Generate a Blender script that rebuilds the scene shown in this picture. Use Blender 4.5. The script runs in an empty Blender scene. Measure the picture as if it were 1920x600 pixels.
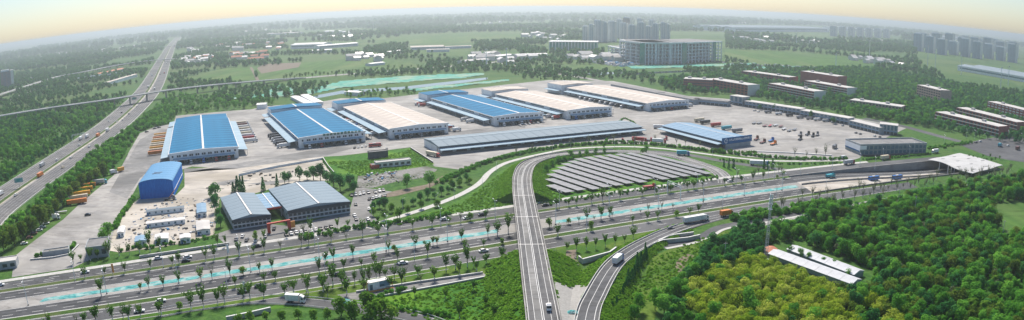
import bpy, bmesh, math, random
import numpy as np
from math import sin, cos, tan, atan, atan2, asin, hypot, radians, degrees, pi, sqrt, floor
from mathutils import Vector, Matrix, noise, geometry

random.seed(7)
SC = bpy.context.scene
COL = SC.collection

# ------------------------------------------------------------------ camera, sky, sun, exposure
CAM_H, FPX, PITCH, ROLL = 120.0, 1300.0, radians(12.7), radians(-0.55)
cd = bpy.data.cameras.new('camera')
cam = bpy.data.objects.new('camera', cd); COL.objects.link(cam); SC.camera = cam
cd.type = 'PANO'                                   # the photograph is a wide drone panorama with a bowed horizon
_pc = cd if hasattr(cd, 'panorama_type') else cd.cycles
_pc.panorama_type = 'FISHEYE_EQUISOLID'
_pc.fisheye_lens = FPX / 1920 * 36.0
_pc.fisheye_fov = radians(200)
cd.sensor_fit = 'HORIZONTAL'; cd.sensor_width = 36.0; cd.sensor_height = 11.25
cd.clip_start = 0.5; cd.clip_end = 120000
cam.location = (0, 0, CAM_H)
_r = Vector((1, 0, 0)); _u = Vector((0, sin(PITCH), cos(PITCH))); _f = Vector((0, cos(PITCH), -sin(PITCH)))
CR = _r * cos(ROLL) + _u * sin(ROLL); CU = _u * cos(ROLL) - _r * sin(ROLL)
cam.matrix_world = Matrix(((CR.x, CU.x, -_f.x, 0), (CR.y, CU.y, -_f.y, 0), (CR.z, CU.z, -_f.z, CAM_H), (0, 0, 0, 1)))

SUN_AZ, SUN_EL = radians(-6.0), radians(47.0)
world = bpy.data.worlds.new('World'); SC.world = world; world.use_nodes = True
_nt = world.node_tree; _bg = _nt.nodes['Background']
_sky = _nt.nodes.new('ShaderNodeTexSky'); _sky.sky_type = 'NISHITA'; _sky.sun_disc = False
_sky.sun_elevation = SUN_EL; _sky.sun_rotation = SUN_AZ
_sky.air_density = 1.0; _sky.dust_density = 0.8; _sky.ozone_density = 4.0; _sky.altitude = 50
_nt.links.new(_sky.outputs[0], _bg.inputs[0]); _bg.inputs[1].default_value = 0.076
sd = bpy.data.lights.new('sun', 'SUN'); sd.energy = 4.0; sd.angle = radians(12.0); sd.color = (1.0, 0.92, 0.82)
sun = bpy.data.objects.new('sun', sd); COL.objects.link(sun)
_sv = Vector((sin(SUN_AZ) * cos(SUN_EL), cos(SUN_AZ) * cos(SUN_EL), sin(SUN_EL)))
sun.rotation_euler = _sv.to_track_quat('Z', 'Y').to_euler(); sun.location = (0, 300, 400)
SC.view_settings.view_transform = 'Standard'; SC.view_settings.look = 'None'
SC.view_settings.gamma = 1.0; SC.view_settings.use_curve_mapping = False
SC.view_settings.exposure = 0.8
SC.render.engine = 'CYCLES'
SC.cycles.use_denoising = True
SC.cycles.max_bounces = 6; SC.cycles.diffuse_bounces = 2; SC.cycles.glossy_bounces = 2
SC.cycles.transmission_bounces = 2; SC.cycles.transparent_max_bounces = 6; SC.cycles.volume_bounces = 0
HAZE = 1.6e-4
SC.cycles.sample_clamp_indirect = 4.0; SC.cycles.use_adaptive_sampling = False

# ------------------------------------------------------------------ where a point of the photograph stands on the ground
def g(px, py, z=0.0):
    x, y = px - 960.0, 300.0 - py
    rr = hypot(x, y); th = 2 * asin(rr / 2 / FPX)
    d = _f * cos(th) + (CR * x + CU * y) / max(rr, 1e-9) * sin(th)
    t = (z - CAM_H) / d.z
    return Vector((d.x * t, d.y * t, z))
def G(pts, z=0.0): return [g(p[0], p[1], p[2] if len(p) > 2 else z) for p in pts]
RB, RC = 0.462336, -3.4769e-4          # main road: y = t / cos + RB x + RC x^2
RCOS = cos(atan(RB))
def road(x, t, z=0.0): return Vector((x, t / RCOS + RB * x + RC * x * x, z))
def rang(x): return atan(RB + 2 * RC * x)

# ------------------------------------------------------------------ materials
MATS = {}
def _new(name, rough, spec):
    m = bpy.data.materials.new(name); m.use_nodes = True
    b = m.node_tree.nodes['Principled BSDF']
    b.inputs['Roughness'].default_value = rough
    b.inputs['Specular IOR Level'].default_value = spec
    MATS[name] = m
    return m, m.node_tree, b
def pm(name, c1, c2=None, scale=0.3, rough=0.85, spec=0.25, metal=0.0, bump=0.0, detail=5.0, stretch=(1, 1, 1), lo=0.35, hi=0.65, c3=None, s3=0.02, slab=0):
    """colour mottled between c1 and c2 (and c3 at a second scale), optional fine relief"""
    m, nt, b = _new(name, rough, spec)
    b.inputs['Metallic'].default_value = metal
    N, L = nt.nodes, nt.links
    if c2 is None:
        c2 = tuple(min(1, v * 1.12) for v in c1); 
    tc = N.new('ShaderNodeTexCoord'); mp = N.new('ShaderNodeMapping'); mp.inputs['Scale'].default_value = stretch
    L.new(tc.outputs['Object'], mp.inputs[0])
    n = N.new('ShaderNodeTexNoise'); n.inputs['Scale'].default_value = scale; n.inputs['Detail'].default_value = detail
    n.inputs['Roughness'].default_value = 0.62
    L.new(mp.outputs[0], n.inputs['Vector'])
    r = N.new('ShaderNodeValToRGB'); r.color_ramp.elements[0].position = lo; r.color_ramp.elements[1].position = hi
    r.color_ramp.elements[0].color = (*c1, 1); r.color_ramp.elements[1].color = (*c2, 1)
    L.new(n.outputs['Fac'], r.inputs[0]); out = r.outputs[0]
    if c3:
        n3 = N.new('ShaderNodeTexNoise'); n3.inputs['Scale'].default_value = s3; n3.inputs['Detail'].default_value = 3
        L.new(mp.outputs[0], n3.inputs['Vector'])
        r3 = N.new('ShaderNodeValToRGB'); r3.color_ramp.elements[0].position = .45; r3.color_ramp.elements[1].position = .62
        L.new(n3.outputs['Fac'], r3.inputs[0])
        mx = N.new('ShaderNodeMix'); mx.data_type = 'RGBA'; L.new(r3.outputs[0], mx.inputs[0]); L.new(out, mx.inputs[6]); mx.inputs[7].default_value = (*c3, 1)
        out = mx.outputs[2]
    L.new(out, b.inputs['Base Color'])
    if slab:
        v = N.new('ShaderNodeTexVoronoi'); v.inputs['Scale'].default_value = slab; v.inputs['Randomness'].default_value = .35; v.distance = 'CHEBYCHEV'
        m2 = N.new('ShaderNodeMapping'); m2.inputs['Rotation'].default_value = (0, 0, radians(27)); m2.inputs['Scale'].default_value = (1, 1.7, 1)
        L.new(tc.outputs['Object'], m2.inputs[0]); L.new(m2.outputs[0], v.inputs['Vector'])
        n4 = N.new('ShaderNodeTexNoise'); n4.inputs['Scale'].default_value = .06; n4.inputs['Detail'].default_value = 9; n4.inputs['Roughness'].default_value = .75; n4.inputs['Distortion'].default_value = 1.5
        m3 = N.new('ShaderNodeMapping'); m3.inputs['Rotation'].default_value = (0, 0, radians(-27)); m3.inputs['Scale'].default_value = (.35, 1.6, 1)
        L.new(tc.outputs['Object'], m3.inputs[0]); L.new(m3.outputs[0], n4.inputs['Vector'])
        r4 = N.new('ShaderNodeValToRGB'); r4.color_ramp.elements[0].position = .36; r4.color_ramp.elements[0].color = (.66, .65, .64, 1); r4.color_ramp.elements[1].position = .5; r4.color_ramp.elements[1].color = (1, 1, 1, 1)
        L.new(n4.outputs['Fac'], r4.inputs[0])
        hs = N.new('ShaderNodeSeparateColor'); L.new(v.outputs['Color'], hs.inputs[0])
        r5 = N.new('ShaderNodeValToRGB'); r5.color_ramp.elements[0].color = (.86, .86, .87, 1); r5.color_ramp.elements[1].color = (1.06, 1.05, 1.03, 1); L.new(hs.outputs[0], r5.inputs[0])
        for col in (r4.outputs[0], r5.outputs[0]):
            mx = N.new('ShaderNodeMix'); mx.data_type = 'RGBA'; mx.blend_type = 'MULTIPLY'; mx.inputs[0].default_value = 1; L.new(out, mx.inputs[6]); L.new(col, mx.inputs[7]); out = mx.outputs[2]
        L.new(out, b.inputs['Base Color'])
    if bump:
        bp = N.new('ShaderNodeBump'); bp.inputs['Strength'].default_value = bump; bp.inputs['Distance'].default_value = 0.3
        L.new(n.outputs['Fac'], bp.inputs['Height']); L.new(bp.outputs[0], b.inputs['Normal'])
    return m
def painted(name, rough=0.35, spec=0.4):
    """paint whose colour is the object's own colour, with a little dirt"""
    m, nt, b = _new(name, rough, spec); N, L = nt.nodes, nt.links
    oi = N.new('ShaderNodeObjectInfo'); n = N.new('ShaderNodeTexNoise'); n.inputs['Scale'].default_value = 0.8; n.inputs['Detail'].default_value = 4
    tc = N.new('ShaderNodeTexCoord'); L.new(tc.outputs['Object'], n.inputs['Vector'])
    r = N.new('ShaderNodeValToRGB'); r.color_ramp.elements[0].color = (.78, .76, .72, 1); r.color_ramp.elements[1].color = (1, 1, 1, 1)
    r.color_ramp.elements[0].position = .3; r.color_ramp.elements[1].position = .6
    L.new(n.outputs['Fac'], r.inputs[0])
    mx = N.new('ShaderNodeMix'); mx.data_type = 'RGBA'; mx.blend_type = 'MULTIPLY'; mx.inputs[0].default_value = 1
    L.new(oi.outputs['Color'], mx.inputs[6]); L.new(r.outputs[0], mx.inputs[7]); L.new(mx.outputs[2], b.inputs['Base Color'])
    return m
def leafm(name, a, b_, c, trans=0.5):
    """foliage: hue varies tree by tree and leaf clump by leaf clump"""
    m = bpy.data.materials.new(name); m.use_nodes = True; nt = m.node_tree; N, L = nt.nodes, nt.links
    N.remove(N['Principled BSDF']); MATS[name] = m
    oi = N.new('ShaderNodeObjectInfo'); geo = N.new('ShaderNodeNewGeometry')
    r = N.new('ShaderNodeValToRGB'); e = r.color_ramp.elements
    e[0].color = (*a, 1); e[1].color = (*c, 1); k = e.new(.5); k.color = (*b_, 1)
    ad = N.new('ShaderNodeMath'); ad.operation = 'MULTIPLY_ADD'; ad.inputs[1].default_value = .55
    m2 = N.new('ShaderNodeMath'); m2.operation = 'MULTIPLY'; m2.inputs[1].default_value = .45
    L.new(geo.outputs['Random Per Island'], m2.inputs[0]); L.new(oi.outputs['Random'], ad.inputs[0]); L.new(m2.outputs[0], ad.inputs[2])
    L.new(ad.outputs[0], r.inputs[0])
    d = N.new('ShaderNodeBsdfDiffuse'); t = N.new('ShaderNodeBsdfTranslucent'); mx = N.new('ShaderNodeMixShader'); mx.inputs[0].default_value = trans
    L.new(r.outputs[0], d.inputs[0]); L.new(r.outputs[0], t.inputs[0]); L.new(d.outputs[0], mx.inputs[1]); L.new(t.outputs[0], mx.inputs[2])
    L.new(mx.outputs[0], N['Material Output'].inputs[0])
    return m

def ground_mat():
    m, nt, b = _new('meadow', 0.95, 0.1); N, L = nt.nodes, nt.links
    geo = N.new('ShaderNodeNewGeometry'); P = geo.outputs['Position']
    def nz(scale, det=5, rgh=.6):
        n = N.new('ShaderNodeTexNoise'); n.inputs['Scale'].default_value = scale; n.inputs['Detail'].default_value = det; n.inputs['Roughness'].default_value = rgh
        L.new(P, n.inputs['Vector']); return n.outputs['Fac']
    def ramp(inp, stops):
        r = N.new('ShaderNodeValToRGB'); e = r.color_ramp.elements
        e[0].position, e[0].color = stops[0][0], (*stops[0][1], 1); e[1].position, e[1].color = stops[-1][0], (*stops[-1][1], 1)
        for p, c in stops[1:-1]: k = e.new(p); k.color = (*c, 1)
        L.new(inp, r.inputs[0]); return r.outputs[0]
    def mix(f, a, c, mode='MIX'):
        x = N.new('ShaderNodeMix'); x.data_type = 'RGBA'; x.blend_type = mode
        if hasattr(f, 'is_linked'): L.new(f, x.inputs[0])
        else: x.inputs[0].default_value = f
        L.new(a, x.inputs[6]); L.new(c, x.inputs[7]); return x.outputs[2]
    fine = ramp(nz(.22, 8, .7), [(.32, (.018, .060, .010)), (.5, (.042, .12, .020)), (.68, (.09, .18, .035))])
    v = N.new('ShaderNodeTexVoronoi'); v.inputs['Scale'].default_value = .0045; v.feature = 'F1'; v.inputs['Randomness'].default_value = .9
    mp = N.new('ShaderNodeMapping'); mp.inputs['Rotation'].default_value = (0, 0, radians(27)); mp.inputs['Scale'].default_value = (1, 1.8, 1)
    L.new(P, mp.inputs[0]); L.new(mp.outputs[0], v.inputs['Vector'])
    sep = N.new('ShaderNodeSeparateColor'); L.new(v.outputs['Color'], sep.inputs[0])
    field = ramp(sep.outputs[0], [(0, (.03, .075, .03)), (.3, (.055, .12, .04)), (.55, (.085, .15, .05)), (.75, (.13, .16, .075)), (1, (.045, .10, .04))])
    far = mix(.45, field, fine)
    dist = N.new('ShaderNodeVectorMath'); dist.operation = 'LENGTH'; L.new(P, dist.inputs[0])
    mr = N.new('ShaderNodeMapRange'); mr.inputs[1].default_value = 800; mr.inputs[2].default_value = 1500; L.new(dist.outputs['Value'], mr.inputs[0])
    col = mix(mr.outputs[0], fine, far)
    patch = ramp(nz(.02, 4), [(.42, (0, 0, 0)), (.6, (1, 1, 1))])
    col2 = mix(.5, col, ramp(nz(1.1, 4), [(.35, (.05, .10, .02)), (.65, (.13, .19, .05))]))
    x = N.new('ShaderNodeMix'); x.data_type = 'RGBA'; L.new(patch, x.inputs[0]); L.new(col, x.inputs[6]); L.new(col2, x.inputs[7])
    L.new(x.outputs[2], b.inputs['Base Color'])
    bp = N.new('ShaderNodeBump'); bp.inputs['Strength'].default_value = .8; bp.inputs['Distance'].default_value = .5
    L.new(nz(.7, 6, .7), bp.inputs['Height']); L.new(bp.outputs[0], b.inputs['Normal'])
    return m

ground_mat()
pm('asphalt', (.072, .075, .080), (.108, .111, .116), .6, .9, .2, bump=.05, c3=(.135, .138, .142), s3=.015, slab=.11)
pm('asphalt_dark', (.052, .055, .060), (.085, .088, .094), .5, .9, .2, c3=(.105, .108, .113), s3=.02, slab=.09)
pm('asphalt_worn', (.042, .044, .048), (.075, .077, .082), .35, .9, .2, stretch=(.15, 1, 1), c3=(.10, .102, .106), s3=.06)
pm('asphalt_pale', (.105, .107, .110), (.15, .15, .152), .35, .9, .15, stretch=(1, .25, 1), c3=(.18, .176, .172), s3=.05, slab=.11)
pm('concrete', (.31, .30, .285), (.40, .39, .37), .15, .9, .2, c3=(.265, .258, .245), s3=.018, slab=.075)
pm('concrete_warm', (.45, .415, .36), (.55, .51, .45), .12, .9, .2, c3=(.37, .335, .28), s3=.03, slab=.075)
pm('concrete_grey', (0.205, 0.205, 0.201), (0.295, 0.291, 0.283), .2, .9, .2, c3=(0.164, 0.164, 0.160), s3=.02, slab=.075)
pm('kerb', (0.410, 0.402, 0.377), (0.508, 0.500, 0.476), .4)
pm('white_paint', (0.558, 0.558, 0.541), (0.656, 0.656, 0.640), .8, .7)
pm('grass', (.03, .095, .010), (.085, .20, .025), .45, .95, .1, bump=.6, detail=8, c3=(.065, .16, .02), s3=.05)
pm('grass_rich', (.018, .085, .009), (.065, .19, .02), .4, .95, .1, bump=.9, detail=9, c3=(.11, .23, .02), s3=.03)
pm('grass_olive', (.055, .11, .012), (.12, .185, .03), .5, .95, .1, bump=.6, detail=8, c3=(.045, .115, .012), s3=.06)
pm('verge_grass', (.028, .07, .012), (.07, .125, .026), .5, .95, .1, bump=.6, detail=8, c3=(.09, .11, .04), s3=.08)
pm('field_green', (.045, .12, .022), (.085, .175, .035), .08, .95, .1, stretch=(1, .12, 1), detail=7, c3=(.11, .17, .05), s3=.012, slab=.011)
pm('soil', (0.139, 0.111, 0.082), (0.230, 0.193, 0.148), .3, .95, .1, bump=.4)
pm('gravel', (0.180, 0.176, 0.168), (0.295, 0.287, 0.271), .5, .95, .1, bump=.4, detail=9, c3=(0.131, 0.139, 0.107), s3=.06)
pm('stone_paving', (0.271, 0.262, 0.246), (0.361, 0.353, 0.328), .9, .9)
pm('teal_net', (.04, .27, .27), (.13, .40, .39), .45, .8, .12, bump=.6, detail=9, c3=(.30, .44, .42), s3=.22)
pm('green_net', (.02, .22, .165), (.07, .38, .28), .12, .8, .2, bump=.5, detail=8, c3=(.2, .32, .22), s3=.03)
pm('roof_blue', (.008, .125, .26), (.022, .20, .38), .05, .8, .08, stretch=(.25, 3.0, 1), detail=6, slab=.07)
pm('roof_blue_pale', (0.180, 0.295, 0.410), (0.271, 0.385, 0.492), .06, .8, .08, stretch=(.3, 3.0, 1), detail=6)
pm('roof_cream', (.54, .48, .42), (.62, .56, .50), .05, .8, .08, stretch=(.4, 2.5, 1), detail=6, slab=.08)
pm('roof_grey', (0.205, 0.258, 0.299), (0.271, 0.328, 0.365), .06, .8, .08, stretch=(.4, 2.0, 1), detail=6)
pm('roof_slate', (.20, .26, .31), (.26, .325, .37), .06, .8, .08, stretch=(.4, 2.0, 1), detail=6)
pm('barn_blue', (.008, .125, .46), (.016, .17, .56), .3, .7, .1, stretch=(4, 1, 1))
pm('barn_roof', (.10, .26, .44), (.14, .32, .52), .12, .7, .1, stretch=(.4, 3, 1))
pm('skylight', (0.607, 0.574, 0.541), (0.697, 0.672, 0.640), .2, .4, .4)
pm('wall_white', (.66, .69, .70), (.80, .82, .82), .15, .75)
pm('wall_grey', (0.279, 0.303, 0.320), (0.377, 0.402, 0.410), .2, .8)
pm('wall_slate', (.20, .24, .255), (.28, .32, .33), .2, .8)
pm('wall_dark', (.045, .055, .065), (.08, .09, .10), .3, .7)
pm('awning', (0.279, 0.394, 0.476), (0.377, 0.476, 0.541), .08, .8, .08, stretch=(.5, 3, 1))
pm('brick', (.27, .075, .055), (.38, .12, .09), .25, .9)
pm('brick_pale', (.38, .25, .20), (.48, .34, .28), .25, .9)
pm('stucco_pale', (.62, .60, .56), (.74, .72, .68), .12, .85)
pm('tower_wall', (.72, .75, .75), (.80, .82, .81), .05, .85)
pm('tower_glass', (.16, .23, .28), (.24, .31, .36), .3, .3, .3)
pm('tower_blue', (.30, .44, .50), (.40, .54, .60), .05, .7)
pm('flat_roof', (0.451, 0.435, 0.410), (0.574, 0.558, 0.533), .1, .9)
pm('felt_roof', (.17, .17, .17), (.26, .255, .25), .15, .9)
pm('tile_roof', (.42, .17, .10), (.55, .25, .16), .2, .85)
pm('glass_dark', (.02, .035, .045), (.05, .07, .085), .3, .15, .5)
pm('glass_blue', (.05, .12, .17), (.09, .18, .23), .3, .15, .5)
pm('steel', (0.451, 0.459, 0.467), (0.541, 0.549, 0.558), .6, .45, .4)
pm('dark_steel', (.06, .06, .065), (.10, .10, .105), .6, .6, .3)
pm('rubber', (.02, .02, .021), (.035, .035, .036), 2, .9)
pm('bark', (.08, .065, .05), (.14, .115, .09), 2, .95)
pm('limewash', (.6, .6, .57), (.7, .7, .67), 2, .9)
pm('red_paint', (.42, .05, .035), (.52, .08, .05), .5, .6)
pm('orange_paint', (.62, .24, .05), (.72, .32, .08), .5, .6)
pm('blue_sign', (.006, .10, .27), (.012, .13, .32), .2, .6, .1)
pm('sign_white', (.78, .80, .82), (.86, .87, .88), .3, .5)
pm('sign_green', (.012, .13, .07), (.02, .18, .10), .3, .6)
pm('panel_solar', (.205, .208, .216), (.265, .267, .274), .3, .55, .12)
pm('membrane', (.42, .42, .41), (.52, .52, .51), .12, .75)
pm('plastic_sheet', (.42, .43, .45), (.56, .57, .59), .15, .6, .2)
pm('pond', (.02, .03, .03), (.03, .04, .04), .1, .06, .5)
painted('paint'); painted('canvas', .8, .2)
leafm('leaf_green', (0.047, 0.182, 0.022), (0.112, 0.332, 0.041), (0.262, 0.540, 0.079))
leafm('leaf_dark', (0.026, 0.135, 0.039), (0.057, 0.225, 0.057), (0.126, 0.341, 0.081))
leafm('leaf_road', (0.041, 0.132, 0.018), (0.081, 0.207, 0.030), (0.172, 0.299, 0.046))
leafm('leaf_yellow', (.15, .29, .018), (.33, .45, .036), (.64, .67, .16))
leafm('leaf_olive', (.065, .135, .018), (.12, .20, .03), (.21, .29, .05))
leafm('leaf_bright', (.085, .21, .025), (.16, .32, .04), (.26, .43, .07))
leafm('leaf_grey', (.10, .14, .07), (.16, .20, .11), (.24, .26, .17))
leafm('leaf_grass', (.10, .26, .018), (.17, .36, .035), (.26, .45, .055))
leafm('leaf_far', (0.040, 0.143, 0.040), (0.078, 0.225, 0.056), (0.147, 0.318, 0.081))

# ------------------------------------------------------------------ mesh helpers
class MB:
    def __init__(s): s.v, s.f, s.m = [], [], []
    def add(s, vs, fs, mi=0):
        o = len(s.v); s.v += [tuple(p) for p in vs]; s.f += [tuple(i + o for i in f) for f in fs]; s.m += [mi] * len(fs); return s
    def box(s, x0, x1, y0, y1, z0, z1, mi=0):
        return s.add([(x0, y0, z0), (x1, y0, z0), (x1, y1, z0), (x0, y1, z0), (x0, y0, z1), (x1, y0, z1), (x1, y1, z1), (x0, y1, z1)],
                     [(3, 2, 1, 0), (4, 5, 6, 7), (0, 1, 5, 4), (1, 2, 6, 5), (2, 3, 7, 6), (3, 0, 4, 7)], mi)
    def hexa(s, b, t, mi=0):
        return s.add(list(b) + list(t), [(3, 2, 1, 0), (4, 5, 6, 7), (0, 1, 5, 4), (1, 2, 6, 5), (2, 3, 7, 6), (3, 0, 4, 7)], mi)
    def prism(s, poly, z0, z1, mi=0):
        n = len(poly)
        vs = [(p[0], p[1], z0) for p in poly] + [(p[0], p[1], z1) for p in poly]
        return s.add(vs, [tuple(range(n))[::-1], tuple(range(n, 2 * n))] + [(i, (i + 1) % n, n + (i + 1) % n, n + i) for i in range(n)], mi)
    def xprism(s, prof, y0, y1, mi=0):                    # profile in x,z pushed along y
        n = len(prof); vs = [(p[0], y0, p[1]) for p in prof] + [(p[0], y1, p[1]) for p in prof]
        return s.add(vs, [tuple(range(n)), tuple(range(n, 2 * n))[::-1]] + [(i, n + i, n + (i + 1) % n, (i + 1) % n) for i in range(n)], mi)
    def yprism(s, prof, x0, x1, mi=0):                    # profile in y,z pushed along x
        n = len(prof); vs = [(x0, p[0], p[1]) for p in prof] + [(x1, p[0], p[1]) for p in prof]
        return s.add(vs, [tuple(range(n))[::-1], tuple(range(n, 2 * n))] + [(i, (i + 1) % n, n + (i + 1) % n, n + i) for i in range(n)], mi)
    def tube(s, a, b, r0, r1, n=6, mi=0, cap=True):
        a, b = Vector(a), Vector(b); d = (b - a).normalized(); q = d.orthogonal().normalized(); w = d.cross(q)
        vs = [a + (q * cos(2 * pi * i / n) + w * sin(2 * pi * i / n)) * r0 for i in range(n)] + [b + (q * cos(2 * pi * i / n) + w * sin(2 * pi * i / n)) * r1 for i in range(n)]
        fs = [(i, (i + 1) % n, n + (i + 1) % n, n + i) for i in range(n)]
        if cap: fs += [tuple(range(n))[::-1], tuple(range(n, 2 * n))]
        return s.add(vs, fs, mi)
    def mesh(s, name, *mats):
        me = bpy.data.meshes.new(name); me.from_pydata(s.v, [], s.f)
        for k in mats: me.materials.append(MATS[k])
        if any(s.m): me.polygons.foreach_set('material_index', s.m)
        me.update(); return me
def link(name, me, parent=None, loc=(0, 0, 0), rz=0.0, scale=None):
    o = bpy.data.objects.new(name, me); COL.objects.link(o)
    if parent is not None: o.parent = parent
    o.location = loc
    if rz: o.rotation_euler = (0, 0, rz)
    if scale is not None: o.scale = scale if hasattr(scale, '__len__') else (scale,) * 3
    return o
def part(name, mb, mats, parent, loc=(0, 0, 0), rz=0.0):
    return link(name, mb.mesh(name, *((mats,) if isinstance(mats, str) else mats)), parent, loc, rz)
def tag(o, label, cat=None, group=None, kind=None):
    o['label'] = label
    if cat: o['category'] = cat
    if group: o['group'] = group
    if kind: o['kind'] = kind
    return o
def thing(name, label, cat, loc=(0, 0, 0), rz=0.0, group=None, scale=None):
    o = bpy.data.objects.new(name, None); COL.objects.link(o); o.location = loc; o.rotation_euler = (0, 0, rz)
    o.empty_display_size = 0.5
    if scale is not None: o.scale = (scale,) * 3
    return tag(o, label, cat, group)
def struct(name, mb, mats, label, loc=(0, 0, 0), rz=0.0):
    o = part(name, mb, mats, None, loc, rz); o['kind'] = 'structure'; o['label'] = label; return o
def sheet(poly, z):                                      # a flat polygon
    tri = geometry.tessellate_polygon([[Vector((p.x, p.y, 0)) for p in poly]])
    mb = MB(); mb.v = [(p.x, p.y, z) for p in poly]
    for t in tri:
        a, b, c = (Vector(mb.v[i]) for i in t)
        t = tuple(t); mb.f.append(t if (b - a).cross(c - a).z > 0 else t[::-1]); mb.m.append(0)
    return mb
def smooth(pts, n=8):                                    # Catmull-Rom through points
    out = []
    for i in range(len(pts) - 1):
        p0, p1, p2, p3 = pts[max(i - 1, 0)], pts[i], pts[i + 1], pts[min(i + 2, len(pts) - 1)]
        for k in range(n):
            t = k / n
            out.append(.5 * ((2 * p1) + (p2 - p0) * t + (2 * p0 - 5 * p1 + 4 * p2 - p3) * t * t + (3 * p1 - p0 - 3 * p2 + p3) * t ** 3))
    return out + [pts[-1]]
def normals(path):
    ns = []
    for i in range(len(path)):
        d = path[min(i + 1, len(path) - 1)] - path[max(i - 1, 0)]; d.z = 0; d.normalize(); ns.append(Vector((d.y, -d.x, 0)))
    return ns                                            # to the right of travel
def ribbon(path, o0, o1, dz=0.0, mb=None, mi=0, thick=0.0):
    mb = mb or MB(); ns = normals(path); n = len(path)
    A = [p + k * o0 + Vector((0, 0, dz)) for p, k in zip(path, ns)]; B = [p + k * o1 + Vector((0, 0, dz)) for p, k in zip(path, ns)]
    mb.add(A + B, [(i, n + i, n + i + 1, i + 1) for i in range(n - 1)], mi)
    if thick:
        dn = Vector((0, 0, thick))
        mb.add([p - dn for p in A] + A + [p - dn for p in B] + B,
               [(i, n + i, n + i + 1, i + 1) for i in range(n - 1)] + [(2 * n + i, 2 * n + i + 1, 3 * n + i + 1, 3 * n + i) for i in range(n - 1)] + [(i, i + 1, 2 * n + i + 1, 2 * n + i) for i in range(n - 1)]
               + [(0, 2 * n, 3 * n, n), (n - 1, 2 * n - 1, 4 * n - 1, 3 * n - 1)], mi)
    return mb
def inside(p, poly):
    c = False; j = len(poly) - 1
    for i in range(len(poly)):
        a, b = poly[i], poly[j]
        if (a.y > p.y) != (b.y > p.y) and p.x < (b.x - a.x) * (p.y - a.y) / (b.y - a.y) + a.x: c = not c
        j = i
    return c
def scatter(poly, step, jit=.45, keep=None, rnd=random):
    xs = [p.x for p in poly]; ys = [p.y for p in poly]; out = []; y = min(ys); k = 0
    while y < max(ys):
        x = min(xs) + (step / 2 if k % 2 else 0)
        while x < max(xs):
            p = Vector((x + rnd.uniform(-jit, jit) * step, y + rnd.uniform(-jit, jit) * step, 0))
            if inside(p, poly) and (keep is None or keep(p)): out.append(p)
            x += step
        y += step * .87; k += 1
    return out
ORD = ['first', 'second', 'third', 'fourth', 'fifth', 'sixth', 'seventh', 'eighth', 'ninth', 'tenth', 'eleventh', 'twelfth', 'thirteenth', 'fourteenth', 'fifteenth', 'sixteenth', 'seventeenth', 'eighteenth', 'nineteenth']
TENS = ['', '', 'twenty', 'thirty', 'forty', 'fifty', 'sixty', 'seventy', 'eighty', 'ninety']
def ordn(i):                                             # 0 -> first
    if i < 19: return ORD[i]
    t, u = divmod(i + 1, 10)
    if t >= 10: return 'hundred-' + ordn(i - 100) if i >= 100 else 'hundredth'
    return TENS[t][:-1] + 'ieth' if u == 0 else TENS[t] + '-' + ORD[u - 1]
# ------------------------------------------------------------------ ground, with the cutting of the underpass left open
TX0, TX1 = 205.0, 430.0                                   # the cutting along the road
TS, TN = 309.5, 350.5
def tz(x):
    k = min(1, max(0, (x - TX0) / 165.0)); return -6.0 * k * k * (3 - 2 * k)
def frange(a, b, n): return [a + (b - a) * i / n for i in range(n + 1)]
hole = [road(x, TS) for x in frange(TX0, TX1, 24)] + [road(x, TN) for x in frange(TX1, TX0, 24)]
GE = 45000.0
outer = [Vector((-GE, -GE, 0)), Vector((GE, -GE, 0)), Vector((GE, GE, 0)), Vector((-GE, GE, 0))]
_all = outer + hole
_tri = geometry.tessellate_polygon([outer, hole])
_mb = MB(); _mb.v = [tuple(p) for p in _all]
for t in _tri:
    a, b, c = (Vector(_mb.v[i]) for i in t); t = tuple(t)
    _mb.f.append(t if (b - a).cross(c - a).z > 0 else t[::-1]); _mb.m.append(0)
struct('ground', _mb, 'meadow', 'green meadow and farmland plain reaching the horizon')

def flat(name, px, z, mat, label):
    return struct(name, sheet(G(px), z), mat, label)
# paved yards
flat('logistics_yard', [(255, 345), (360, 312), (450, 318), (610, 298), (640, 292), (770, 276), (815, 312), (862, 318), (905, 301), (960, 285), (1060, 271), (1120, 268), (1240, 271), (1330, 281), (1400, 294),
     (1480, 298), (1590, 303), (1612, 296), (1640, 268), (1700, 240), (1640, 228), (1560, 214), (1440, 193), (1370, 186), (1290, 180), (1150, 152), (1030, 150), (900, 164), (790, 176), (720, 184), (640, 184), (595, 192),
     (500, 199), (470, 205), (430, 208), (330, 217), (325, 232), (290, 238), (262, 250), (240, 288)], .03, 'concrete', 'pale concrete yard between the long warehouses')
flat('truck_park', [(22, 520), (135, 503), (205, 470), (214, 430), (238, 385), (262, 340), (255, 345), (240, 288), (262, 250), (228, 312), (212, 330), (150, 382), (118, 412), (70, 447), (28, 480)], .05, 'concrete', 'pale concrete truck park west of the blue barn')
flat('wheel_lane', [(205, 360), (240, 300), (262, 262), (300, 242), (318, 242), (300, 300), (262, 335), (238, 372)], .07, 'concrete_grey', 'worn grey wheel lane on the western truck park')
flat('yard_road', [(345, 316), (448, 316), (610, 292), (700, 268), (870, 255), (985, 240), (985, 232), (860, 246), (700, 258), (610, 277), (448, 306), (345, 324)], .07, 'concrete_grey', 'grey roadway in front of the warehouse fronts')
flat('storage_yard', [(346, 350), (346, 317), (450, 311), (606, 294), (628, 328), (616, 338), (508, 354), (480, 362), (410, 370), (398, 362)], .05, 'concrete_warm', 'cream concrete storage yard behind the factory roofs')
flat('building_site', [(205, 470), (214, 430), (238, 390), (262, 372), (330, 366), (346, 350), (398, 362), (412, 372), (402, 440), (335, 458), (226, 474)], .09, 'concrete_warm', 'cream dusty building site beside the blue barn')
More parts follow.
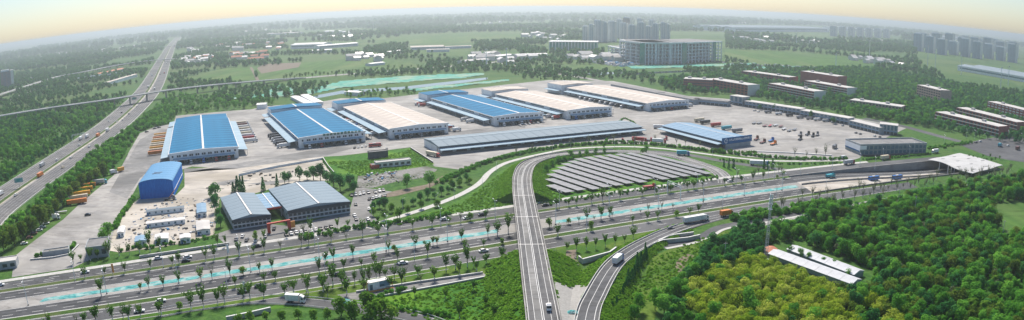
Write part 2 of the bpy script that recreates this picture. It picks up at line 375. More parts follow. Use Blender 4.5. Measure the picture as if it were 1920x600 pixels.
flat('factory_forecourt', [(402, 440), (432, 430), (505, 420), (545, 424), (655, 396), (668, 350), (740, 360), (700, 372), (690, 395), (712, 418), (640, 436), (540, 452), (430, 464)], .05, 'concrete_grey', 'grey forecourt of the factory with parked cars')
flat('rubble_ground', [(668, 352), (672, 328), (800, 312), (820, 318), (805, 332), (745, 340), (700, 352)], .05, 'gravel', 'grey rubble strewn ground beside the factory')
flat('dirt_track', [(700, 372), (740, 358), (800, 346), (830, 330), (836, 336), (806, 352), (742, 368)], .07, 'soil', 'brown dirt track by the rubble ground')
flat('fenced_lawn', [(612, 304), (606, 294), (660, 291), (770, 278), (815, 308), (700, 328), (672, 330), (640, 338), (628, 328)], .07, 'grass_rich', 'bright green fenced lawn below the cream warehouse')
# grass between the roads
flat('loop_lawn', [(1003, 362), (1001, 340), (1010, 318), (1040, 300), (1110, 289), (1240, 289), (1300, 305), (1342, 324), (1350, 334), (1260, 352), (1150, 366), (1040, 384), (1012, 388)], .03, 'grass_rich', 'lawn inside the loop road around the solar field')
flat('triangle_lawn', [(1318, 303), (1400, 322), (1470, 328), (1430, 334), (1372, 342), (1366, 330), (1345, 315)], .03, 'grass', 'triangle of grass between loop road and main road')
flat('slope_lawn', [(700, 440), (790, 402), (862, 375), (905, 348), (930, 325), (962, 308), (962, 330), (955, 392), (830, 408), (720, 428)], .03, 'grass', 'green slope between curved path and overpass')
flat('south_lawn', [(500, 580), (560, 548), (640, 534), (890, 494), (965, 482), (985, 620), (860, 620), (790, 598), (700, 578), (640, 570)], .03, 'grass_rich', 'lush green lawn beside the overpass foot')
flat('olive_lawn', [(500, 560), (650, 534), (890, 494), (960, 480), (930, 512), (905, 514), (700, 550), (640, 562)], .05, 'grass_olive', 'olive lawn under the young roadside trees')
flat('east_lawn', [(1040, 462), (1130, 448), (1240, 428), (1215, 446), (1150, 492), (1060, 500)], .03, 'grass_olive', 'olive lawn between overpass and curved slip road')
flat('bank_lawn', [(1160, 620), (1180, 560), (1225, 480), (1300, 448), (1400, 418), (1440, 420), (1330, 470), (1280, 520), (1240, 560), (1220, 620)], .03, 'grass_olive', 'sunny grass bank below the slip road')
flat('east_strip', [(1340, 424), (1440, 400), (1560, 385), (1690, 362), (1900, 326), (1920, 330), (1920, 338), (1840, 348), (1600, 392), (1440, 425)], .03, 'grass', 'grass strip with saplings beside the underpass road')
flat('farm_field', [(1845, 385), (1900, 375), (1990, 372), (1990, 470), (1905, 452), (1872, 425)], .05, 'field_green', 'pale green ploughed field beyond the forest')
flat('river_field', [(480, 128), (560, 118), (690, 108), (770, 118), (800, 128), (650, 139), (560, 146), (488, 150)], .05, 'field_green', 'light green field behind the viaduct')
flat('west_field', [(335, 150), (420, 128), (470, 126), (478, 148), (400, 155), (330, 163)], .05, 'field_green', 'light green field west of the dirt track')
flat('brown_field', [(482, 128), (495, 120), (565, 117), (560, 126), (490, 138)], .08, 'soil', 'brown ploughed patch in the field')
flat('campus_meadow', [(1360, 92), (1500, 98), (1640, 112), (1660, 124), (1560, 128), (1420, 120), (1358, 108)], .05, 'field_green', 'flat green meadow beyond the brick campus')
flat('north_field', [(660, 75), (860, 62), (1000, 64), (960, 78), (740, 84)], .05, 'field_green', 'pale hazy field far behind the river')
flat('east_meadow', [(1170, 132), (1040, 118), (1060, 108), (1150, 106), (1240, 126)], .05, 'field_green', 'green field in front of the concrete frame')
# river and its nets
flat('river', [(555, 186), (640, 170), (752, 163), (860, 151), (914, 145), (914, 149), (865, 156), (755, 168), (640, 176), (560, 191)], .06, 'pond', 'narrow river shining between netted banks')
flat('pond', [(1088, 141), (1110, 136), (1175, 135), (1170, 138), (1120, 141)], .06, 'pond', 'small pond shining near the road bridge')
flat('canal', [(1180, 137), (1440, 126), (1442, 129), (1185, 140)], .06, 'pond', 'thin canal in front of the concrete frame')
# main road
def along(x0, x1, t, n=48, z=0): return [road(x, t, z) for x in frange(x0, x1, n)]
X0, X1 = -420.0, 520.0
def lane(name, x0, x1, t0, t1, mat, label, z=.04):
    p = along(x0, x1, 0); n = int((x1 - x0) / 12) + 2
    A = [road(x, t0, z) for x in frange(x0, x1, n)]; B = [road(x, t1, z) for x in frange(x0, x1, n)]
    mb = MB().add(A + B, [(i, i + 1, n + 2 + i, n + 1 + i) for i in range(n)])
    return struct(name, mb, mat, label)
main_n = lane('main_road', X0, TX0, 335.2, 348.3, 'asphalt_dark', 'north carriageway of the main road, dark asphalt')
main_s = lane('main_road', X0, TX0, 309.6, 322.4, 'asphalt_dark', 'south carriageway of the main road, dark asphalt')
serv_n = lane('service_road', X0, 390, 353.0, 364.5, 'asphalt', 'grey service road along the north side of the main road')
serv_s = lane('service_road', X0, 300, 290.5, 304.5, 'asphalt', 'grey service road along the south side of the main road')
lane('median', X0, TX0, 322.5, 335.1, 'concrete', 'pale concrete median of the main road')
lane('pavement', X0, 300, 365.0, 369.5, 'kerb', 'pale pavement north of the service road', .12)
for t0, t1, nm, lb, x0, x1, mt in ((348.6, 352.8, 'verge', 'grass verge between main road and north service road', X0, TX0, 'verge_grass'), (304.7, 309.2, 'verge', 'grass verge between main road and south service road', X0, 270, 'verge_grass'),
                         (286.5, 290.2, 'verge', 'grass verge south of the south service road', X0, -30, 'grass_olive')):
    n = 60
    A = [road(x, t0) for x in frange(x0, x1, n)]; B = [road(x, t1) for x in frange(x0, x1, n)]
    mb = MB(); zz = Vector((0, 0, .16))
    mb.add([p + zz for p in A] + [p + zz for p in B], [(i, i + 1, n + 2 + i, n + 1 + i) for i in range(n)])
    v = struct(nm, mb, mt, lb)
    for T in (t0, t1):
        kb = MB(); e = .35 if T == t0 else -.35
        a = [road(x, T - e) for x in frange(x0, x1, n)]; b = [road(x, T + e * .02) for x in frange(x0, x1, n)]
        kb.add([p + Vector((0, 0, .14)) for p in a] + [p + Vector((0, 0, .14)) for p in b] + a, [(i, i + 1, n + 2 + i, n + 1 + i) for i in range(n)] + [(i, i + 1, 2 * n + 3 + i, 2 * n + 2 + i) for i in range(n)])
        part('kerb', kb, 'kerb', v)
# painted lines: solid edge lines and single dashes
dash_me = MB().add([(-3, -.14, 0), (3, -.14, 0), (3, .14, 0), (-3, .14, 0)], [(0, 1, 2, 3)]).mesh('lane_dash', 'white_paint')
def edge(parent, x0, x1, t, w=.22, z=.052):
    n = 60
    A = [road(x, t - w, z) for x in frange(x0, x1, n)]; B = [road(x, t + w, z) for x in frange(x0, x1, n)]
    part('edge_line', MB().add(A + B, [(i, i + 1, n + 2 + i, n + 1 + i) for i in range(n)]), 'white_paint', parent)
def dashes(parent, x0, x1, t, step=14.0):
    x = x0
    while x < x1:
        link('lane_dash', dash_me, parent, road(x, t, .056), rang(x)); x += step
for pr, ts, ed in ((main_n, (339.3, 343.6), (335.7, 347.8)), (main_s, (313.8, 318.1), (310.1, 321.9))):
    for t in ed: edge(pr, X0, TX0, t)
    for k, t in enumerate(ts): dashes(pr, -300 + 4 * k, TX0 - 4, t)
for pr, cs in ((main_n, (337.5, 341.5, 345.7)), (main_s, (312.0, 316.0, 320.0))):
    for c_ in cs:
        n = 60; A = [road(x, c_ - 1.1 + .25 * noise.noise(Vector((x * .02, c_, 0))), .048) for x in frange(X0, TX0, n)]; B = [road(x, c_ + 1.1 + .25 * noise.noise(Vector((x * .02, c_, 5))), .048) for x in frange(X0, TX0, n)]
        part('tyre_track', MB().add(A + B, [(i, i + 1, n + 2 + i, n + 1 + i) for i in range(n)]), 'asphalt_worn', pr)
for pr, t in ((serv_n, 358.7), (serv_s, 297.5)): dashes(pr, -300, 200, t, 16.0)
edge(serv_s, X0, 280, 291.0, .15); edge(serv_s, X0, 280, 304.0, .15)
for t in (301.0, 294.0): dashes(serv_s, -300, -150, t, 13.0)
for t in (361.5, 356.0): dashes(serv_n, -300, -190, t, 13.0)
# the underpass: sloping floor, side walls, parapets
up = thing('underpass', 'concrete road cutting dropping to an underpass below a white roof', 'underpass')
n = 30; XS = frange(TX0, TX1, n)
def strip(t0, t1, dz0, mat, nm, par=up):
    A = [road(x, t0, tz(x) + dz0) for x in XS]; B = [road(x, t1, tz(x) + dz0) for x in XS]
    return part(nm, MB().add(A + B, [(i, i + 1, n + 2 + i, n + 1 + i) for i in range(n)]), mat, par)
strip(336.5, TN, .04, 'asphalt_dark', 'roadway'); strip(TS, 336.5, .03, 'concrete_warm', 'slab')
strip(335.9, 336.5, .06, 'white_paint', 'edge_line'); strip(322, 322.4, .06, 'white_paint', 'edge_line'); strip(343.2, 343.5, .06, 'white_paint', 'edge_line')
for T, s, nm in ((TN, 1, 'retaining_wall'), (TS, -1, 'retaining_wall')):
    kb = MB()
    a = [road(x, T, tz(x) - .2) for x in XS]; b = [road(x, T, 1.0) for x in XS]; c = [road(x, T + s * .8, 1.0) for x in XS]; d = [road(x, T + s * .8, 0) for x in XS]
    m_ = n + 1
    kb.add(a + b + c + d, [(i, i + 1, m_ + i + 1, m_ + i) for i in range(n)] + [(m_ + i, m_ + i + 1, 2 * m_ + i + 1, 2 * m_ + i) for i in range(n)] + [(2 * m_ + i, 2 * m_ + i + 1, 3 * m_ + i + 1, 3 * m_ + i) for i in range(n)])
    part(nm, kb, 'concrete', up)
wl = MB(); a = [road(x, 329.2, tz(x)) for x in XS]; b = [road(x, 329.2, tz(x) + 1.1) for x in XS]; c = [road(x, 329.8, tz(x) + 1.1) for x in XS]
wl.add(a + b + c, [(i, i + 1, n + 2 + i, n + 1 + i) for i in range(n)] + [(n + 1 + i, n + 2 + i, 2 * n + 3 + i, 2 * n + 2 + i) for i in range(n)])
part('divider', wl, 'concrete', up)
# white roof over the mouth: a folded membrane on columns, waved front edge
rf = thing('underpass_roof', 'white wavy roof over the mouth of the road underpass', 'roof', (0, 0, 0))
cor = G([(1740, 299, 3.2), (1800, 287, 3.2), (1880, 309.5, 3.2), (1824, 325, 3.2)])
nu, nv = 16, 8; mb = MB(); top = []
for j in range(nv + 1):
    for i in range(nu + 1):
        u, v = i / nu, j / nv
        p = cor[0].lerp(cor[1], v).lerp(cor[3].lerp(cor[2], v), u)
        wave = .06 * sin(u * 2 * pi) * (1 - v)
        p = p + (cor[1] - cor[0]) * wave + Vector((0, 0, .5 * sin(u * pi) + .25 * sin(v * 9)))
        top.append(p)
fs = [(j * (nu + 1) + i, j * (nu + 1) + i + 1, (j + 1) * (nu + 1) + i + 1, (j + 1) * (nu + 1) + i) for j in range(nv) for i in range(nu)]
mb.add(top, fs); mb.add([p - Vector((0, 0, .5)) for p in top], [f[::-1] for f in fs])
o = nu + 1
for a_, b_ in [(i, i + 1) for i in range(nu)] + [(nv * o + i, nv * o + i + 1) for i in range(nu)] + [(j * o, (j + 1) * o) for j in range(nv)] + [(j * o + nu, (j + 1) * o + nu) for j in range(nv)]:
    q = Vector((0, 0, .5)); mb.add([top[a_], top[b_], top[b_] - q, top[a_] - q], [(0, 1, 2, 3)])
part('canopy', mb, 'membrane', rf)
for j in range(1, nv):
    for i in (2, 6, 10, 14):
        if (i * 7 + j * 5) % 3 == 0:
            p = top[j * o + i]; part('roof_slot', MB().box(-2.6, 2.6, -.5, .5, -.02, .05), 'dark_steel', rf, p + Vector((0, 0, .06)), rang(300))
for px, py in ((1778, 314), (1784, 314), (1790, 313), (1809, 322), (1762, 306), (1815, 322)):
    p = g(px, py, 0); zt = tz(p.x); part('column', MB().tube((0, 0, zt), (0, 0, 3.0), .45, .45, 8), 'sign_white', rf, (p.x, p.y, 0))

# ------------------------------------------------------------------ the overpass loop and the slip roads
def embank(name, path, w, label, mat='grass_rich', skip=None, k=1.9):
    ns = normals(path); mb = MB()
    for i in range(len(path) - 1):
        if skip and (skip(path[i]) or skip(path[i + 1])): continue
        if path[i].z < .25 and path[i + 1].z < .25: continue
        for s in (-1, 1):
            q = []
            for j in (i, i + 1):
                p = path[j]; e = p + ns[j] * s * (w / 2 + .5); f = p + ns[j] * s * (w / 2 + .5 + k * p.z + .6); mid = e.lerp(f, .5)
                mid.z += noise.noise(mid * .15) * .5
                q.append((Vector((e.x, e.y, p.z - .25)), Vector((mid.x, mid.y, max(.1, mid.z * 1. - p.z * .5 + noise.noise(mid * .11) * .3))), Vector((f.x, f.y, .02))))
            mb.add([q[0][0], q[0][1], q[0][2], q[1][0], q[1][1], q[1][2]], [(0, 1, 4, 3), (1, 2, 5, 4)] if s > 0 else [(3, 4, 1, 0), (4, 5, 2, 1)])
    for i in range(len(path) - 1):                       # close the open ends beside the bridge
        if skip and skip(path[i]) != skip(path[i + 1]):
            j = i if not skip(path[i]) else i + 1
            j = j - 1 if j == i else j + 1; j = max(0, min(len(path) - 1, j)); j = i if not skip(path[i]) else i + 1
            p = path[j]; w0 = w / 2 + .5; w1 = w / 2 + .5 + k * p.z + .6
            mb.add([Vector((*(p - ns[j] * w1).xy, .02)), Vector((*(p - ns[j] * w0).xy, p.z - .25)), Vector((*(p + ns[j] * w0).xy, p.z - .25)), Vector((*(p + ns[j] * w1).xy, .02))], [(0, 1, 2, 3)])
    return struct(name, mb, mat, label)
def parapet(path, off, parent, h=.9, w=.35, mat='concrete', nm='parapet'):
    p2 = [p + k * off + Vector((0, 0, h)) for p, k in zip(path, normals(path))]
    return part(nm, ribbon(p2, -w / 2, w / 2, 0, thick=h + .1), mat, parent)
ov = smooth(G([(1040, 760, 6.5), (1019, 600, 7.5), (1007, 525, 7.6), (995.5, 450, 7.6), (987, 400, 7.2), (979.5, 350, 6), (981, 325, 5), (991, 308, 4), (1015, 297, 3), (1050, 290, 2), (1110, 285, 1.0), (1180, 284, .3), (1250, 290, .06), (1300, 303, .06), (1340, 318, .06), (1357, 332, .06), (1361, 344, .06)]), 8)
OW = 12.6
def over_road(p): return p.x < 60 and 313 < p.y < 412
op = thing('overpass', 'long pale concrete overpass curving round the solar field', 'overpass')
part('deck', ribbon(ov, -OW / 2, OW / 2, 0), 'asphalt_pale', op)
br = [p for p in ov if 306 < p.y < 420 and p.x < 40]
part('girder', ribbon([p - Vector((0, 0, .03)) for p in br], -OW / 2 + .4, OW / 2 - .4, 0, thick=1.6), 'concrete', op)
hi = [p for p in ov if not (p.z < .5)]
for s in (-1, 1):
    parapet(hi, s * (OW / 2), op, .8, .4)
    part('edge_line', ribbon(ov, s * (OW / 2 - .95) - .11, s * (OW / 2 - .95) + .11, .05), 'white_paint', op)
    part('centre_line', ribbon(ov, s * .35 - .13, s * .35 + .13, .05), 'white_paint', op)
    part('lane_line', ribbon(ov, s * 3.1 - .09, s * 3.1 + .09, .05), 'white_paint', op)
part('wear_band', ribbon(ov, -3.0, -.6, .03), 'concrete_grey', op)
for yy in (316, 408, 362):
    q = min(ov, key=lambda p: abs(p.y - yy) + (1e3 if p.x > 40 else 0)); part('joint', MB().box(-OW / 2 + .1, OW / 2 - .1, -.25, .25, .035, .06), 'skylight', op, q)
for yy, t in ((None, 330.0), (None, 307.0), (None, 350.5)):
    q = road(9, t); pr = MB()
    for dx in (-4.2, 0, 4.2): pr.tube((dx, 0, 0), (dx, 0, 5.2), .55, .55, 8)
    pr.box(-5.6, 5.6, -.7, .7, 5.2, 5.95); part('pier', pr, 'concrete', op, (q.x, q.y, 0), rang(9) * .0)
for yy in (309, 416):
    q = min(ov, key=lambda p: abs(p.y - yy) + (1e3 if p.x > 40 else 0)); part('abutment', MB().box(-OW / 2 + .2, OW / 2 - .2, -2, 2, 0, q.z - .3), 'concrete', op, (q.x, q.y, 0))
EMB = [embank('embankment', ov, OW, 'grassy embankment carrying the overpass', skip=over_road)]
sl = smooth(G([(1085, 760, 5.5), (1100, 600, 6.0), (1118, 550, 5.4), (1148, 500, 3.8), (1180, 473, 2.7), (1215, 453, 1.7), (1255, 435, .9), (1300, 420, .25), (1345, 408, .07), (1400, 396, .07)]), 8)
SW = 9.2
sp = thing('slip_road', 'grey curved slip road climbing beside the overpass', 'slip road')
part('deck', ribbon(sl, -SW / 2, SW / 2, .02), 'asphalt', sp)
part('edge_line', ribbon(sl, -SW / 2 + .7, -SW / 2 + .95, .06), 'white_paint', sp); part('edge_line', ribbon(sl, SW / 2 - 1.9, SW / 2 - 1.65, .06), 'white_paint', sp)
part('lane_line', ribbon(sl, -.6, -.4, .06), 'white_paint', sp)
for s in (-1, 1): parapet([p for p in sl if p.z > .4], s * SW / 2, sp, .75, .3, 'kerb')
EMB.append(embank('embankment', sl, SW, 'grassy embankment carrying the curved slip road'))
aL = G([(1039, 528, 7.5), (1046.5, 565, 7.5), (1053.5, 600, 7.5), (1075, 760, 6.6)]); aM = G([(1074, 535, 3.4), (1070, 567, 5.6), (1067, 600, 6.3), (1078, 760, 5.8)]); aR = G([(1107, 534, 5.0), (1095, 565, 5.7), (1080, 600, 6.1), (1082, 760, 5.6)])
mb = MB().add(aL + aM + aR, [(i, i + 1, 5 + i, 4 + i) for i in range(3)] + [(4 + i, 5 + i, 9 + i, 8 + i) for i in range(3)])
struct('stone_apron', mb, 'stone_paving', 'pale stone apron in the gore between overpass and slip road')
flat('gully', [(1062, 470), (1080, 468), (1082, 500), (1090, 530), (1070, 536), (1060, 505)], .12, 'soil', 'bare earth gully between the two embankments')
# wing walls of small box culverts beside the slip road
def wall_line(label, pts, h, w=.6, mat='kerb', cat='retaining wall', nm='retaining_wall'):
    p = G(pts); t = thing(nm, label, cat)
    part('wall', ribbon([a + Vector((0, 0, h)) for a in p], -w / 2, w / 2, 0, thick=h), mat, t)
    part('coping', ribbon([a + Vector((0, 0, h + .1)) for a in p], -w / 2 - .12, w / 2 + .12, 0, thick=.12), 'white_paint', t); return t
wall_line('pale retaining wall with end wing west of the slip road', [(1085, 489), (1092, 495), (1143, 481), (1155, 472)], 2.6)
wall_line('pale retaining wall beside the culvert east of the slip road', [(1226, 463), (1242, 457), (1290, 452), (1312, 447)], 2.2)
wall_line('pale retaining wall along the sunken lane east of the slip road', [(1234, 455), (1262, 445), (1300, 440)], 1.6)
lane_e = smooth(G([(1240, 462), (1290, 452), (1320, 442), (1345, 428), (1380, 420), (1420, 415), (1500, 400)]), 6)
struct('sunken_lane', ribbon(lane_e, -3, 3, .14), 'asphalt', 'narrow asphalt lane curving away east of the slip road')
struct('footpath', ribbon(lane_e, 3, 5.2, .18), 'kerb', 'pale footpath beside the narrow lane')
pe = smooth(G([(1420, 424), (1500, 407), (1560, 393), (1620, 380), (1700, 366), (1800, 350), (1880, 336), (1960, 322)]), 6)
struct('footpath', ribbon(pe, -1.6, 1.6, .1), 'stone_paving', 'pale footpath along the forest edge')
ds = smooth(G([(1130, 610), (1165, 545), (1195, 500), (1222, 478), (1228, 462)]), 6)
struct('drain', ribbon(ds, -1.6, 1.6, .1), 'gravel', 'stone lined drain at the foot of the slip road bank')
dp = smooth(G([(1270, 530), (1282, 515), (1275, 500), (1280, 488), (1296, 478)]), 6)
struct('dirt_path', ribbon(dp, -2.2, 2.2, .1), 'soil', 'winding dirt path on the grass bank')
# south west slip road and underpass lane
s2 = smooth(G([(300, 588), (360, 577), (420, 569), (480, 563), (560, 565.5), (640, 574), (720, 585), (800, 603), (880, 640)]), 6)
so = struct('slip_road', ribbon(s2, -4.4, 4.4, .10), 'asphalt', 'grey slip road swinging away south of the service road')
part('edge_line', ribbon(s2, -3.7, -3.45, .13), 'white_paint', so); part('edge_line', ribbon(s2, 3.45, 3.7, .13), 'white_paint', so)
for s in (-1, 1):
    gr = [p for p in s2 if True]
    rl = thing('guard_rail', 'grey steel guard rail on the %s edge of the south slip road' % ('far' if s < 0 else 'near'), 'guard rail')
    part('beam', ribbon([p + k * s * 4.6 + Vector((0, 0, .85)) for p, k in zip(gr, normals(gr))], -.06, .06, 0, thick=.3), 'steel', rl)
    pst = MB().box(-.06, .06, -.06, .06, 0, .8).mesh('rail_post', 'steel')
    for p, k in list(zip(gr, normals(gr)))[::2]: link('rail_post', pst, rl, p + k * s * 4.6)
ln = struct('sunken_lane', sheet(G([(650, 566), (632, 553), (668, 548), (905, 512), (918, 519), (800, 540), (700, 558)]), .10), 'concrete_grey', 'pale grey sunken lane leading to the overpass foot')
wall_line('pale wall on the far side of the sunken lane', [(668, 549), (780, 531), (905, 513)], .9, .4)
wall_line('pale wall on the near side of the sunken lane', [(690, 561), (800, 541), (918, 519)], .7, .4)
wall_line('pale retaining wall stub below the south slip road', [(425, 602), (470, 593), (508, 584)], 2.0)
# curved cycle path and loop service road
cp = smooth(G([(690, 428), (715, 417), (760, 403), (800, 390), (840, 375), (865, 364), (890, 350), (905, 338), (916, 325), (935, 312), (960, 302), (1010, 290), (1072, 279), (1160, 275), (1220, 277), (1280, 283), (1380, 296), (1465, 302), (1580, 301)]), 6)
pth = struct('cycle_path', ribbon(cp, -2.3, 2.3, .10), 'kerb', 'pale cycle path curving north of the overpass loop')
es = smooth(G([(1180, 284), (1240, 285), (1300, 292), (1360, 303), (1420, 312), (1500, 322)]), 6)
struct('link_road', ribbon(es, -4.2, 4.2, .05), 'asphalt', 'grey link road from the loop to the service road')
cr = smooth(G([(1620, 222), (1690, 236), (1760, 255), (1830, 273), (1900, 292), (1980, 318)]), 5)
struct('campus_road', ribbon(cr, -7, 7, .06), 'asphalt', 'grey road past the brick campus to the junction')
flat('junction', [(1800, 272), (1838, 262), (1880, 255), (1960, 262), (1960, 310), (1890, 300), (1850, 292)], .085, 'asphalt', 'wide grey road junction beyond the underpass roof')
# highway on the west side
hw = smooth(G([(-90, 470), (-40, 414), (16, 370), (103, 310), (184, 255), (229, 220), (270, 180), (290, 150), (304, 120), (314, 100), (322, 85), (335, 70)]), 8)
hg = struct('highway', ribbon(hw, -26, 26, .06), 'asphalt_pale', 'wide pale highway running straight to the hazy distance')
for s in (-1, 1):
    for o_ in (4.4, 24.6): part('edge_line', ribbon(hw, s * o_ - .15, s * o_ + .15, .075), 'white_paint', hg)
    for o_ in (8.6, 12.6, 16.6, 20.6): part('lane_line', ribbon(hw[:48], s * o_ - .08, s * o_ + .08, .075), 'white_paint', hg)
    bar = thing('crash_barrier', 'pale crash barrier along the %s edge of the highway' % ('west' if s < 0 else 'east'), 'barrier')
    part('beam', ribbon([p + k * s * 26.3 + Vector((0, 0, .9)) for p, k in zip(hw, normals(hw))], -.2, .2, 0, thick=.9), 'skylight', bar)
part('median_strip', ribbon(hw, -3.8, .8, .09), 'verge_grass', hg); part('median_kerb', ribbon(hw, .8, 3.4, .10), 'concrete_warm', hg)
# elevated roads crossing it
VIAS = []
def viaduct(label, pts, w, z, piers, thick=1.1):
    p = smooth(G(pts), 8); VIAS.append(p); t = thing('viaduct', label, 'viaduct')
    part('deck', ribbon(p, -w / 2, w / 2, 0, thick=thick), 'concrete', t)
    for s in (-1, 1): part('parapet', ribbon([a + k * s * (w / 2 - .2) + Vector((0, 0, .55)) for a, k in zip(p, normals(p))], -.2, .2, 0, thick=.55), 'wall_white', t)
    part('roadway', ribbon(p, -w / 2 + .8, w / 2 - .8, .03), 'concrete', t)
    L = 0; nxt = 18
    for i in range(1, len(p)):
        L += (p[i] - p[i - 1]).length
        if L > nxt and p[i].z > 4:
            nxt += piers; q = p[i]
            part('pier', MB().box(-1.3, 1.3, -1.0, 1.0, 0, q.z - thick - 1.2).hexa([(-1.3, -1, q.z - thick - 1.2), (1.3, -1, q.z - thick - 1.2), (1.3, 1, q.z - thick - 1.2), (-1.3, 1, q.z - thick - 1.2)], [(-w * .4, -1, q.z - thick + .1), (w * .4, -1, q.z - thick + .1), (w * .4, 1, q.z - thick + .1), (-w * .4, 1, q.z - thick + .1)]), 'concrete', t, (q.x, q.y, 0), atan2(p[i].y - p[i - 1].y, p[i].x - p[i - 1].x) + pi / 2)
    return p
vp = viaduct('long pale viaduct crossing over the highway', [(-60, 228, 13), (0, 217, 13), (60, 207, 13), (120, 198, 13), (200, 187, 13), (250, 179, 13), (320, 168, 12), (400, 159, 10), (480, 152, 7), (530, 148, 3.5), (570, 145.5, .6)], 15, 13, 33)
bd = smooth(G([(530, 149.5), (570, 146), (640, 140), (700, 135.5), (760, 131), (860, 123), (960, 114)]), 5)
struct('boulevard', ribbon(bd, -12, 12, .06), 'concrete', 'tree lined boulevard continuing from the viaduct')
viaduct('hazy flyover crossing the highway beyond the viaduct', [(-20, 184, 6), (60, 158, 6), (110, 143, 7), (160, 134, 8), (220, 122, 9), (280, 113.5, 9), (330, 110, 7)], 20, 9, 45)
viaduct('distant flyover crossing the highway farthest from the viewer', [(170, 103, 9), (230, 96, 9), (300, 88.5, 9), (370, 80, 9), (440, 74.5, 8), (510, 71, 6)], 24, 9, 60)
rr_ = smooth(G([(1030, 134), (985, 138), (960, 133), (1000, 130)]), 2)
r2 = smooth(G([(940, 118), (980, 127), (1040, 137), (1100, 147), (1150, 156)]), 5)
struct('north_road', ribbon(r2, -7, 7, .06), 'concrete', 'pale road running north past the warehouses')
r3 = smooth(G([(470, 126), (478, 140), (484, 152)]), 4); struct('dirt_path', ribbon(r3, -3, 3, .09), 'soil', 'pale dirt path across the green field')
r4 = smooth(G([(0, 196), (40, 178), (90, 160), (150, 142)]), 4); struct('farm_road', ribbon(r4, -5, 5, .06), 'concrete_grey', 'pale farm road west of the highway')
# ------------------------------------------------------------------ buildings
def rect(px, z, ang=None):
    fl, fr, brr, bl = G(px, z)
    u = (fr - fl) + (brr - bl); v = (bl - fl) + (brr - fr)
    a1 = atan2(u.y, u.x); a2 = atan2(v.y, v.x) - pi / 2
    a = radians(ang) if ang is not None else (a1 + a2) / 2
    w = ((fr - fl).length + (brr - bl).length) / 2; d = ((bl - fl).length + (brr - fr).length) / 2
    c = (fl + fr + brr + bl) / 4
    return Vector((c.x, c.y, 0)), a, w, d
def windows(parent, n, x0, x1, y, z0, z1, wid, face='y', mat='glass_dark', nm='window', frame=None, out=.06):
    me = MB().box(-wid / 2, wid / 2, -out, out, z0, z1).mesh(nm, mat)
    for i in range(n):
        x = x0 + (x1 - x0) * (i + .5) / n
        link(nm, me, parent, (x, y, 0) if face == 'y' else (y, x, 0), 0 if face == 'y' else pi / 2)
def gable(mb, x0, x1, y0, y1, z, rise, mi=0):
    xm = (x0 + x1) / 2
    mb.xprism([(x0, z - .3), (x1, z - .3), (x1, z), (xm, z + rise), (x0, z)], y0, y1, mi); return mb
def roof_panels(parent, w, y0, y1, z, rise, n, mat, over=.4):
    L = (y1 - y0) / n; hw_ = w / 2 + over
    for s in (-1, 1):
        a, b = (-hw_, z - rise * over / (w / 2)), (-.9, z + rise * (1 - 1.8 / w))
        vs = [(a[0], 0, a[1]), (b[0], 0, b[1]), (b[0], L - .28, b[1]), (a[0], L - .28, a[1])]
        if s > 0: vs = [(-p[0], p[1], p[2]) for p in vs]
        up_ = [(p[0], p[1], p[2] + .16) for p in vs]
        me = MB().hexa(vs if s < 0 else vs[::-1], up_ if s < 0 else up_[::-1]).mesh('roof_panel', mat)
        for i in range(n): link('roof_panel', me, parent, (0, y0 + i * L, .06))
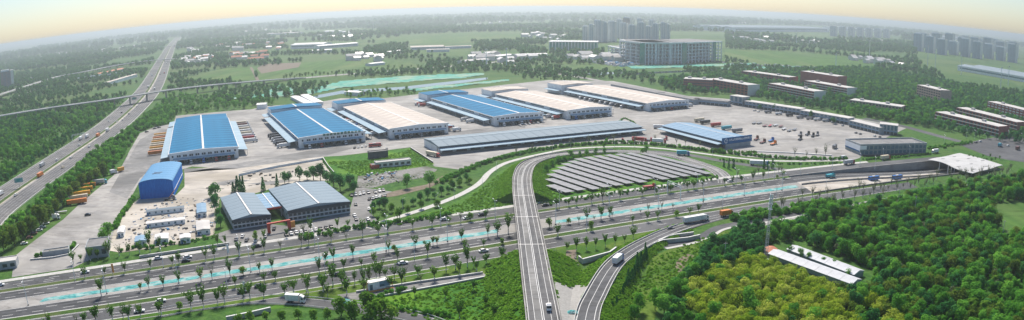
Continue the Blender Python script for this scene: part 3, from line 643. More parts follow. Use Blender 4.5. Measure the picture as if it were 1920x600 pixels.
def warehouse(px, label, roof, h=9.0, rear=None, ndock=12, east=True, npan=12, letters=False, ang=28.0):
    c, a, w, d = rect(px, h, ang)
    t = thing('warehouse', label, 'warehouse', c, a, 'long logistics warehouses')
    y0, y1 = -d / 2, d / 2
    wl = MB().box(-w / 2, w / 2, y0 + 6, y1, 0, h - .35).box(-w / 2, w / 2, y0, y0 + 6, 4.7, h - .35)
    wl.box(-w / 2, -w / 2 + 4, y0, y0 + 6, 0, 4.7).box(w / 2 - 4, w / 2, y0, y0 + 6, 0, 4.7)
    part('wall', wl, 'wall_white', t)
    rf_ = part('roof', gable(MB(), -w / 2, w / 2, y0 + .6, y1 - .1, h, 1.9), roof, t)
    roof_panels(rf_, w, y0 + .7, y1 - .1, h, 1.9, npan, roof)
    part('ridge_skylight', MB().xprism([(-.95, h + 1.8), (.95, h + 1.8), (.95, h + 2.25), (0, h + 2.45), (-.95, h + 2.25)], y0 + .8, y1 - .3), 'skylight', t)
    part('parapet', MB().xprism([(-w / 2 - .5, h - .34), (w / 2 + .5, h - .34), (w / 2 + .5, h + .9), (0, h + 2.3), (-w / 2 - .5, h + .9)], y0 - .35, y0 + .55), 'wall_white', t)
    for s in (-1, 1): part('gutter', MB().box(s * (w / 2 + .75) - .3, s * (w / 2 + .75) + .3, y0 + .6, y1, h - .45, h + .15), 'skylight', t)
    part('front_canopy', MB().yprism([(y0 - 5.2, 4.5), (y0 - .05, 5.2), (y0 - .05, 4.85), (y0 - 5.2, 4.25)], -w / 2 + 3, w / 2 - 3), 'awning', t)
    npair = max(7, int(w / 5.6))
    for i in range(npair):
        x = -w / 2 + w * (i + .5) / npair
        for k in ((-.95, .95) if 0 < i < npair - 1 else (0,)):
            wi = link('window', WIN, t, (x + k, y0 - .05, 6.9))
    colm = MB().box(-.5, .5, -.5, .5, 0, 4.7).mesh('column', 'wall_grey')
    for i in range(1, 8): link('column', colm, t, (-w / 2 + w * i / 8, y0 + .8, 0))
    dd = MB().box(-1.9, 1.9, -.1, .1, .9, 4.2).mesh('dock_door', 'glass_dark')
    for i in range(9): link('dock_door', dd, t, (-w / 2 + w * (i + .5) / 9, y0 + 5.9, 0))
    part('loading_dock', MB().box(-w / 2 + 4, w / 2 - 4, y0 - .4, y0 + 5.8, .02, .9), 'concrete_grey', t)
    for s in ((-1, 1) if east else (-1,)):
        xo = s * (w / 2)
        pf = [(xo + s * .1, 6.0), (xo + s * 9.0, 5.1), (xo + s * 9.0, 4.8), (xo + s * .1, 5.6)]
        aw = part('side_awning', MB().xprism(pf if s > 0 else pf[::-1], y0 + 8, y1 - 6), 'awning', t)
        ps = MB().box(-.18, .18, -.18, .18, 0, 4.9).mesh('post', 'steel')
        k = 10
        for i in range(k): link('post', ps, aw, (xo + s * 8.6, y0 + 9 + (d - 16) * i / (k - 1), 0))
        ds_ = MB().box(-.12, .12, -2, 2, .9, 4.3).mesh('dock_door', 'glass_dark')
        for i in range(ndock): link('dock_door', ds_, t, (xo + s * .05, y0 + 12 + (d - 22) * i / (ndock - 1), 0))
        cw = MB().box(-.1, .1, -d / 10 + 2, d / 10 - 2, 6.7, 8.0).mesh('clerestory_window', 'glass_dark')
        for i in range(4): link('clerestory_window', cw, t, (xo + s * .06, y0 + d * (i + .5) / 4, 0))
    if rear:
        rmat, dx, rw, rd, rh = rear
        rb = part('rear_block', MB().box(dx - rw / 2, dx + rw / 2, y1 + 2.2, y1 + rd, 0, rh), 'wall_white', t)
        part('roof', gable(MB(), dx - rw / 2 + .3, dx + rw / 2 - .3, y1 + 2.4, y1 + rd - .4, rh + .35, 1.2), rmat, rb)
        part('ridge_skylight', MB().box(dx - .8, dx + .8, y1 + 2.6, y1 + rd - .6, rh + 1.3, rh + 1.75), 'skylight', rb)
        part('side_awning', MB().xprism([(dx - rw / 2 - 8, 5.0), (dx - rw / 2 - .05, 5.8), (dx - rw / 2 - .05, 5.4), (dx - rw / 2 - 8, 4.7)], y1 + 3, y1 + rd - 3), 'awning', rb)
    if letters:
        rr = random.Random(5)
        sg = bpy.data.objects.new('roof_lettering', None); COL.objects.link(sg); sg.parent = t
        for i in range(11):
            x = -8 + i * 3.35; m = MB()
            for q in range(3): m.box(-1.1 + .8 * q, -.75 + .8 * q, -.12, .12, 0, 2.1)
            for q in range(3): m.box(-1.15, 1.2, -.10, .10, .1 + .75 * q, .42 + .75 * q)
            if rr.random() < .5: m.box(-1.3, 1.3, -.09, .09, 1.9, 2.3)
            part('letter', m, 'sign_green', sg, (x, y0 - .55, h + .15))
    return c, a, w, d
WIN = MB().box(-.75, .75, -.06, .06, -.85, .85).mesh('window', 'glass_dark')
W = []
W.append(warehouse([(312, 291), (441, 277), (430.5, 220), (332, 231)], 'westernmost warehouse with bright blue roof and white ridge strip', 'roof_blue', ang=26, npan=14, rear=('roof_blue', 0, 63, 44, 8.0)))
W.append(warehouse([(551, 262), (671, 247.5), (615, 202), (517, 212)], 'blue roofed warehouse with green lettering along its front edge', 'roof_blue', rear=('roof_blue', 0, 62, 30, 12.2), letters=True))
W.append(warehouse([(720, 245), (826, 232), (740, 191), (657, 200)], 'cream roofed warehouse with blue roofed rear block', 'roof_cream', rear=('roof_blue', -6, 60, 32, 12.2)))
W.append(warehouse([(920, 221), (1007, 212), (890, 176), (820, 184)], 'blue roofed warehouse between the two western cream roofs', 'roof_blue', rear=('roof_blue', -4, 56, 34, 12.2)))
W.append(warehouse([(1054, 209), (1135, 202), (1010, 169), (940, 176)], 'cream roofed warehouse in the middle of the eastern three', 'roof_cream', rear=('roof_cream', -6, 54, 32, 12.2)))
W.append(warehouse([(1206, 196), (1283, 188), (1135, 159), (1077, 164)], 'easternmost cream roofed warehouse beside the open yard', 'roof_cream', rear=('roof_cream', -12, 52, 40, 12.2)))
# dark shadowless repair band on the first roof: a lower valley sheet
c, a, w, d = W[0]
# long freight shed
def shed(px, h, label, roof, nm='freight_shed', rise=1.6, bays=16, ang=None, fascia='awning'):
    c, a, w, d = rect(px, h, ang); t = thing(nm, label, 'shed', c, a)
    y0, y1 = -d / 2, d / 2
    part('wall', MB().box(-w / 2, w / 2, y0 + 5, y1 - .2, 0, h - .3), 'wall_white', t)
    part('roof', MB().yprism([(y0 - 1, h - .1), (0, h + rise), (y1 + .6, h - .1), (y1 + .6, h - .4), (y0 - 1, h - .4)], -w / 2 - .4, w / 2 + .4), roof, t)
    n = max(8, int(w / 9)); L = (w + .8) / n
    s_ = rise / (-y0 + 1)
    for k, (ya, yb) in enumerate(((y0 - 1, -.4), (.4, y1 + .6))):
        za = h - .1 if k == 0 else h + rise - .08; zb = h + rise - .08 if k == 0 else h - .1
        me = MB().hexa([(0, ya, za), (L - .3, ya, za), (L - .3, yb, zb), (0, yb, zb)], [(0, ya, za + .2), (L - .3, ya, za + .2), (L - .3, yb, zb + .2), (0, yb, zb + .2)]).mesh('roof_panel', roof)
        for i in range(n): link('roof_panel', me, t, (-w / 2 - .4 + i * L, 0, 0))
    part('clerestory_window', MB().box(-w / 2 + 1, w / 2 - 1, y0 - .1, y0 + .3, h - 1.5, h - .42), 'glass_dark', t)
    part('fascia', MB().yprism([(y0 - 6.5, h - 2.3), (y0, h - 1.6), (y0, h - 2.0), (y0 - 6.5, h - 2.8)], -w / 2, w / 2), fascia, t)
    part('loading_dock', MB().box(-w / 2 + 1, w / 2 - 1, y0 - 3, y0 + 4.9, .02, 1.0), 'concrete_grey', t)
    cm = MB().box(-1.6, 1.6, -.6, .6, 0, h - 2.0).mesh('pier', 'wall_white')
    for i in range(bays + 1): link('pier', cm, t, (-w / 2 + 1.6 + (w - 3.2) * i / bays, y0 + .6, 0))
    dm = MB().box(-2.4, 2.4, -.1, .1, 1.0, h - 2.4).mesh('dock_door', 'glass_dark')
    for i in range(bays): link('dock_door', dm, t, (-w / 2 + w * (i + .5) / bays, y0 + 4.95, 0))
    return c, a, w, d
SH = shed([(824, 277), (1194, 236), (1160, 224), (802, 262)], 6.5, 'very long pale grey roofed freight shed below the warehouses', 'roof_grey', ang=25)
# hall with the blue sign: long side to the south-west, sign on its short end
hp = G([(1250, 238, 7), (1356, 265, 7), (1402, 257, 7), (1290, 227, 7)])
ha = atan2(hp[1].y - hp[0].y, hp[1].x - hp[0].x); hc = sum(hp, Vector()) / 4; hc.z = 0
hl = ((hp[1] - hp[0]).length + (hp[2] - hp[3]).length) / 2; hwid = 36.0
hall = thing('freight_hall', 'pale blue roofed freight hall with a dark blue sign on its end', 'hall', hc, ha)
part('wall', MB().box(-hl / 2, hl / 2, -hwid / 2 + 4, hwid / 2, 0, 6.6), 'wall_grey', hall)
part('roof', MB().yprism([(-hwid / 2 - .5, 6.7), (0, 8.6), (hwid / 2 + .5, 6.7), (hwid / 2 + .5, 6.4), (-hwid / 2 - .5, 6.4)], -hl / 2 - .4, hl / 2 - .2), 'roof_blue_pale', hall)
_n = 10; L_ = (hl + .2) / _n
for ya, yb, za, zb in ((-hwid / 2 - .5, -.5, 6.72, 8.52), (.5, hwid / 2 + .5, 8.52, 6.72)):
    me = MB().hexa([(0, ya, za), (L_ - .3, ya, za), (L_ - .3, yb, zb), (0, yb, zb)], [(0, ya, za + .2), (L_ - .3, ya, za + .2), (L_ - .3, yb, zb + .2), (0, yb, zb + .2)]).mesh('roof_panel', 'roof_blue_pale')
    for i in range(_n): link('roof_panel', me, hall, (-hl / 2 - .4 + i * L_, 0, 0))
part('ridge_skylight', MB().box(-hl / 2, hl / 2 - .6, -.45, .45, 8.4, 8.85), 'skylight', hall)
part('clerestory_window', MB().box(-hl / 2 + 2, hl / 2 - 4, -hwid / 2 - .2, -hwid / 2 + .2, 5.2, 6.35), 'glass_dark', hall)
part('side_awning', MB().yprism([(-hwid / 2 - 6, 4.4), (-hwid / 2, 5.1), (-hwid / 2, 4.7), (-hwid / 2 - 6, 4.0)], -hl / 2, hl / 2), 'awning', hall)
dm = MB().box(-2.2, 2.2, -.1, .1, 1, 4.3).mesh('dock_door', 'glass_dark')
for i in range(8): link('dock_door', dm, hall, (-hl / 2 + hl * (i + .5) / 8, -hwid / 2 + 3.95, 0))
part('loading_dock', MB().box(-hl / 2 + 1, hl / 2 - 1, -hwid / 2 - 3, -hwid / 2 + 3.9, .02, 1), 'concrete_grey', hall)
sb = part('signboard', MB().box(hl / 2 - .1, hl / 2 + .5, -hwid / 2 - 1, hwid / 2 + 1, 3.6, 9.4), 'blue_sign', hall)
part('end_wall', MB().box(hl / 2 - .4, hl / 2 - .15, -hwid / 2 + 1, hwid / 2 - 1, 0, 3.6), 'wall_dark', hall)
def text_mesh(name, body, size, mat, parent, loc, rot):
    cu = bpy.data.curves.new(name, 'FONT'); cu.body = body; cu.size = size; cu.align_x = 'CENTER'; cu.align_y = 'CENTER'; cu.extrude = .05; cu.offset = .035
    o = bpy.data.objects.new(name, cu); COL.objects.link(o); bpy.context.view_layer.update()
    me = bpy.data.meshes.new_from_object(o.evaluated_get(bpy.context.evaluated_depsgraph_get()))
    bpy.data.objects.remove(o); bpy.data.curves.remove(cu); me.materials.clear(); me.materials.append(MATS[mat])
    o = link(name, me, parent, loc); o.rotation_euler = rot; return o
text_mesh('lettering', '山东盖世国际物流集团有限公司', 2.15, 'sign_white', sb, (hl / 2 + .56, 4.2, 7.0), (pi / 2, 0, pi / 2))
lg = MB()
for i in range(18):
    a0 = radians(40 + i * 280 / 18); a1 = radians(40 + (i + 1) * 280 / 18)
    lg.add([(0, cos(t_) * r_, sin(t_) * r_) for t_, r_ in ((a0, 1.5), (a1, 1.5), (a1, 2.15), (a0, 2.15))], [(0, 1, 2, 3)])
lg.add([(0, .2, -.3), (0, 2.1, -.3), (0, 2.1, .35), (0, .2, .35)], [(0, 1, 2, 3)])
part('emblem', lg, 'sign_white', sb, (hl / 2 + .58, -14.2, 6.6))
# blue arched barn
c, a, w, d = rect([(262, 376), (321, 369), (346, 333), (290, 337)], 0, 20); w, d = 26, 58
barn = thing('blue_barn', 'tall bright blue steel barn with an arched roof', 'barn', c, a)
arch = [(-w / 2, 11.2)] + [(-w / 2 * cos(pi * k / 14), 11.2 + 2.7 * sin(pi * k / 14)) for k in range(1, 14)] + [(w / 2, 11.2)]
part('wall', MB().xprism([(-w / 2, 0), (w / 2, 0)] + [(x, z - .12) for x, z in arch[::-1]], -d / 2, d / 2), 'barn_blue', barn)
n_ = 9; L_ = (d + 1.4) / n_; m = MB()
for k in range(14):
    (xa, za), (xb, zb) = arch[k], arch[k + 1]; xa *= 1.015; xb *= 1.015
    m.hexa([(xa, 0, za - .1), (xb, 0, zb - .1), (xb, L_ - .2, zb - .1), (xa, L_ - .2, za - .1)], [(xa, 0, za + .12), (xb, 0, zb + .12), (xb, L_ - .2, zb + .12), (xa, L_ - .2, za + .12)])
me = m.mesh('roof_panel', 'barn_roof')
for i in range(n_): link('roof_panel', me, barn, (0, -d / 2 - .7 + i * L_, 0))
for k in (0, 1): part('roof_slot', MB().box(-3.2, 3.2, -.45, .45, 0, .2), 'dark_steel', barn, (-1.5 + k, -d / 2 + 17 + k * 3.4, 13.98))
part('trim', MB().box(w / 2, w / 2 + .15, -d / 2, d / 2, 3.6, 4.1), 'sign_white', barn)
part('door', MB().box(-4, 4, -.15, .05, 0, 7), 'barn_blue', barn, (2, -d / 2, 0))
# factory halls
def factory(px, h, label, roof, nwin, floors=2, rise=1.8, ang=31):
    c, a, w, d = rect(px, h, ang); t = thing('factory_hall', label, 'factory', c, a); y0, y1 = -d / 2, d / 2
    part('wall', MB().box(-w / 2, w / 2, y0, y1, 0, h - .3), 'wall_grey', t)
    rf_ = part('roof', gable(MB(), -w / 2 - .3, w / 2 + .3, y0 - .3, y1 + .3, h, rise), roof, t)
    roof_panels(rf_, w + .4, y0 - .4, y1 + .4, h, rise, 8, roof, .2)
    part('ridge_skylight', MB().box(-.55, .55, y0 - .2, y1 + .2, h + rise - .05, h + rise + .35), 'skylight', t)
    part('fascia', MB().box(-w / 2 - .5, w / 2 + .5, y0 - .75, y0 - .05, h - 1.7, h + .25), 'wall_dark', t)
    for f in range(floors):
        wm = MB().box(-.9, .9, -.06, .06, 0, 1.5).mesh('window', 'glass_dark')
        for i in range(nwin): link('window', wm, t, (-w / 2 + w * (i + .5) / nwin, y0 - .04, 1.2 + f * 2.3))
        part('string_course', MB().box(-w / 2, w / 2, y0 - .25, y0 - .02, .5 + f * 2.3, .85 + f * 2.3), 'wall_white', t)
    for i in range(6): link('window', wm, t, (-w / 2 - .04, y0 + d * (i + .5) / 6, 3.0), pi / 2)
    return c, a, w, d, t
FA = factory([(435, 412), (502, 404), (480, 361), (415, 371)], 6.2, 'smaller grey blue roofed factory hall', 'roof_slate', 9)
FB = factory([(541, 397), (652, 377), (607, 339), (506, 356)], 7, 'larger grey blue roofed factory hall with dark fascia', 'roof_slate', 14)
c, a, w, d = rect([(496, 391), (524, 386), (508, 360), (481, 364)], 6.4, 31)
t = thing('glazed_canopy', 'blue glazed canopy roof between the two factory halls', 'canopy', c, a)
me = MB().box(0, w / 2 - .3, 0, d / 6 - .25, 6.1, 6.3).mesh('glass_panel', 'roof_blue_pale')
for i in range(6):
    for k in (0, 1): link('glass_panel', me, t, (-w / 2 + k * w / 2, -d / 2 + i * d / 6, .1 * k))
part('beam', MB().box(-w / 2, w / 2, -d / 2 - .5, -d / 2, 5.0, 6.1), 'red_paint', t)
for x in (-w / 2 + .3, w / 2 - .3):
    for y in (-d / 2 + .3, d / 2 - .3): part('post', MB().box(-.2, .2, -.2, .2, 0, 6.0), 'steel', t, (x, y, 0))
part('ridge_strip', MB().box(-.35, .35, -d / 2, d / 2, 6.4, 6.6), 'skylight', t)
p0, p1 = g(505, 437), g(543, 430); a = atan2((p1 - p0).y, (p1 - p0).x); L_ = (p1 - p0).length
gt = thing('factory_gate', 'red framed factory gate opening onto the forecourt', 'gate', p0, a)
for x in (0, L_): part('pillar', MB().box(x - .8, x + .8, -.8, .8, 0, 5.0), 'red_paint', gt)
part('lintel', MB().box(-.8, L_ + .8, -.7, .7, 5.0, 5.8), 'red_paint', gt)
part('sign_panel', MB().box(L_ - .5, L_ + 3.6, -.3, .3, .8, 4.6), 'orange_paint', gt)
# generic blocks
def block(nm, px, h, label, cat, wall, roof='flat_roof', floors=0, ang=None, wd=None, bands='glass_dark', parapet_=.7, hut=False, mullion=0, group=None, single=False):
    c, a, w, d = rect(px, h, ang)
    if wd: w, d = wd
    t = thing(nm, label, cat, c, a, group)
    part('wall', MB().box(-w / 2, w / 2, -d / 2, d / 2, 0, h), wall, t)
    part('roof', MB().box(-w / 2 + .4, w / 2 - .4, -d / 2 + .4, d / 2 - .4, h + .01, h + .25), roof, t)
    if parapet_:
        pb = MB(); e = .35
        pb.box(-w / 2 - .1, w / 2 + .1, -d / 2 - .1, -d / 2 + e, h + .005, h + parapet_).box(-w / 2 - .1, w / 2 + .1, d / 2 - e, d / 2 + .1, h + .005, h + parapet_)
        pb.box(-w / 2 - .1, -w / 2 + e, -d / 2 + e, d / 2 - e, h + .005, h + parapet_).box(w / 2 - e, w / 2 + .1, -d / 2 + e, d / 2 - e, h + .005, h + parapet_)
        part('parapet', pb, wall if roof != 'flat_roof' else 'flat_roof', t)
    if floors:
        fh = h / floors
        for f in range(floors):
            z0 = f * fh + fh * .32; z1 = f * fh + fh * .78
            if single:
                nb = max(3, int(w / 4.2)); me = MB().box(-w / nb * .3, w / nb * .3, -.07, .07, z0, z1).mesh('window', bands)
                for i in range(nb): link('window', me, t, (-w / 2 + w * (i + .5) / nb, -d / 2 - .04, 0))
                nb = max(2, int(d / 5)); me = MB().box(-d / nb * .3, d / nb * .3, -.07, .07, z0, z1).mesh('window', bands)
                for i in range(nb): link('window', me, t, (-w / 2 - .04, -d / 2 + d * (i + .5) / nb, 0), pi / 2)
            else:
                part('window_band', MB().box(-w / 2 + .8, w / 2 - .8, -d / 2 - .1, -d / 2 + .05, z0, z1), bands, t)
                sx = -1 if c.x > 0 else 1
                part('window_band', MB().box(sx * w / 2 - .1, sx * w / 2 + .1, -d / 2 + .8, d / 2 - .8, z0, z1), bands, t)
    if mullion:
        me = MB().box(-.35, .35, -.25, .1, 0, h - .2).mesh('pilaster', wall)
        for i in range(mullion + 1): link('pilaster', me, t, (-w / 2 + w * i / mullion, -d / 2 - .05, 0))
    if hut:
        for k in range(2): part('roof_hut', MB().box(-2.5, 2.5, -2, 2, h + .25, h + 3), wall, t, (w * (-.3 + .5 * k), 0, 0))
    return t
# brick campus
BR = [
 ([(1281, 168), (1336, 171), (1345, 157), (1290, 153)], 16, 'red brick campus block with rows of small windows, nearest the warehouses', 'brick', 4, 14),
 ([(1325, 166), (1402, 180), (1408, 160), (1330, 147)], 15, 'long red brick campus block with white gable behind the first block', 'brick', 4, 12),
 ([(1390, 147), (1480, 160), (1500, 150), (1410, 138)], 13, 'long low brick campus block below the meadow', 'brick', 3, 14),
 ([(1440, 174), (1526, 191), (1538, 181), (1452, 164)], 14, 'brick campus block with white window bands facing the yard', 'brick', 4, 16),
 ([(1508, 168), (1588, 183), (1596, 172), (1516, 158)], 14, 'brick campus block with white roof beside the red tower', 'brick', 4, 14),
 ([(1500, 160), (1570, 172), (1576, 158), (1510, 146)], 24, 'tall dark red brick hall towering over the campus', 'brick', 0, 0),
 ([(1592, 200), (1690, 214), (1708, 200), (1610, 190)], 9, 'low brick block with broad white roof among the trees', 'brick_pale', 2, 16),
 ([(1718, 182), (1762, 194), (1812, 184), (1768, 172)], 20, 'pale brick block with dark recessed corner standing alone in the wood', 'brick_pale', 5, 10),
 ([(1752, 228), (1872, 258), (1876, 240), (1765, 214)], 12, 'long brick block with narrow white roof near the junction', 'brick', 3, 18),
 ([(1792, 220), (1906, 250), (1912, 234), (1800, 207)], 13, 'long brick block with white roof behind the junction block', 'brick', 3, 18),
 ([(1850, 209), (1960, 238), (1965, 218), (1862, 194)], 15, 'dark brick block with white window bays at the edge of the wood', 'brick', 4, 16),
]
for i, (px, h, lb, wl, fl_, mu) in enumerate(BR):
    P = G(px)
    a = atan2(P[1].y - P[0].y, P[1].x - P[0].x); w = (P[1] - P[0]).length; d = max(14, min(24, abs((P[3] - P[0]).length)))
    base = P[0]
    c = base + Vector((cos(a), sin(a), 0)) * w / 2 + Vector((-sin(a), cos(a), 0)) * d / 2
    t = thing('campus_block', lb, 'building', (c.x, c.y, 0), a, 'brick campus blocks')
    part('wall', MB().box(-w / 2, w / 2, -d / 2, d / 2, 0, h), wl, t)
    part('roof', MB().box(-w / 2 + .3, w / 2 - .3, -d / 2 + .3, d / 2 - .3, h + .01, h + .5), 'flat_roof', t)
    part('gable_wall', MB().box(w / 2 - .4, w / 2 + .15, -d / 2 - .1, d / 2 + .1, 0, h + .9), 'stucco_pale' if i in (1, 3, 4) else wl, t)
    for f in range(fl_):
        z0 = h / fl_ * f + h / fl_ * .34; z1 = h / fl_ * f + h / fl_ * .8
        nb = mu; me = MB().box(-w / nb * .32, w / nb * .32, -.08, .08, z0, z1).mesh('window', 'glass_dark' if i != 10 else 'skylight')
        for k in range(nb): link('window', me, t, (-w / 2 + w * (k + .5) / nb, -d / 2 - .05, 0))
        if i in (3, 4, 8, 9): part('balcony_band', MB().box(-w / 2, w / 2, -d / 2 - .9, -d / 2 - .15, h / fl_ * f + .1, h / fl_ * f + .9), 'stucco_pale', t)
    for k in range(2): part('roof_hut', MB().box(-2.5, 2.5, -2, 2, h + .5, h + 3), 'flat_roof', t, (w * (-.32 + .5 * k), 2, 0))
# shops along the yard
SHOPS = [([(1145, 166), (1230, 183), (1246, 174), (1160, 158)], 6, 'long grey shop row just east of the last warehouse', 10), ([(1232, 184), (1300, 196), (1312, 187), (1245, 175)], 6, 'grey roofed shop row in the middle of the yard edge', 8),
         ([(1300, 194), (1364, 200), (1372, 186), (1312, 181)], 6, 'dark roofed open shed along the yard edge', 8), ([(1368, 195), (1392, 199), (1402, 184), (1376, 180)], 11, 'square grey three storey block at the yard corner', 3),
         ([(1396, 200), (1500, 216), (1512, 204), (1408, 188)], 7, 'long two storey shop row with pale roof west of its bend', 14), ([(1500, 218), (1590, 234), (1602, 220), (1512, 205)], 7, 'two storey shop row behind the dark round trees', 12),
         ([(1592, 238), (1648, 252), (1660, 236), (1604, 222)], 7, 'grey shop row before the end block', 8), ([(1648, 250), (1682, 254), (1698, 232), (1664, 228)], 10, 'pale flat roofed end block of the shop row', 5)]
for px, h, lb, nb in SHOPS:
    P = G(px); a = atan2(P[1].y - P[0].y, P[1].x - P[0].x); w = (P[1] - P[0]).length; d = 15
    c = P[0] + Vector((cos(a), sin(a), 0)) * w / 2 + Vector((-sin(a), cos(a), 0)) * d / 2
    t = thing('shop_row', lb, 'shop building', (c.x, c.y, 0), a, 'shops along the yard edge')
    part('wall', MB().box(-w / 2, w / 2, -d / 2, d / 2, 0, h), 'wall_grey', t)
    part('roof', MB().box(-w / 2 - .3, w / 2 + .3, -d / 2 - .3, d / 2 + .3, h + .01, h + .45), 'felt_roof' if h == 6 else 'flat_roof', t)
    part('sign_band', MB().box(-w / 2 + .5, w / 2 - .5, -d / 2 - .35, -d / 2 - .02, 3.0, 4.1), 'roof_blue_pale', t)
    me = MB().box(-w / nb * .4, w / nb * .4, -.1, .1, .2, 2.9).mesh('shop_front', 'glass_dark')
    for k in range(nb): link('shop_front', me, t, (-w / 2 + w * (k + .5) / nb, -d / 2 - .05, 0))
    if h > 6:
        me = MB().box(-w / nb * .28, w / nb * .28, -.1, .1, 4.7, h - .6).mesh('window', 'glass_blue')
        for k in range(nb): link('window', me, t, (-w / 2 + w * (k + .5) / nb, -d / 2 - .05, 0))
# two storey market building with a white printed banner
P = G([(1612, 291), (1736, 287)]); a = atan2(P[1].y - P[0].y, P[1].x - P[0].x); w = (P[1] - P[0]).length; d = 26
c = P[0] + Vector((cos(a), sin(a), 0)) * w / 2 + Vector((-sin(a), cos(a), 0)) * d / 2
mk = thing('market_building', 'two storey grey glass fronted building with a white banner on its corner', 'building', (c.x, c.y, 0), a)
part('wall', MB().box(-w / 2, w / 2, -d / 2, d / 2, 0, 8.6), 'wall_slate', mk)
part('roof', MB().box(-w / 2 + .6, w / 2 - .6, -d / 2 + .6, d / 2 - .6, 8.61, 8.8), 'felt_roof', mk)
pb = MB().box(-w / 2 - .2, w / 2 + .2, -d / 2 - .2, -d / 2 + .5, 8.605, 9.9).box(-w / 2 - .2, w / 2 + .2, d / 2 - .5, d / 2 + .2, 8.605, 9.9).box(-w / 2 - .2, -w / 2 + .5, -d / 2 + .5, d / 2 - .5, 8.605, 9.9).box(w / 2 - .5, w / 2 + .2, -d / 2 + .5, d / 2 - .5, 8.605, 9.9)
part('parapet', pb, 'wall_grey', mk)
for f in range(2):
    me = MB().box(-1.7, 1.7, -.1, .1, 1 + 4.1 * f, 3.7 + 4.1 * f).mesh('window', 'glass_blue')
    for k in range(16): link('window', me, mk, (-w / 2 + w * (k + .5) / 16, -d / 2 - .06, 0))
part('banner', MB().box(-w / 2 - .45, -w / 2 - .25, -d / 2, d / 2, 2.8, 8.4), 'sign_white', mk)
part('banner', MB().box(-w / 2 - .3, -w / 2 + 7, -d / 2 - .4, -d / 2 - .2, 5.0, 8.4), 'sign_white', mk)
part('blue_stripe', MB().box(-w / 2 - .5, -w / 2 - .46, -d / 2 + .3, d / 2 - .3, 2.8, 3.9), 'blue_sign', mk)
part('planter', MB().box(-w / 2, w / 2, -d / 2 - 5, -d / 2 - 4.2, 0, 1.3), 'dark_steel', mk)
# small yard office, gate house and site huts
block('yard_office', [(160, 468), (193, 463), (205, 443), (172, 448)], 6, 'grey flat roofed yard office with dark roof parapet', 'building', 'wall_grey', 'felt_roof', 1, single=True, wd=(13, 16))
block('gate_house', [(-8, 498), (22, 494), (26, 478), (0, 481)], 4, 'small grey gate house at the truck park entrance', 'building', 'wall_grey', 'flat_roof', 1, single=True, wd=(15, 9))
block('brick_wall_yard', [(80, 476), (128, 470), (126, 462), (86, 468)], 2.2, 'grey walled enclosure with hedge in the truck park entrance', 'enclosure', 'wall_grey', 'gravel', 0, wd=(17, 5))
HUTS = [([(268, 402), (352, 388), (350, 383), (268, 396)], (26, 4), 'roof_grey', 'pale site hut row nearest the blue barn'), ([(270, 424), (352, 410), (350, 405), (270, 418)], (25, 5), 'skylight', 'white site hut row in the middle of the building site'),
        ([(290, 455), (316, 450), (314, 436), (292, 440)], (8, 10), 'skylight', 'white roofed site hut beside the grass strip'), ([(252, 458), (278, 455), (274, 440), (254, 442)], (7, 10), 'roof_blue_pale', 'pale blue roofed site hut near the gate'),
        ([(367, 408), (386, 406), (388, 376), (370, 378)], (6, 22), 'roof_blue_pale', 'narrow pale blue roofed shed along the hedge'), ([(370, 440), (398, 436), (388, 410), (368, 412)], (8, 18), 'flat_roof', 'cream roofed shed below the narrow blue shed'),
        ([(222, 440), (234, 438), (232, 424), (222, 426)], (4, 12), 'skylight', 'white container office at the site gate'), ([(337, 452), (358, 449), (356, 438), (338, 440)], (6, 7), 'skylight', 'small white shed among site rubble')]
for px, wd, rmat, lb in HUTS:
    c, a, w, d = rect(px, 2.5, 26); w, d = wd; t = thing('site_hut', lb, 'hut', c, a, 'huts on the building site')
    part('wall', MB().box(-w / 2, w / 2, -d / 2, d / 2, 0, 2.9), 'wall_white', t)
    part('roof', gable(MB(), -w / 2 - .3, w / 2 + .3, -d / 2 - .3, d / 2 + .3, 3.2, .5) if d > w else MB().yprism([(-d / 2 - .3, 2.95), (0, 3.6), (d / 2 + .3, 2.95)], -w / 2 - .3, w / 2 + .3), rmat, t)
    nb = max(2, int(w / 4)); me = MB().box(-.6, .6, -.06, .06, 1, 2.2).mesh('window', 'glass_blue')
    for k in range(nb): link('window', me, t, (-w / 2 + w * (k + .5) / nb, -d / 2 - .04, 0))
    part('door', MB().box(-.5, .5, -.07, .07, 0, 2.1), 'blue_sign', t, (-w / 2 + .9, -d / 2 - .03, 0))
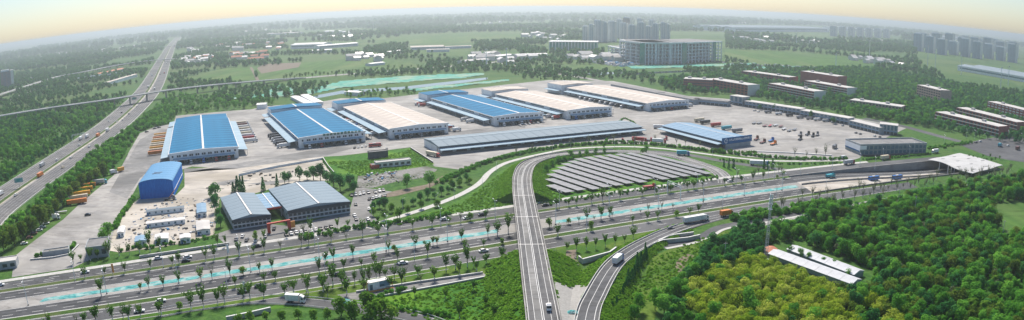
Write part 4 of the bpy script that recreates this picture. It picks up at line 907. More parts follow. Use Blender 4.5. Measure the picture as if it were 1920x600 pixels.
# long low house on the lawn and rusty hut, white greenhouses in the forest
block('cottage_row', [(709, 309), (765, 301), (762, 294), (708, 302)], 4, 'long pale single storey row on the fenced lawn', 'building', 'stucco_pale', 'flat_roof', 1, single=True, wd=(28, 7))
block('brick_hut', [(696, 312), (709, 310), (707, 304), (696, 306)], 3, 'small rusty red hut beside the pale row', 'hut', 'red_paint', 'felt_roof', 0, wd=(6, 6), parapet_=0)
block('dark_store', [(694, 289), (722, 285), (722, 279), (695, 283)], 5, 'dark grey store at the lawn top edge', 'store', 'wall_dark', 'felt_roof', 0, wd=(16, 6))
for k, (pp, lb) in enumerate((([(1450, 470), (1608, 527)], 'long white sheeted forest shed on the near side'), ([(1485, 462), (1612, 510)], 'long white sheeted forest shed on the far side'))):
    P = G([(*q, 3) for q in pp]); a = atan2(P[1].y - P[0].y, P[1].x - P[0].x); L_ = (P[1] - P[0]).length; c = (P[0] + P[1]) / 2
    t = thing('forest_shed', lb, 'shed', (c.x, c.y, 0), a)
    part('wall', MB().box(-L_ / 2, L_ / 2, -3.8, 3.8, 0, 2.6), 'wall_grey', t)
    n_ = 7
    me = MB().yprism([(-4.6, 2.6), (0, 3.9), (4.6, 2.6), (4.6, 2.4), (-4.6, 2.4)], 0, L_ / n_ - .12).mesh('roof_sheet', 'plastic_sheet')
    for i in range(n_): link('roof_sheet', me, t, (-L_ / 2 + i * L_ / n_, 0, .02 * (i % 2)))
    if k == 0: part('brick_end', gable(MB().box(-L_ / 2 - 6, -L_ / 2 - .1, -3.6, 3.6, 0, 2.5), -L_ / 2 - 6.3, -L_ / 2 - .1, -4, 4, 3.0, .8), 'tile_roof', t)
# ------------------------------------------------------------------ the concrete frame under construction
def frame(p0, p1, h, depth, nf, nb, label, net=()):
    P = G([p0, p1]); a = atan2(P[1].y - P[0].y, P[1].x - P[0].x); w = (P[1] - P[0]).length
    t = thing('concrete_frame', label, 'building', (P[0].x, P[0].y, 0), a, 'blocks of the concrete frame')
    fh = h / nf
    for f in range(1, nf + 1): part('floor_slab', MB().box(-1, w + 1, -1, depth, f * fh - 1.2, f * fh), 'wall_white', t)
    cm = MB().box(-1.2, 1.2, -.9, .9, 0, h).mesh('column', 'wall_white')
    for i in range(nb + 1): link('column', cm, t, (w * i / nb, depth * .5, 0)); link('column', cm, t, (w * i / nb, depth - 2, 0))
    for i in range(nb + 1): link('column', cm, t, (w * i / nb, 0, 0))
    for i in range(0, 4): link('column', cm, t, (0, depth * (i + 1) / 4.2, 0)); link('column', cm, t, (w, depth * (i + 1) / 4.2, 0))
    part('core', MB().box(w * .12, w * .3, 20, depth - 8, 0, h - .3), 'wall_white', t); part('core', MB().box(w * .66, w * .88, 20, depth - 8, 0, h - .3), 'wall_white', t)
    part('roof_rim', MB().box(-2, w + 2, -2, depth + 1, h + .01, h + 2.4), 'wall_white', t)
    part('roof', MB().box(2, w - 2, 4, depth - 4, h + 2.41, h + 3), 'felt_roof', t)
    for x in net: part('safety_net', MB().box(w * x - 6, w * x + 6, -2.4, -1.2, 0, h + 1), 'green_net', t)
    return t
frame((1203, 121), (1283, 119), 44, 90, 6, 13, 'middle block of the unfinished concrete frame building', (.0, .99))
frame((1284, 119), (1352, 114), 44, 100, 6, 11, 'right block of the unfinished concrete frame building', (.78,))
frame((1163, 112), (1202, 120.5), 44, 70, 6, 6, 'left angled block of the unfinished concrete frame building', (.05,))
frame((1141, 106), (1166, 112), 24, 40, 4, 4, 'low wing of the unfinished concrete frame building')
# glass hall
P = G([(1030, 94), (1120, 95)]); a = atan2(P[1].y - P[0].y, P[1].x - P[0].x); w = (P[1] - P[0]).length
t = thing('glass_hall', 'low pale green glass hall left of the concrete frame', 'building', (P[0].x, P[0].y, 0), a)
part('wall', MB().box(0, w, 0, 60, 0, 22), 'green_net', t); part('roof', MB().box(-2, w + 2, -2, 62, 22.01, 24), 'skylight', t)
me = MB().box(-1, 1, -.5, .1, 0, 22).mesh('mullion', 'wall_white')
for i in range(16): link('mullion', me, t, (w * i / 15, -.2, 0))
# ------------------------------------------------------------------ apartment towers
def tower(px, py, wpx, h, label, group, wall='tower_wall', d=18, ang=None, floors=None):
    p = g(px, py); dist = sqrt(p.x ** 2 + p.y ** 2 + CAM_H ** 2); w = wpx / FPX * dist
    a = radians(ang) if ang is not None else -atan2(p.x, p.y)
    t = thing('apartment_tower', label, 'tower', p, a, group)
    part('wall', MB().box(-w / 2, w / 2, 0, d, 0, h), wall, t)
    part('stair_tower', MB().box(w / 2 - w * .22, w / 2 + .3, -1.2, d + .4, 0, h + 2), 'stucco_pale', t)
    n = floors or int(h / 3.1)
    mb = MB()
    for f in range(n): mb.box(-w / 2 + 1, w / 2 - w * .24, -.9, -.05, f * h / n + h / n * .35, f * h / n + h / n * .85)
    o = part('window_rows', mb, 'tower_glass', t); o['kind'] = 'stuff'
    for k in (-.35, -.05): part('pier', MB().box(w * k - .7, w * k + .7, -1.3, -.03, 0, h), wall, t)
    part('roof_crown', MB().box(-w / 2 + 2, w / 2 - w * .3, 2, d - 2, h + .01, h + 4.5), 'wall_white', t)
    return t
gA = 'apartment towers behind the concrete frame'
for i, (x, y, wp, h) in enumerate([(1098, 79, 12, 52), (1109, 80, 11, 58), (1122, 79, 17, 72), (1135, 79, 9, 66), (1148, 78, 17, 68), (1170, 77, 16, 62), (1186, 78, 16, 56), (1203, 78, 15, 66), (1216, 78, 12, 52), (1229, 78, 13, 62), (1244, 78, 12, 66), (1252, 78, 9, 60)]):
    tower(x, y, wp, h, '%s tower from the left in the pale cluster behind the concrete frame' % ordn(i), gA)
for i, (x, y, wp, h) in enumerate([(1176, 72, 16, 78), (1162, 72, 12, 70), (1200, 72, 12, 74), (1222, 72, 12, 70)]):
    tower(x, y, wp, h, '%s tower from the left in the back rank of the pale cluster' % ordn(i), gA, 'brick_pale' if i == 0 else 'tower_wall')
for i in range(7):
    tower(1563 + i * 16.5, 68 + i * .55, 14.5, 58, '%s white ended slab block from the left in the far eastern row' % ordn(i), 'white slab blocks in the far east', 'tower_wall')
for i in range(9):
    tower(1722 + i * 22, 96 + i * 2.4 + (i % 3), 20, 74 - (i % 4) * 6, '%s blue grey tower from the left in the front rank of the eastern estate' % ordn(i), 'towers of the eastern estate', 'tower_blue', d=24)
for i in range(8):
    tower(1732 + i * 24, 89 + i * 2.6, 20, 70 + (i % 3) * 6, '%s blue grey tower from the left in the back rank of the eastern estate' % ordn(i), 'towers of the eastern estate', 'tower_blue', d=24)
for i in range(7): tower(1726 + i * 28, 84 + i * 2.6, 18, 64 + (i % 2) * 9, '%s hazy tower from the left in the farthest rank of the eastern estate' % ordn(i), 'towers of the eastern estate', 'tower_wall', d=24)
tower(15, 166, 26, 46, 'lone brown and blue tower west of the highway', None, 'brick_pale', 20)
# far sheds and houses
SHEDS = [((1372, 60), (1555, 60), 26, 260, 'roof_grey', 'vast pale industrial roof on the eastern horizon'), ((1590, 58), (1700, 62), 20, 260, 'roof_grey', 'pale industrial roof behind the white slab blocks'), ((1690, 66), (1830, 78), 20, 200, 'roof_grey', 'pale industrial roof behind the eastern estate'),
         ((1795, 132), (1990, 168), 14, 150, 'roof_grey', 'huge grey station roof at the eastern edge'), ((545, 92), (605, 90), 14, 70, 'skylight', 'long white factory shed beyond the green field'), ((598, 92), (672, 86), 10, 40, 'skylight', 'lower white shed right of the long factory shed'),
         ((585, 100), (622, 98), 8, 30, 'skylight', 'small white shed in front of the long factory shed'), ((605, 62), (635, 62), 10, 60, 'skylight', 'white shed in the hazy distance left of the masts'), ((640, 63), (682, 62), 10, 50, 'skylight', 'white shed in the hazy distance below the masts'),
         ((147, 153), (220, 143), 9, 16, 'roof_grey', 'long thin grey shed west of the highway'), ((188, 144), (238, 133), 8, 34, 'tile_roof', 'cream and red roofed shed west of the highway'), ((205, 160), (258, 144), 7, 16, 'roof_cream', 'cream roofed shed in the trees west of the highway'),
         ((20, 124), (60, 118), 8, 26, 'skylight', 'white shed near the lone western tower'), ((68, 126), (96, 122), 10, 30, 'flat_roof', 'pale factory right of the lone western tower'), ((30, 150), (75, 146), 4, 12, 'flat_roof', 'low pale wall shed below the western tower'),
         ((770, 94), (832, 92), 8, 50, 'roof_cream', 'golden lit shed by the river road'), ((800, 98), (842, 97), 7, 20, 'roof_cream', 'second golden lit shed by the river road'), ((835, 92), (884, 90), 7, 18, 'roof_cream', 'long golden lit shed right of the others'), ((730, 102), (758, 99), 7, 24, 'skylight', 'white shed left of the golden sheds'),
         ((872, 121), (918, 117), 7, 30, 'flat_roof', 'grey roofed depot beside the northern road'), ((934, 112), (962, 109), 8, 30, 'skylight', 'white depot behind the northern road'), ((970, 108), (1027, 106), 6, 30, 'skylight', 'white sheds in front of the glass hall'), ((696, 124), (722, 121), 5, 20, 'skylight', 'white huts at the end of the green field'),
         ((1345, 44), (1400, 45), 10, 60, 'skylight', 'white roof far behind the concrete frame'), ((1490, 78), (1540, 82), 8, 40, 'flat_roof', 'low pale sheds in front of the vast roof'), ((500, 66), (560, 64), 9, 50, 'flat_roof', 'pale shed in the western haze'),
         ((545, 186), (572, 200), 4, 12, 'skylight', 'white greenhouse left of the river huts'), ((563, 183), (590, 198), 4, 12, 'skylight', 'white greenhouse right of the river huts'), ((482, 205), (498, 204), 6, 18, 'skylight', 'small white roofed hut at the yard corner'), ((646, 178), (672, 180), 5, 14, 'skylight', 'white tunnel roof by the river')]
for p0, p1, h, d, rm, lb in SHEDS:
    P = G([p0, p1]); a = atan2(P[1].y - P[0].y, P[1].x - P[0].x); w = (P[1] - P[0]).length
    t = thing('far_shed', lb, 'shed', (P[0].x, P[0].y, 0), a, 'sheds in the far landscape')
    part('wall', MB().box(0, w, 0, d, 0, h), 'wall_white', t)
    k = max(1, int(d / 60)); L_ = d / k
    for i in range(k): part('roof', MB().yprism([(i * L_ - .5, h + .01), (i * L_ + L_ / 2, h + L_ * .06), ((i + 1) * L_ - .6, h + .01)], -1, w + 1), rm, t)
    if h >= 8: part('window_band', MB().box(w * .03, w * .97, -.4, .1, h * .45, h * .72), 'glass_blue', t)
# village houses
rv = random.Random(3)
hm, hr = {}, {}
for k in range(3):
    w, d, h = 10 + 3 * k, 8 + k, 3.6 + 2.2 * (k > 0)
    hm[k] = MB().box(-w / 2, w / 2, -d / 2, d / 2, 0, h).mesh('wall', 'stucco_pale')
    for rm in ('tile_roof', 'skylight', 'flat_roof'): hr[k, rm] = MB().yprism([(-d / 2 - .6, h - .1), (0, h + 2.4), (d / 2 + .6, h - .1)], -w / 2 - .5, w / 2 + .5).mesh('roof', rm)
VIL = [([(340, 114), (352, 122), (395, 118), (402, 108), (360, 108)], 16), ([(418, 106), (440, 120), (510, 114), (500, 100), (440, 102)], 18), ([(400, 88), (440, 98), (480, 92), (530, 96), (528, 82), (470, 78), (410, 84)], 26), ([(340, 96), (360, 102), (380, 98), (372, 92)], 6),
       ([(340, 78), (345, 82), (405, 78), (400, 74)], 9), ([(640, 112), (700, 118), (720, 112), (680, 104)], 10), ([(860, 112), (960, 122), (1000, 112), (920, 104)], 14), ([(150, 100), (250, 92), (310, 84), (240, 88)], 10), ([(1050, 108), (1110, 114), (1170, 118), (1130, 108)], 14), ([(1560, 110), (1680, 126), (1720, 122), (1620, 108)], 14), ([(1420, 74), (1540, 84), (1530, 78), (1440, 70)], 8)]
VIL += [([(560, 70), (600, 76), (690, 72), (680, 64), (600, 62)], 14), ([(440, 62), (520, 66), (560, 60), (480, 56)], 10), ([(60, 112), (140, 104), (180, 98), (100, 100)], 12), ([(960, 72), (1060, 78), (1080, 70), (980, 64)], 12), ([(1360, 70), (1430, 80), (1500, 88), (1420, 78)], 8), ([(1640, 84), (1700, 92), (1710, 86), (1650, 78)], 8), ([(880, 48), (1000, 50), (1000, 44), (900, 42)], 8)]
HOUSES = []; VN = ['left of the dirt path', 'in the red roofed village', 'in the upper village', 'beside the highway trees', 'on the far side of the flyover', 'by the river field', 'by the northern road', 'under the western horizon', 'on the frame building site', 'below the eastern estate', 'in front of the vast roof', 'below the far masts', 'in the western haze', 'right of the lone western tower', 'left of the glass hall', 'on the eastern meadow', 'below the white slab blocks', 'in the haze under the sun']
for vi, (poly, nn) in enumerate(VIL):
    PP = G(poly); xs = [p.x for p in PP]; ys = [p.y for p in PP]; pts = []; tries = 0
    while len(pts) < nn and tries < 3000:
        tries += 1; p = Vector((rv.uniform(min(xs), max(xs)), rv.uniform(min(ys), max(ys)), 0))
        if inside(p, PP) and all((p - q).length > 22 for q in pts): pts.append(p)
    pts.sort(key=lambda p: p.x / p.y)
    for i, p in enumerate(pts):
        k = rv.randrange(3); rm = 'tile_roof' if vi == 1 and rv.random() < .7 else rv.choice(['skylight', 'flat_roof', 'skylight', 'tile_roof' if vi < 3 else 'flat_roof'])
        t = thing('village_house', '%s small %s roofed house from the left %s' % (ordn(i), {'tile_roof': 'red', 'skylight': 'white', 'flat_roof': 'pale'}[rm], VN[vi]), 'house', p, radians(rv.choice([20, 24, 110, 30])), 'village houses', rv.uniform(1.25, 2.0)); HOUSES.append(p)
        link('wall', hm[k], t); link('roof', hr[k, rm], t)
# power masts and chimneys in the distance
for i, (px, py, h) in enumerate([(747, 19, 118), (751, 20, 118), (700, 62, 60), (1493, 82, 55), (1567, 128, 34), (1630, 110, 55), (1739, 124, 60), (1753, 130, 60), (1802, 140, 50), (1876, 165, 46), (1890, 160, 46), (1425, 80, 50), (912, 130, 40), (950, 128, 40)]):
    p = g(px, py if i > 1 else 24); r = 1.2 if i > 1 else 6
    t = thing('mast', '%s slender pale mast from the front list standing on the plain' % ordn(i) if False else 'slender pale mast standing %s' % ['far off left of the pair below the sun', 'far off right of the pair below the sun', 'by the hazy white sheds', 'right of the dark copse on the meadow', 'behind the brick campus hall', 'on the meadow below the slab blocks', 'left of the pair below the eastern estate', 'right of the pair below the eastern estate', 'before the station roof', 'left of two before the station front', 'right of two before the station front', 'behind the right end of the frame', 'by the netted river bank', 'by the northern road'][i], 'mast', p)
    part('pole', MB().tube((0, 0, 0), (0, 0, h), r, r * .45, 6), 'wall_white', t); part('head', MB().box(-r * 1.6, r * 1.6, -r * .6, r * .6, h - r * 3, h - r), 'steel', t)
# ------------------------------------------------------------------ nets over the median and the river banks
def net(label, t0, t1, x0, x1, seed, z=.06, mat='teal_net'):
    r = random.Random(seed); n = max(8, int((x1 - x0) / 1.6)); m = 7; V = []
    for i in range(n + 1):
        x = x0 + (x1 - x0) * i / n
        e0 = t0 + 1.2 * noise.noise(Vector((x * .09, seed, 0))); e1 = t1 + 1.2 * noise.noise(Vector((x * .09, seed + 9, 0)))
        for j in range(m + 1):
            t = e0 + (e1 - e0) * j / m; q = road(x, t)
            h = .0 if j in (0, m) else max(0, .45 * noise.noise(Vector((q.x * .35, q.y * .35, seed))) + .3 * noise.noise(Vector((q.x * 1.1, q.y * 1.1, seed))) + .12)
            V.append((q.x, q.y, z + h))
    mb = MB().add(V, [(i * (m + 1) + j, (i + 1) * (m + 1) + j, (i + 1) * (m + 1) + j + 1, i * (m + 1) + j + 1) for i in range(n) for j in range(m)])
    o = part('dust_net', mb, mat, None); tag(o, label, 'dust net', 'dust nets on the median'); return o
NETS = [(-222, -150, 'teal dust net at the western end of the median'), (-149, -95, 'teal dust net on the median below the smaller factory hall'), (-94, -40, 'teal dust net on the median below the parking rows'), (-39, -8, 'short teal dust net on the median just west of the overpass'),
        (24, 70, 'teal dust net on the median just east of the overpass'), (71, 128, 'teal dust net on the median below the sign gantry'), (129, 200, 'teal dust net on the median beside the cutting')]
for i, (a_, b_, lb) in enumerate(NETS): net(lb, 325.2, 330.4, a_, b_, 11 + i)
def bank(label, px, seed, mat='green_net', hgt=1.2):
    P = G(px); xs = [p.x for p in P]; ys = [p.y for p in P]; mb = MB(); st = 7.0
    nx, ny = int((max(xs) - min(xs)) / st), int((max(ys) - min(ys)) / st); idx = {}
    for j in range(ny + 1):
        for i in range(nx + 1):
            q = Vector((min(xs) + i * st, min(ys) + j * st, 0))
            if inside(q, P): idx[i, j] = len(mb.v); mb.v.append((q.x, q.y, .15 + hgt * max(0, .5 + noise.noise(q * .03) + .6 * noise.noise(q * .12))))
    for (i, j) in list(idx):
        if all(k in idx for k in ((i + 1, j), (i + 1, j + 1), (i, j + 1))): mb.f.append((idx[i, j], idx[i + 1, j], idx[i + 1, j + 1], idx[i, j + 1])); mb.m.append(0)
    o = part('dust_net', mb, mat, None); tag(o, label, 'dust net', 'dust nets on the river banks')
bank('wide green dust net on the far river bank', [(560, 172), (640, 152), (740, 144), (910, 137), (912, 141), (870, 147), (780, 153), (640, 166), (570, 181)], 1)
bank('green dust net beside the round mound west of the river', [(490, 172), (520, 160), (545, 163), (560, 170), (556, 178), (500, 182)], 2, hgt=3)
bank('thin green dust net on the near river bank', [(760, 168), (870, 156), (960, 148), (962, 152), (880, 161), (770, 173)], 3)
bank('pale green dust net left of the round mound', [(398, 186), (470, 178), (540, 176), (540, 182), (470, 185), (400, 192)], 4)
bank('green dust net along the frame building fence', [(1170, 124), (1300, 121), (1420, 118), (1420, 122), (1300, 127), (1180, 130)], 5)
bank('pale green dust net east of the brick campus meadow', [(1340, 128), (1480, 124), (1600, 128), (1600, 132), (1480, 130), (1345, 133)], 6)
for k, (px, py, lb) in enumerate(((1052, 585, 'teal net heap on the stone apron, left one'), (1073, 585, 'teal net heap on the stone apron, right one'))):
    q = g(px, py, 6.3); mb = MB(); n_ = 9
    for j in range(n_):
        for i in range(n_):
            u, v = i / 4 - 1, j / 4 - 1
            mb.v.append((u * 2.0, v * 1.4, max(0, (1 - u * u) * (1 - v * v)) * (.7 + .5 * noise.noise(Vector((u * 3, v * 3, k * 5))))))
    mb.f = [(j * n_ + i, j * n_ + i + 1, (j + 1) * n_ + i + 1, (j + 1) * n_ + i) for j in range(n_ - 1) for i in range(n_ - 1)]; mb.m = [0] * len(mb.f)
    o = part('net_heap', mb, 'teal_net', None, q); tag(o, lb, 'net heap', 'net heaps')
# ------------------------------------------------------------------ solar field
FP = G([(1029, 350), (1027, 334), (1040, 322), (1060, 309), (1085, 299), (1130, 294), (1180, 289.5), (1232, 291.5), (1275, 302), (1312, 316), (1334, 328), (1300, 333), (1230, 341), (1160, 351), (1062, 367)])
dv = Vector((.549, -.836, 0)); nv_ = Vector((.836, .549, 0)); pitch = 9.4; pw = 7.5
lo = min(p.dot(nv_) for p in FP); hi_ = max(p.dot(nv_) for p in FP); rows = []
k = lo + 4
while k < hi_:
    s = [(d_, inside(nv_ * k + dv * d_, FP)) for d_ in np.arange(-700, 100, 1.0)]
    ins = [d_ for d_, q in s if q]
    if len(ins) > 8: rows.append((k, min(ins), max(ins)))
    k += pitch
PLEN = 7.4
tilt = radians(-3); ca, sa = cos(tilt), sin(tilt)
pan = MB().hexa([(0, -pw / 2 * ca, -pw / 2 * sa), (PLEN - .22, -pw / 2 * ca, -pw / 2 * sa), (PLEN - .22, pw / 2 * ca, pw / 2 * sa), (0, pw / 2 * ca, pw / 2 * sa)],
                [(0, -pw / 2 * ca, -pw / 2 * sa + .1), (PLEN - .22, -pw / 2 * ca, -pw / 2 * sa + .1), (PLEN - .22, pw / 2 * ca, pw / 2 * sa + .1), (0, pw / 2 * ca, pw / 2 * sa + .1)]).mesh('solar_panel', 'panel_solar')
frm = MB().box(-.06, .06, -pw / 2 * ca + .5, -pw / 2 * ca + .62, -1.6, -pw / 2 * sa).box(-.06, .06, pw / 2 * ca - .6, pw / 2 * ca - .48, -1.6, pw / 2 * sa - .2).box(-.05, .05, -pw / 2, pw / 2, -.1, .0).mesh('support', 'steel')
ra = atan2(dv.y, dv.x)
for i, (k, a_, b_) in enumerate(rows):
    q = nv_ * k + dv * a_; n_ = max(1, int(round((b_ - a_) / PLEN)))
    t = thing('solar_row', '%s row of grey solar panels counted from the western end of the field' % ordn(i), 'solar panels', (q.x, q.y, 1.6), ra, 'rows of the solar field')
    for j in range(n_):
        link('solar_panel', pan, t, (j * PLEN, 0, 0)); link('support', frm, t, (j * PLEN + 3.5, 0, 0))
# ------------------------------------------------------------------ trees
def leafquad(mb, p, nrm, s, r):
    nrm = (nrm + Vector((r.gauss(0, .38), r.gauss(0, .38), .35 + r.gauss(0, .38)))).normalized()
    q = nrm.orthogonal().normalized(); q.rotate(Matrix.Rotation(r.uniform(0, 6.28), 3, nrm)); w = nrm.cross(q)
    a, b = s * r.uniform(.6, 1.15), s * r.uniform(.5, 1.0)
    mb.add([p - q * a - w * b * .4, p + q * a * .2 - w * b, p + q * a + w * b * .3, p - q * a * .1 + w * b], [(0, 1, 2, 3)])
def crown_blob(seed, h, rad, base, nq, s, lobes=9, flat=1.0, mat='leaf_green', top=.0):
    r = random.Random(seed); mb = MB(); zc = (h + base) / 2; hz = (h - base) / 2
    L = []
    for i in range(lobes):
        a = r.uniform(0, 6.28); u = sqrt(r.random()) * .62; z = r.uniform(-.55, .62)
        rr = rad * r.uniform(.38, .6) * (1 - .25 * abs(z))
        L.append((Vector((cos(a) * rad * u * (1 - .35 * max(0, z)), sin(a) * rad * u * (1 - .35 * max(0, z)), zc + z * hz)), rr))
    L.append((Vector((0, 0, zc + hz * .45)), rad * .5))
    for i in range(nq):
        c, rr = L[r.randrange(len(L))]
        d = Vector((r.gauss(0, 1), r.gauss(0, 1), r.gauss(.25, 1))).normalized()
        p = c + d * rr * r.uniform(.78, 1.05) * Vector((1, 1, flat)).length / 1.732
        if p.z < base * .8: p.z = base * .8 + r.random()
        leafquad(mb, p, (d + (p - Vector((0, 0, zc))).normalized()).normalized(), s, r)
    # inner shaded body, kept inside the leaves
    return mb.mesh('crown', mat)
def trunk_mesh(h, r0, base, mat='bark', limbs=4, seed=0, spread=.3, white=False):
    r = random.Random(seed); mb = MB(); mb.tube((0, 0, -.1), (0, 0, base), r0, r0 * .75, 6, 0)
    if white: mb.tube((0, 0, 0), (0, 0, min(1.2, base * .7)), r0 * 1.12, r0 * 1.02, 6, 1, False)
    for i in range(limbs):
        a = 6.28 * i / limbs + r.uniform(-.4, .4); e = Vector((cos(a) * h * spread, sin(a) * h * spread, base + (h - base) * r.uniform(.5, .75)))
        m_ = Vector((0, 0, base)).lerp(e, .5) + Vector((0, 0, .12 * h)); mb.tube((0, 0, base * .95), m_, r0 * .6, r0 * .4, 5, 0, False); mb.tube(m_, e, r0 * .4, r0 * .12, 5, 0, False)
    return mb.mesh('trunk', mat, 'limewash')
def vase(seed, h, spread, nq, s, mat, base=1.9):
    """young street tree: bare stem, upright branches in a V, leaves along them"""
    r = random.Random(seed); tr = MB(); tr.tube((0, 0, -.1), (0, 0, base), .17, .14, 6, 0); tr.tube((0, 0, 0), (0, 0, 1.25), .2, .19, 6, 1, False); cr = MB()
    nb = r.randint(6, 9)
    for i in range(nb):
        a = 6.28 * i / nb + r.uniform(-.3, .3); k = r.uniform(.45, 1.0); e = Vector((cos(a) * spread * k, sin(a) * spread * k, h * r.uniform(.8, 1.0)))
        b0 = Vector((0, 0, base)); tr.tube(b0, e, .09, .03, 4, 0, False)
        for q in range(nq // nb):
            t = r.uniform(.22, 1.02); p = b0.lerp(e, t) + Vector((r.gauss(0, .3), r.gauss(0, .3), r.gauss(0, .28)))
            leafquad(cr, p, (Vector((cos(a), sin(a), .6))).normalized(), s, r)
    return tr.mesh('trunk', 'bark', 'limewash'), cr.mesh('crown', mat)
def cone(seed, h, rad, nq, s, mat):
    r = random.Random(seed); cr = MB()
    for i in range(nq):
        z = h * (.06 + .94 * r.random() ** 1.25); k = rad * (1 - z / h) ** .8 * r.uniform(.7, 1.05) + .1; a = r.uniform(0, 6.28)
        leafquad(cr, Vector((cos(a) * k, sin(a) * k, z)), Vector((cos(a), sin(a), .5)).normalized(), s, r)
    return MB().tube((0, 0, -.1), (0, 0, h * .8), .16, .05, 5).mesh('trunk', 'bark'), cr.mesh('crown', mat)
KIND = {}
KIND['street'] = [vase(40 + i, 5.2 + .5 * i, 1.7 + .15 * (i % 3), 190, .34, 'leaf_road') for i in range(5)]
KIND['sparse'] = [vase(60 + i, 5.6 + .4 * i, 2.0, 80, .26, 'leaf_grey') for i in range(3)]
KIND['tall_street'] = [vase(50 + i, 8.5, 2.3, 300, .42, 'leaf_road', 2.6) for i in range(3)]
KIND['broad'] = [(trunk_mesh(9, .28, 2.2, seed=i), crown_blob(100 + i, 9 + .6 * i, 4.2 + .2 * (i % 3), 1.2, 800, .48, 12)) for i in range(6)]
KIND['dark'] = [(trunk_mesh(11, .3, 2.2, seed=10 + i), crown_blob(120 + i, 10.5, 3.9, 1.0, 760, .5, 12, mat='leaf_dark')) for i in range(4)]
KIND['bloom'] = [(trunk_mesh(8, .26, 2.2, seed=20 + i), crown_blob(140 + i, 8.2, 3.9, 1.4, 820, .36, 16, mat='leaf_yellow')) for i in range(4)]
KIND['olive'] = [(trunk_mesh(9, .3, 2.2, seed=30 + i), crown_blob(160 + i, 10, 4.6, 1.0, 560, .6, 11, mat='leaf_olive')) for i in range(3)]
KIND['bright'] = [(trunk_mesh(7, .22, 1.6, seed=35 + i), crown_blob(170 + i, 7, 3.2, 1.0, 420, .5, 9, mat='leaf_bright')) for i in range(3)]
KIND['shrub'] = [(trunk_mesh(3, .14, .6, seed=50 + i), crown_blob(180 + i, 3.0, 2.2, .2, 230, .42, 7, mat='leaf_green')) for i in range(4)]
def tuft(seed):
    r = random.Random(seed); m = MB()
    for i in range(26):
        a = r.uniform(0, 6.28); k = r.random() * .9; p = Vector((cos(a) * k, sin(a) * k, .1 + .35 * (1 - k) + r.random() * .2)); leafquad(m, p, Vector((cos(a) * .6, sin(a) * .6, 1)).normalized(), .33, r)
    return MB().tube((0, 0, -.1), (0, 0, .2), .05, .03, 4).mesh('stem', 'bark'), m.mesh('blades', 'leaf_grass')
KIND['tuft'] = [tuft(300 + i) for i in range(4)]
KIND['grey'] = [(trunk_mesh(6, .2, 1.4, seed=55 + i), crown_blob(190 + i, 6, 3.0, .8, 380, .42, 9, mat='leaf_grey')) for i in range(2)]
KIND['cypress'] = [cone(200 + i, 6.5 + i * .5, 1.25, 330, .36, 'leaf_dark') for i in range(3)]
KIND['far'] = [(trunk_mesh(10, .3, 2, seed=70 + i, limbs=3), crown_blob(220 + i, 10, 4.8, .8, 170, 1.15, 8, mat='leaf_far')) for i in range(5)]
TREES = 0
def plant(kind, p, label, group, sc=1.0, r=random, cat='tree', nm='tree', v=None):
    global TREES
    ms = KIND[kind]; tr, cr = ms[r.randrange(len(ms)) if v is None else v]; s = sc * r.uniform(.85, 1.18)
    s *= r.uniform(.86, 1.14) * (.62 if kind == 'bright' and nm == 'street_tree' else .72 if kind == 'tall_street' and nm == 'street_tree' else 1); t = thing(nm, label, cat, p, r.uniform(0, 6.28), group, s); t.scale = (s * r.uniform(.82, 1.15), s * r.uniform(.82, 1.15), s * r.uniform(.82, 1.22)); TREES += 1
    link('trunk', tr, t); link('crown', cr, t); return t
def row_of(kind, pts, what, group, sc=1.0, nm='street_tree'):
    for i, p in enumerate(sorted(pts, key=lambda q: q.x / max(q.y, 1))): plant(kind if kind != 'street' or rt.random() < .8 else rt.choice(['tall_street', 'sparse', 'bright']), p, '%s %s' % (ordn(i), what), group, sc if kind != 'street' else sc * rt.uniform(.75, 1.1), nm=nm)
rt = random.Random(21)
def rowx(x0, x1, t, step, jt=.5, skip=.08, gaps=((2, 18),)):
    out = []; x = x0
    while x < x1:
        xx = x + rt.uniform(-.42, .42) * step
        if rt.random() > skip and not any(a_ < xx < b_ for a_, b_ in gaps): out.append(road(xx, t + rt.uniform(-jt, jt), .14))
        x += step
    return out
row_of('street', rowx(-212, 200, 350.7, 7.6, skip=.12), 'young tree from the left in the verge north of the main road', 'trees in the north verge', 1.12)
row_of('street', rowx(-190, 60, 320.8, 7.0, .6, .14), 'young tree from the left along the south edge of the median', 'trees beside the median', 1.2)
row_of('street', rowx(-125, -5, 306.8, 8.5, .4, .3), 'young tree from the left in the narrow verge south of the main road', 'trees in the south verge')
row_of('street', rowx(-215, -55, 288.3, 4.8, 1.2, .08), 'young tree from the left along the south service road', 'trees south of the service road', 1.3)
row_of('street', rowx(-100, -6, 284.5, 5.2, 1.4, .15), 'young tree from the left in the olive lawn front row', 'trees on the olive lawn', 1.25)
row_of('street', rowx(-78, -14, 277.5, 6.2, 1.6, .2), 'young tree from the left in the olive lawn back row', 'trees on the olive lawn', 1.2)
row_of('tall_street', [g(x, y) for x, y in ((1063, 470), (1081, 470), (1099, 468), (1117, 466), (1135, 462), (1153, 460), (1171, 456), (1187, 449))], 'tall upright tree from the left on the lawn east of the overpass', 'trees east of the overpass')
row_of('street', rowx(22, 120, 305.5, 9, .5, .3), 'young tree from the left south of the road east of the overpass', 'trees south of the road', 1.0)
row_of('sparse', rowx(40, 120, 319.5, 8.5, .5, .3), 'thin sapling from the left beside the eastern median', 'saplings beside the eastern median', .8)
row_of('street', rowx(-160, -60, 370.8, 8.5, .8, .15), 'tree from the left along the factory forecourt pavement', 'trees along the pavement', 1.1)
row_of('street', [g(x, y) for x, y in ((138, 495), (152, 490), (170, 489), (184, 486), (205, 483), (224, 480), (243, 478), (262, 474), (282, 472), (300, 468))], 'tree from the left along the truck park entrance', 'trees along the entrance', 1.35)
row_of('sparse', rowx(120, 230, 363, 11, .6, .35), 'thin sapling from the left along the eastern service road', 'saplings along the service road')
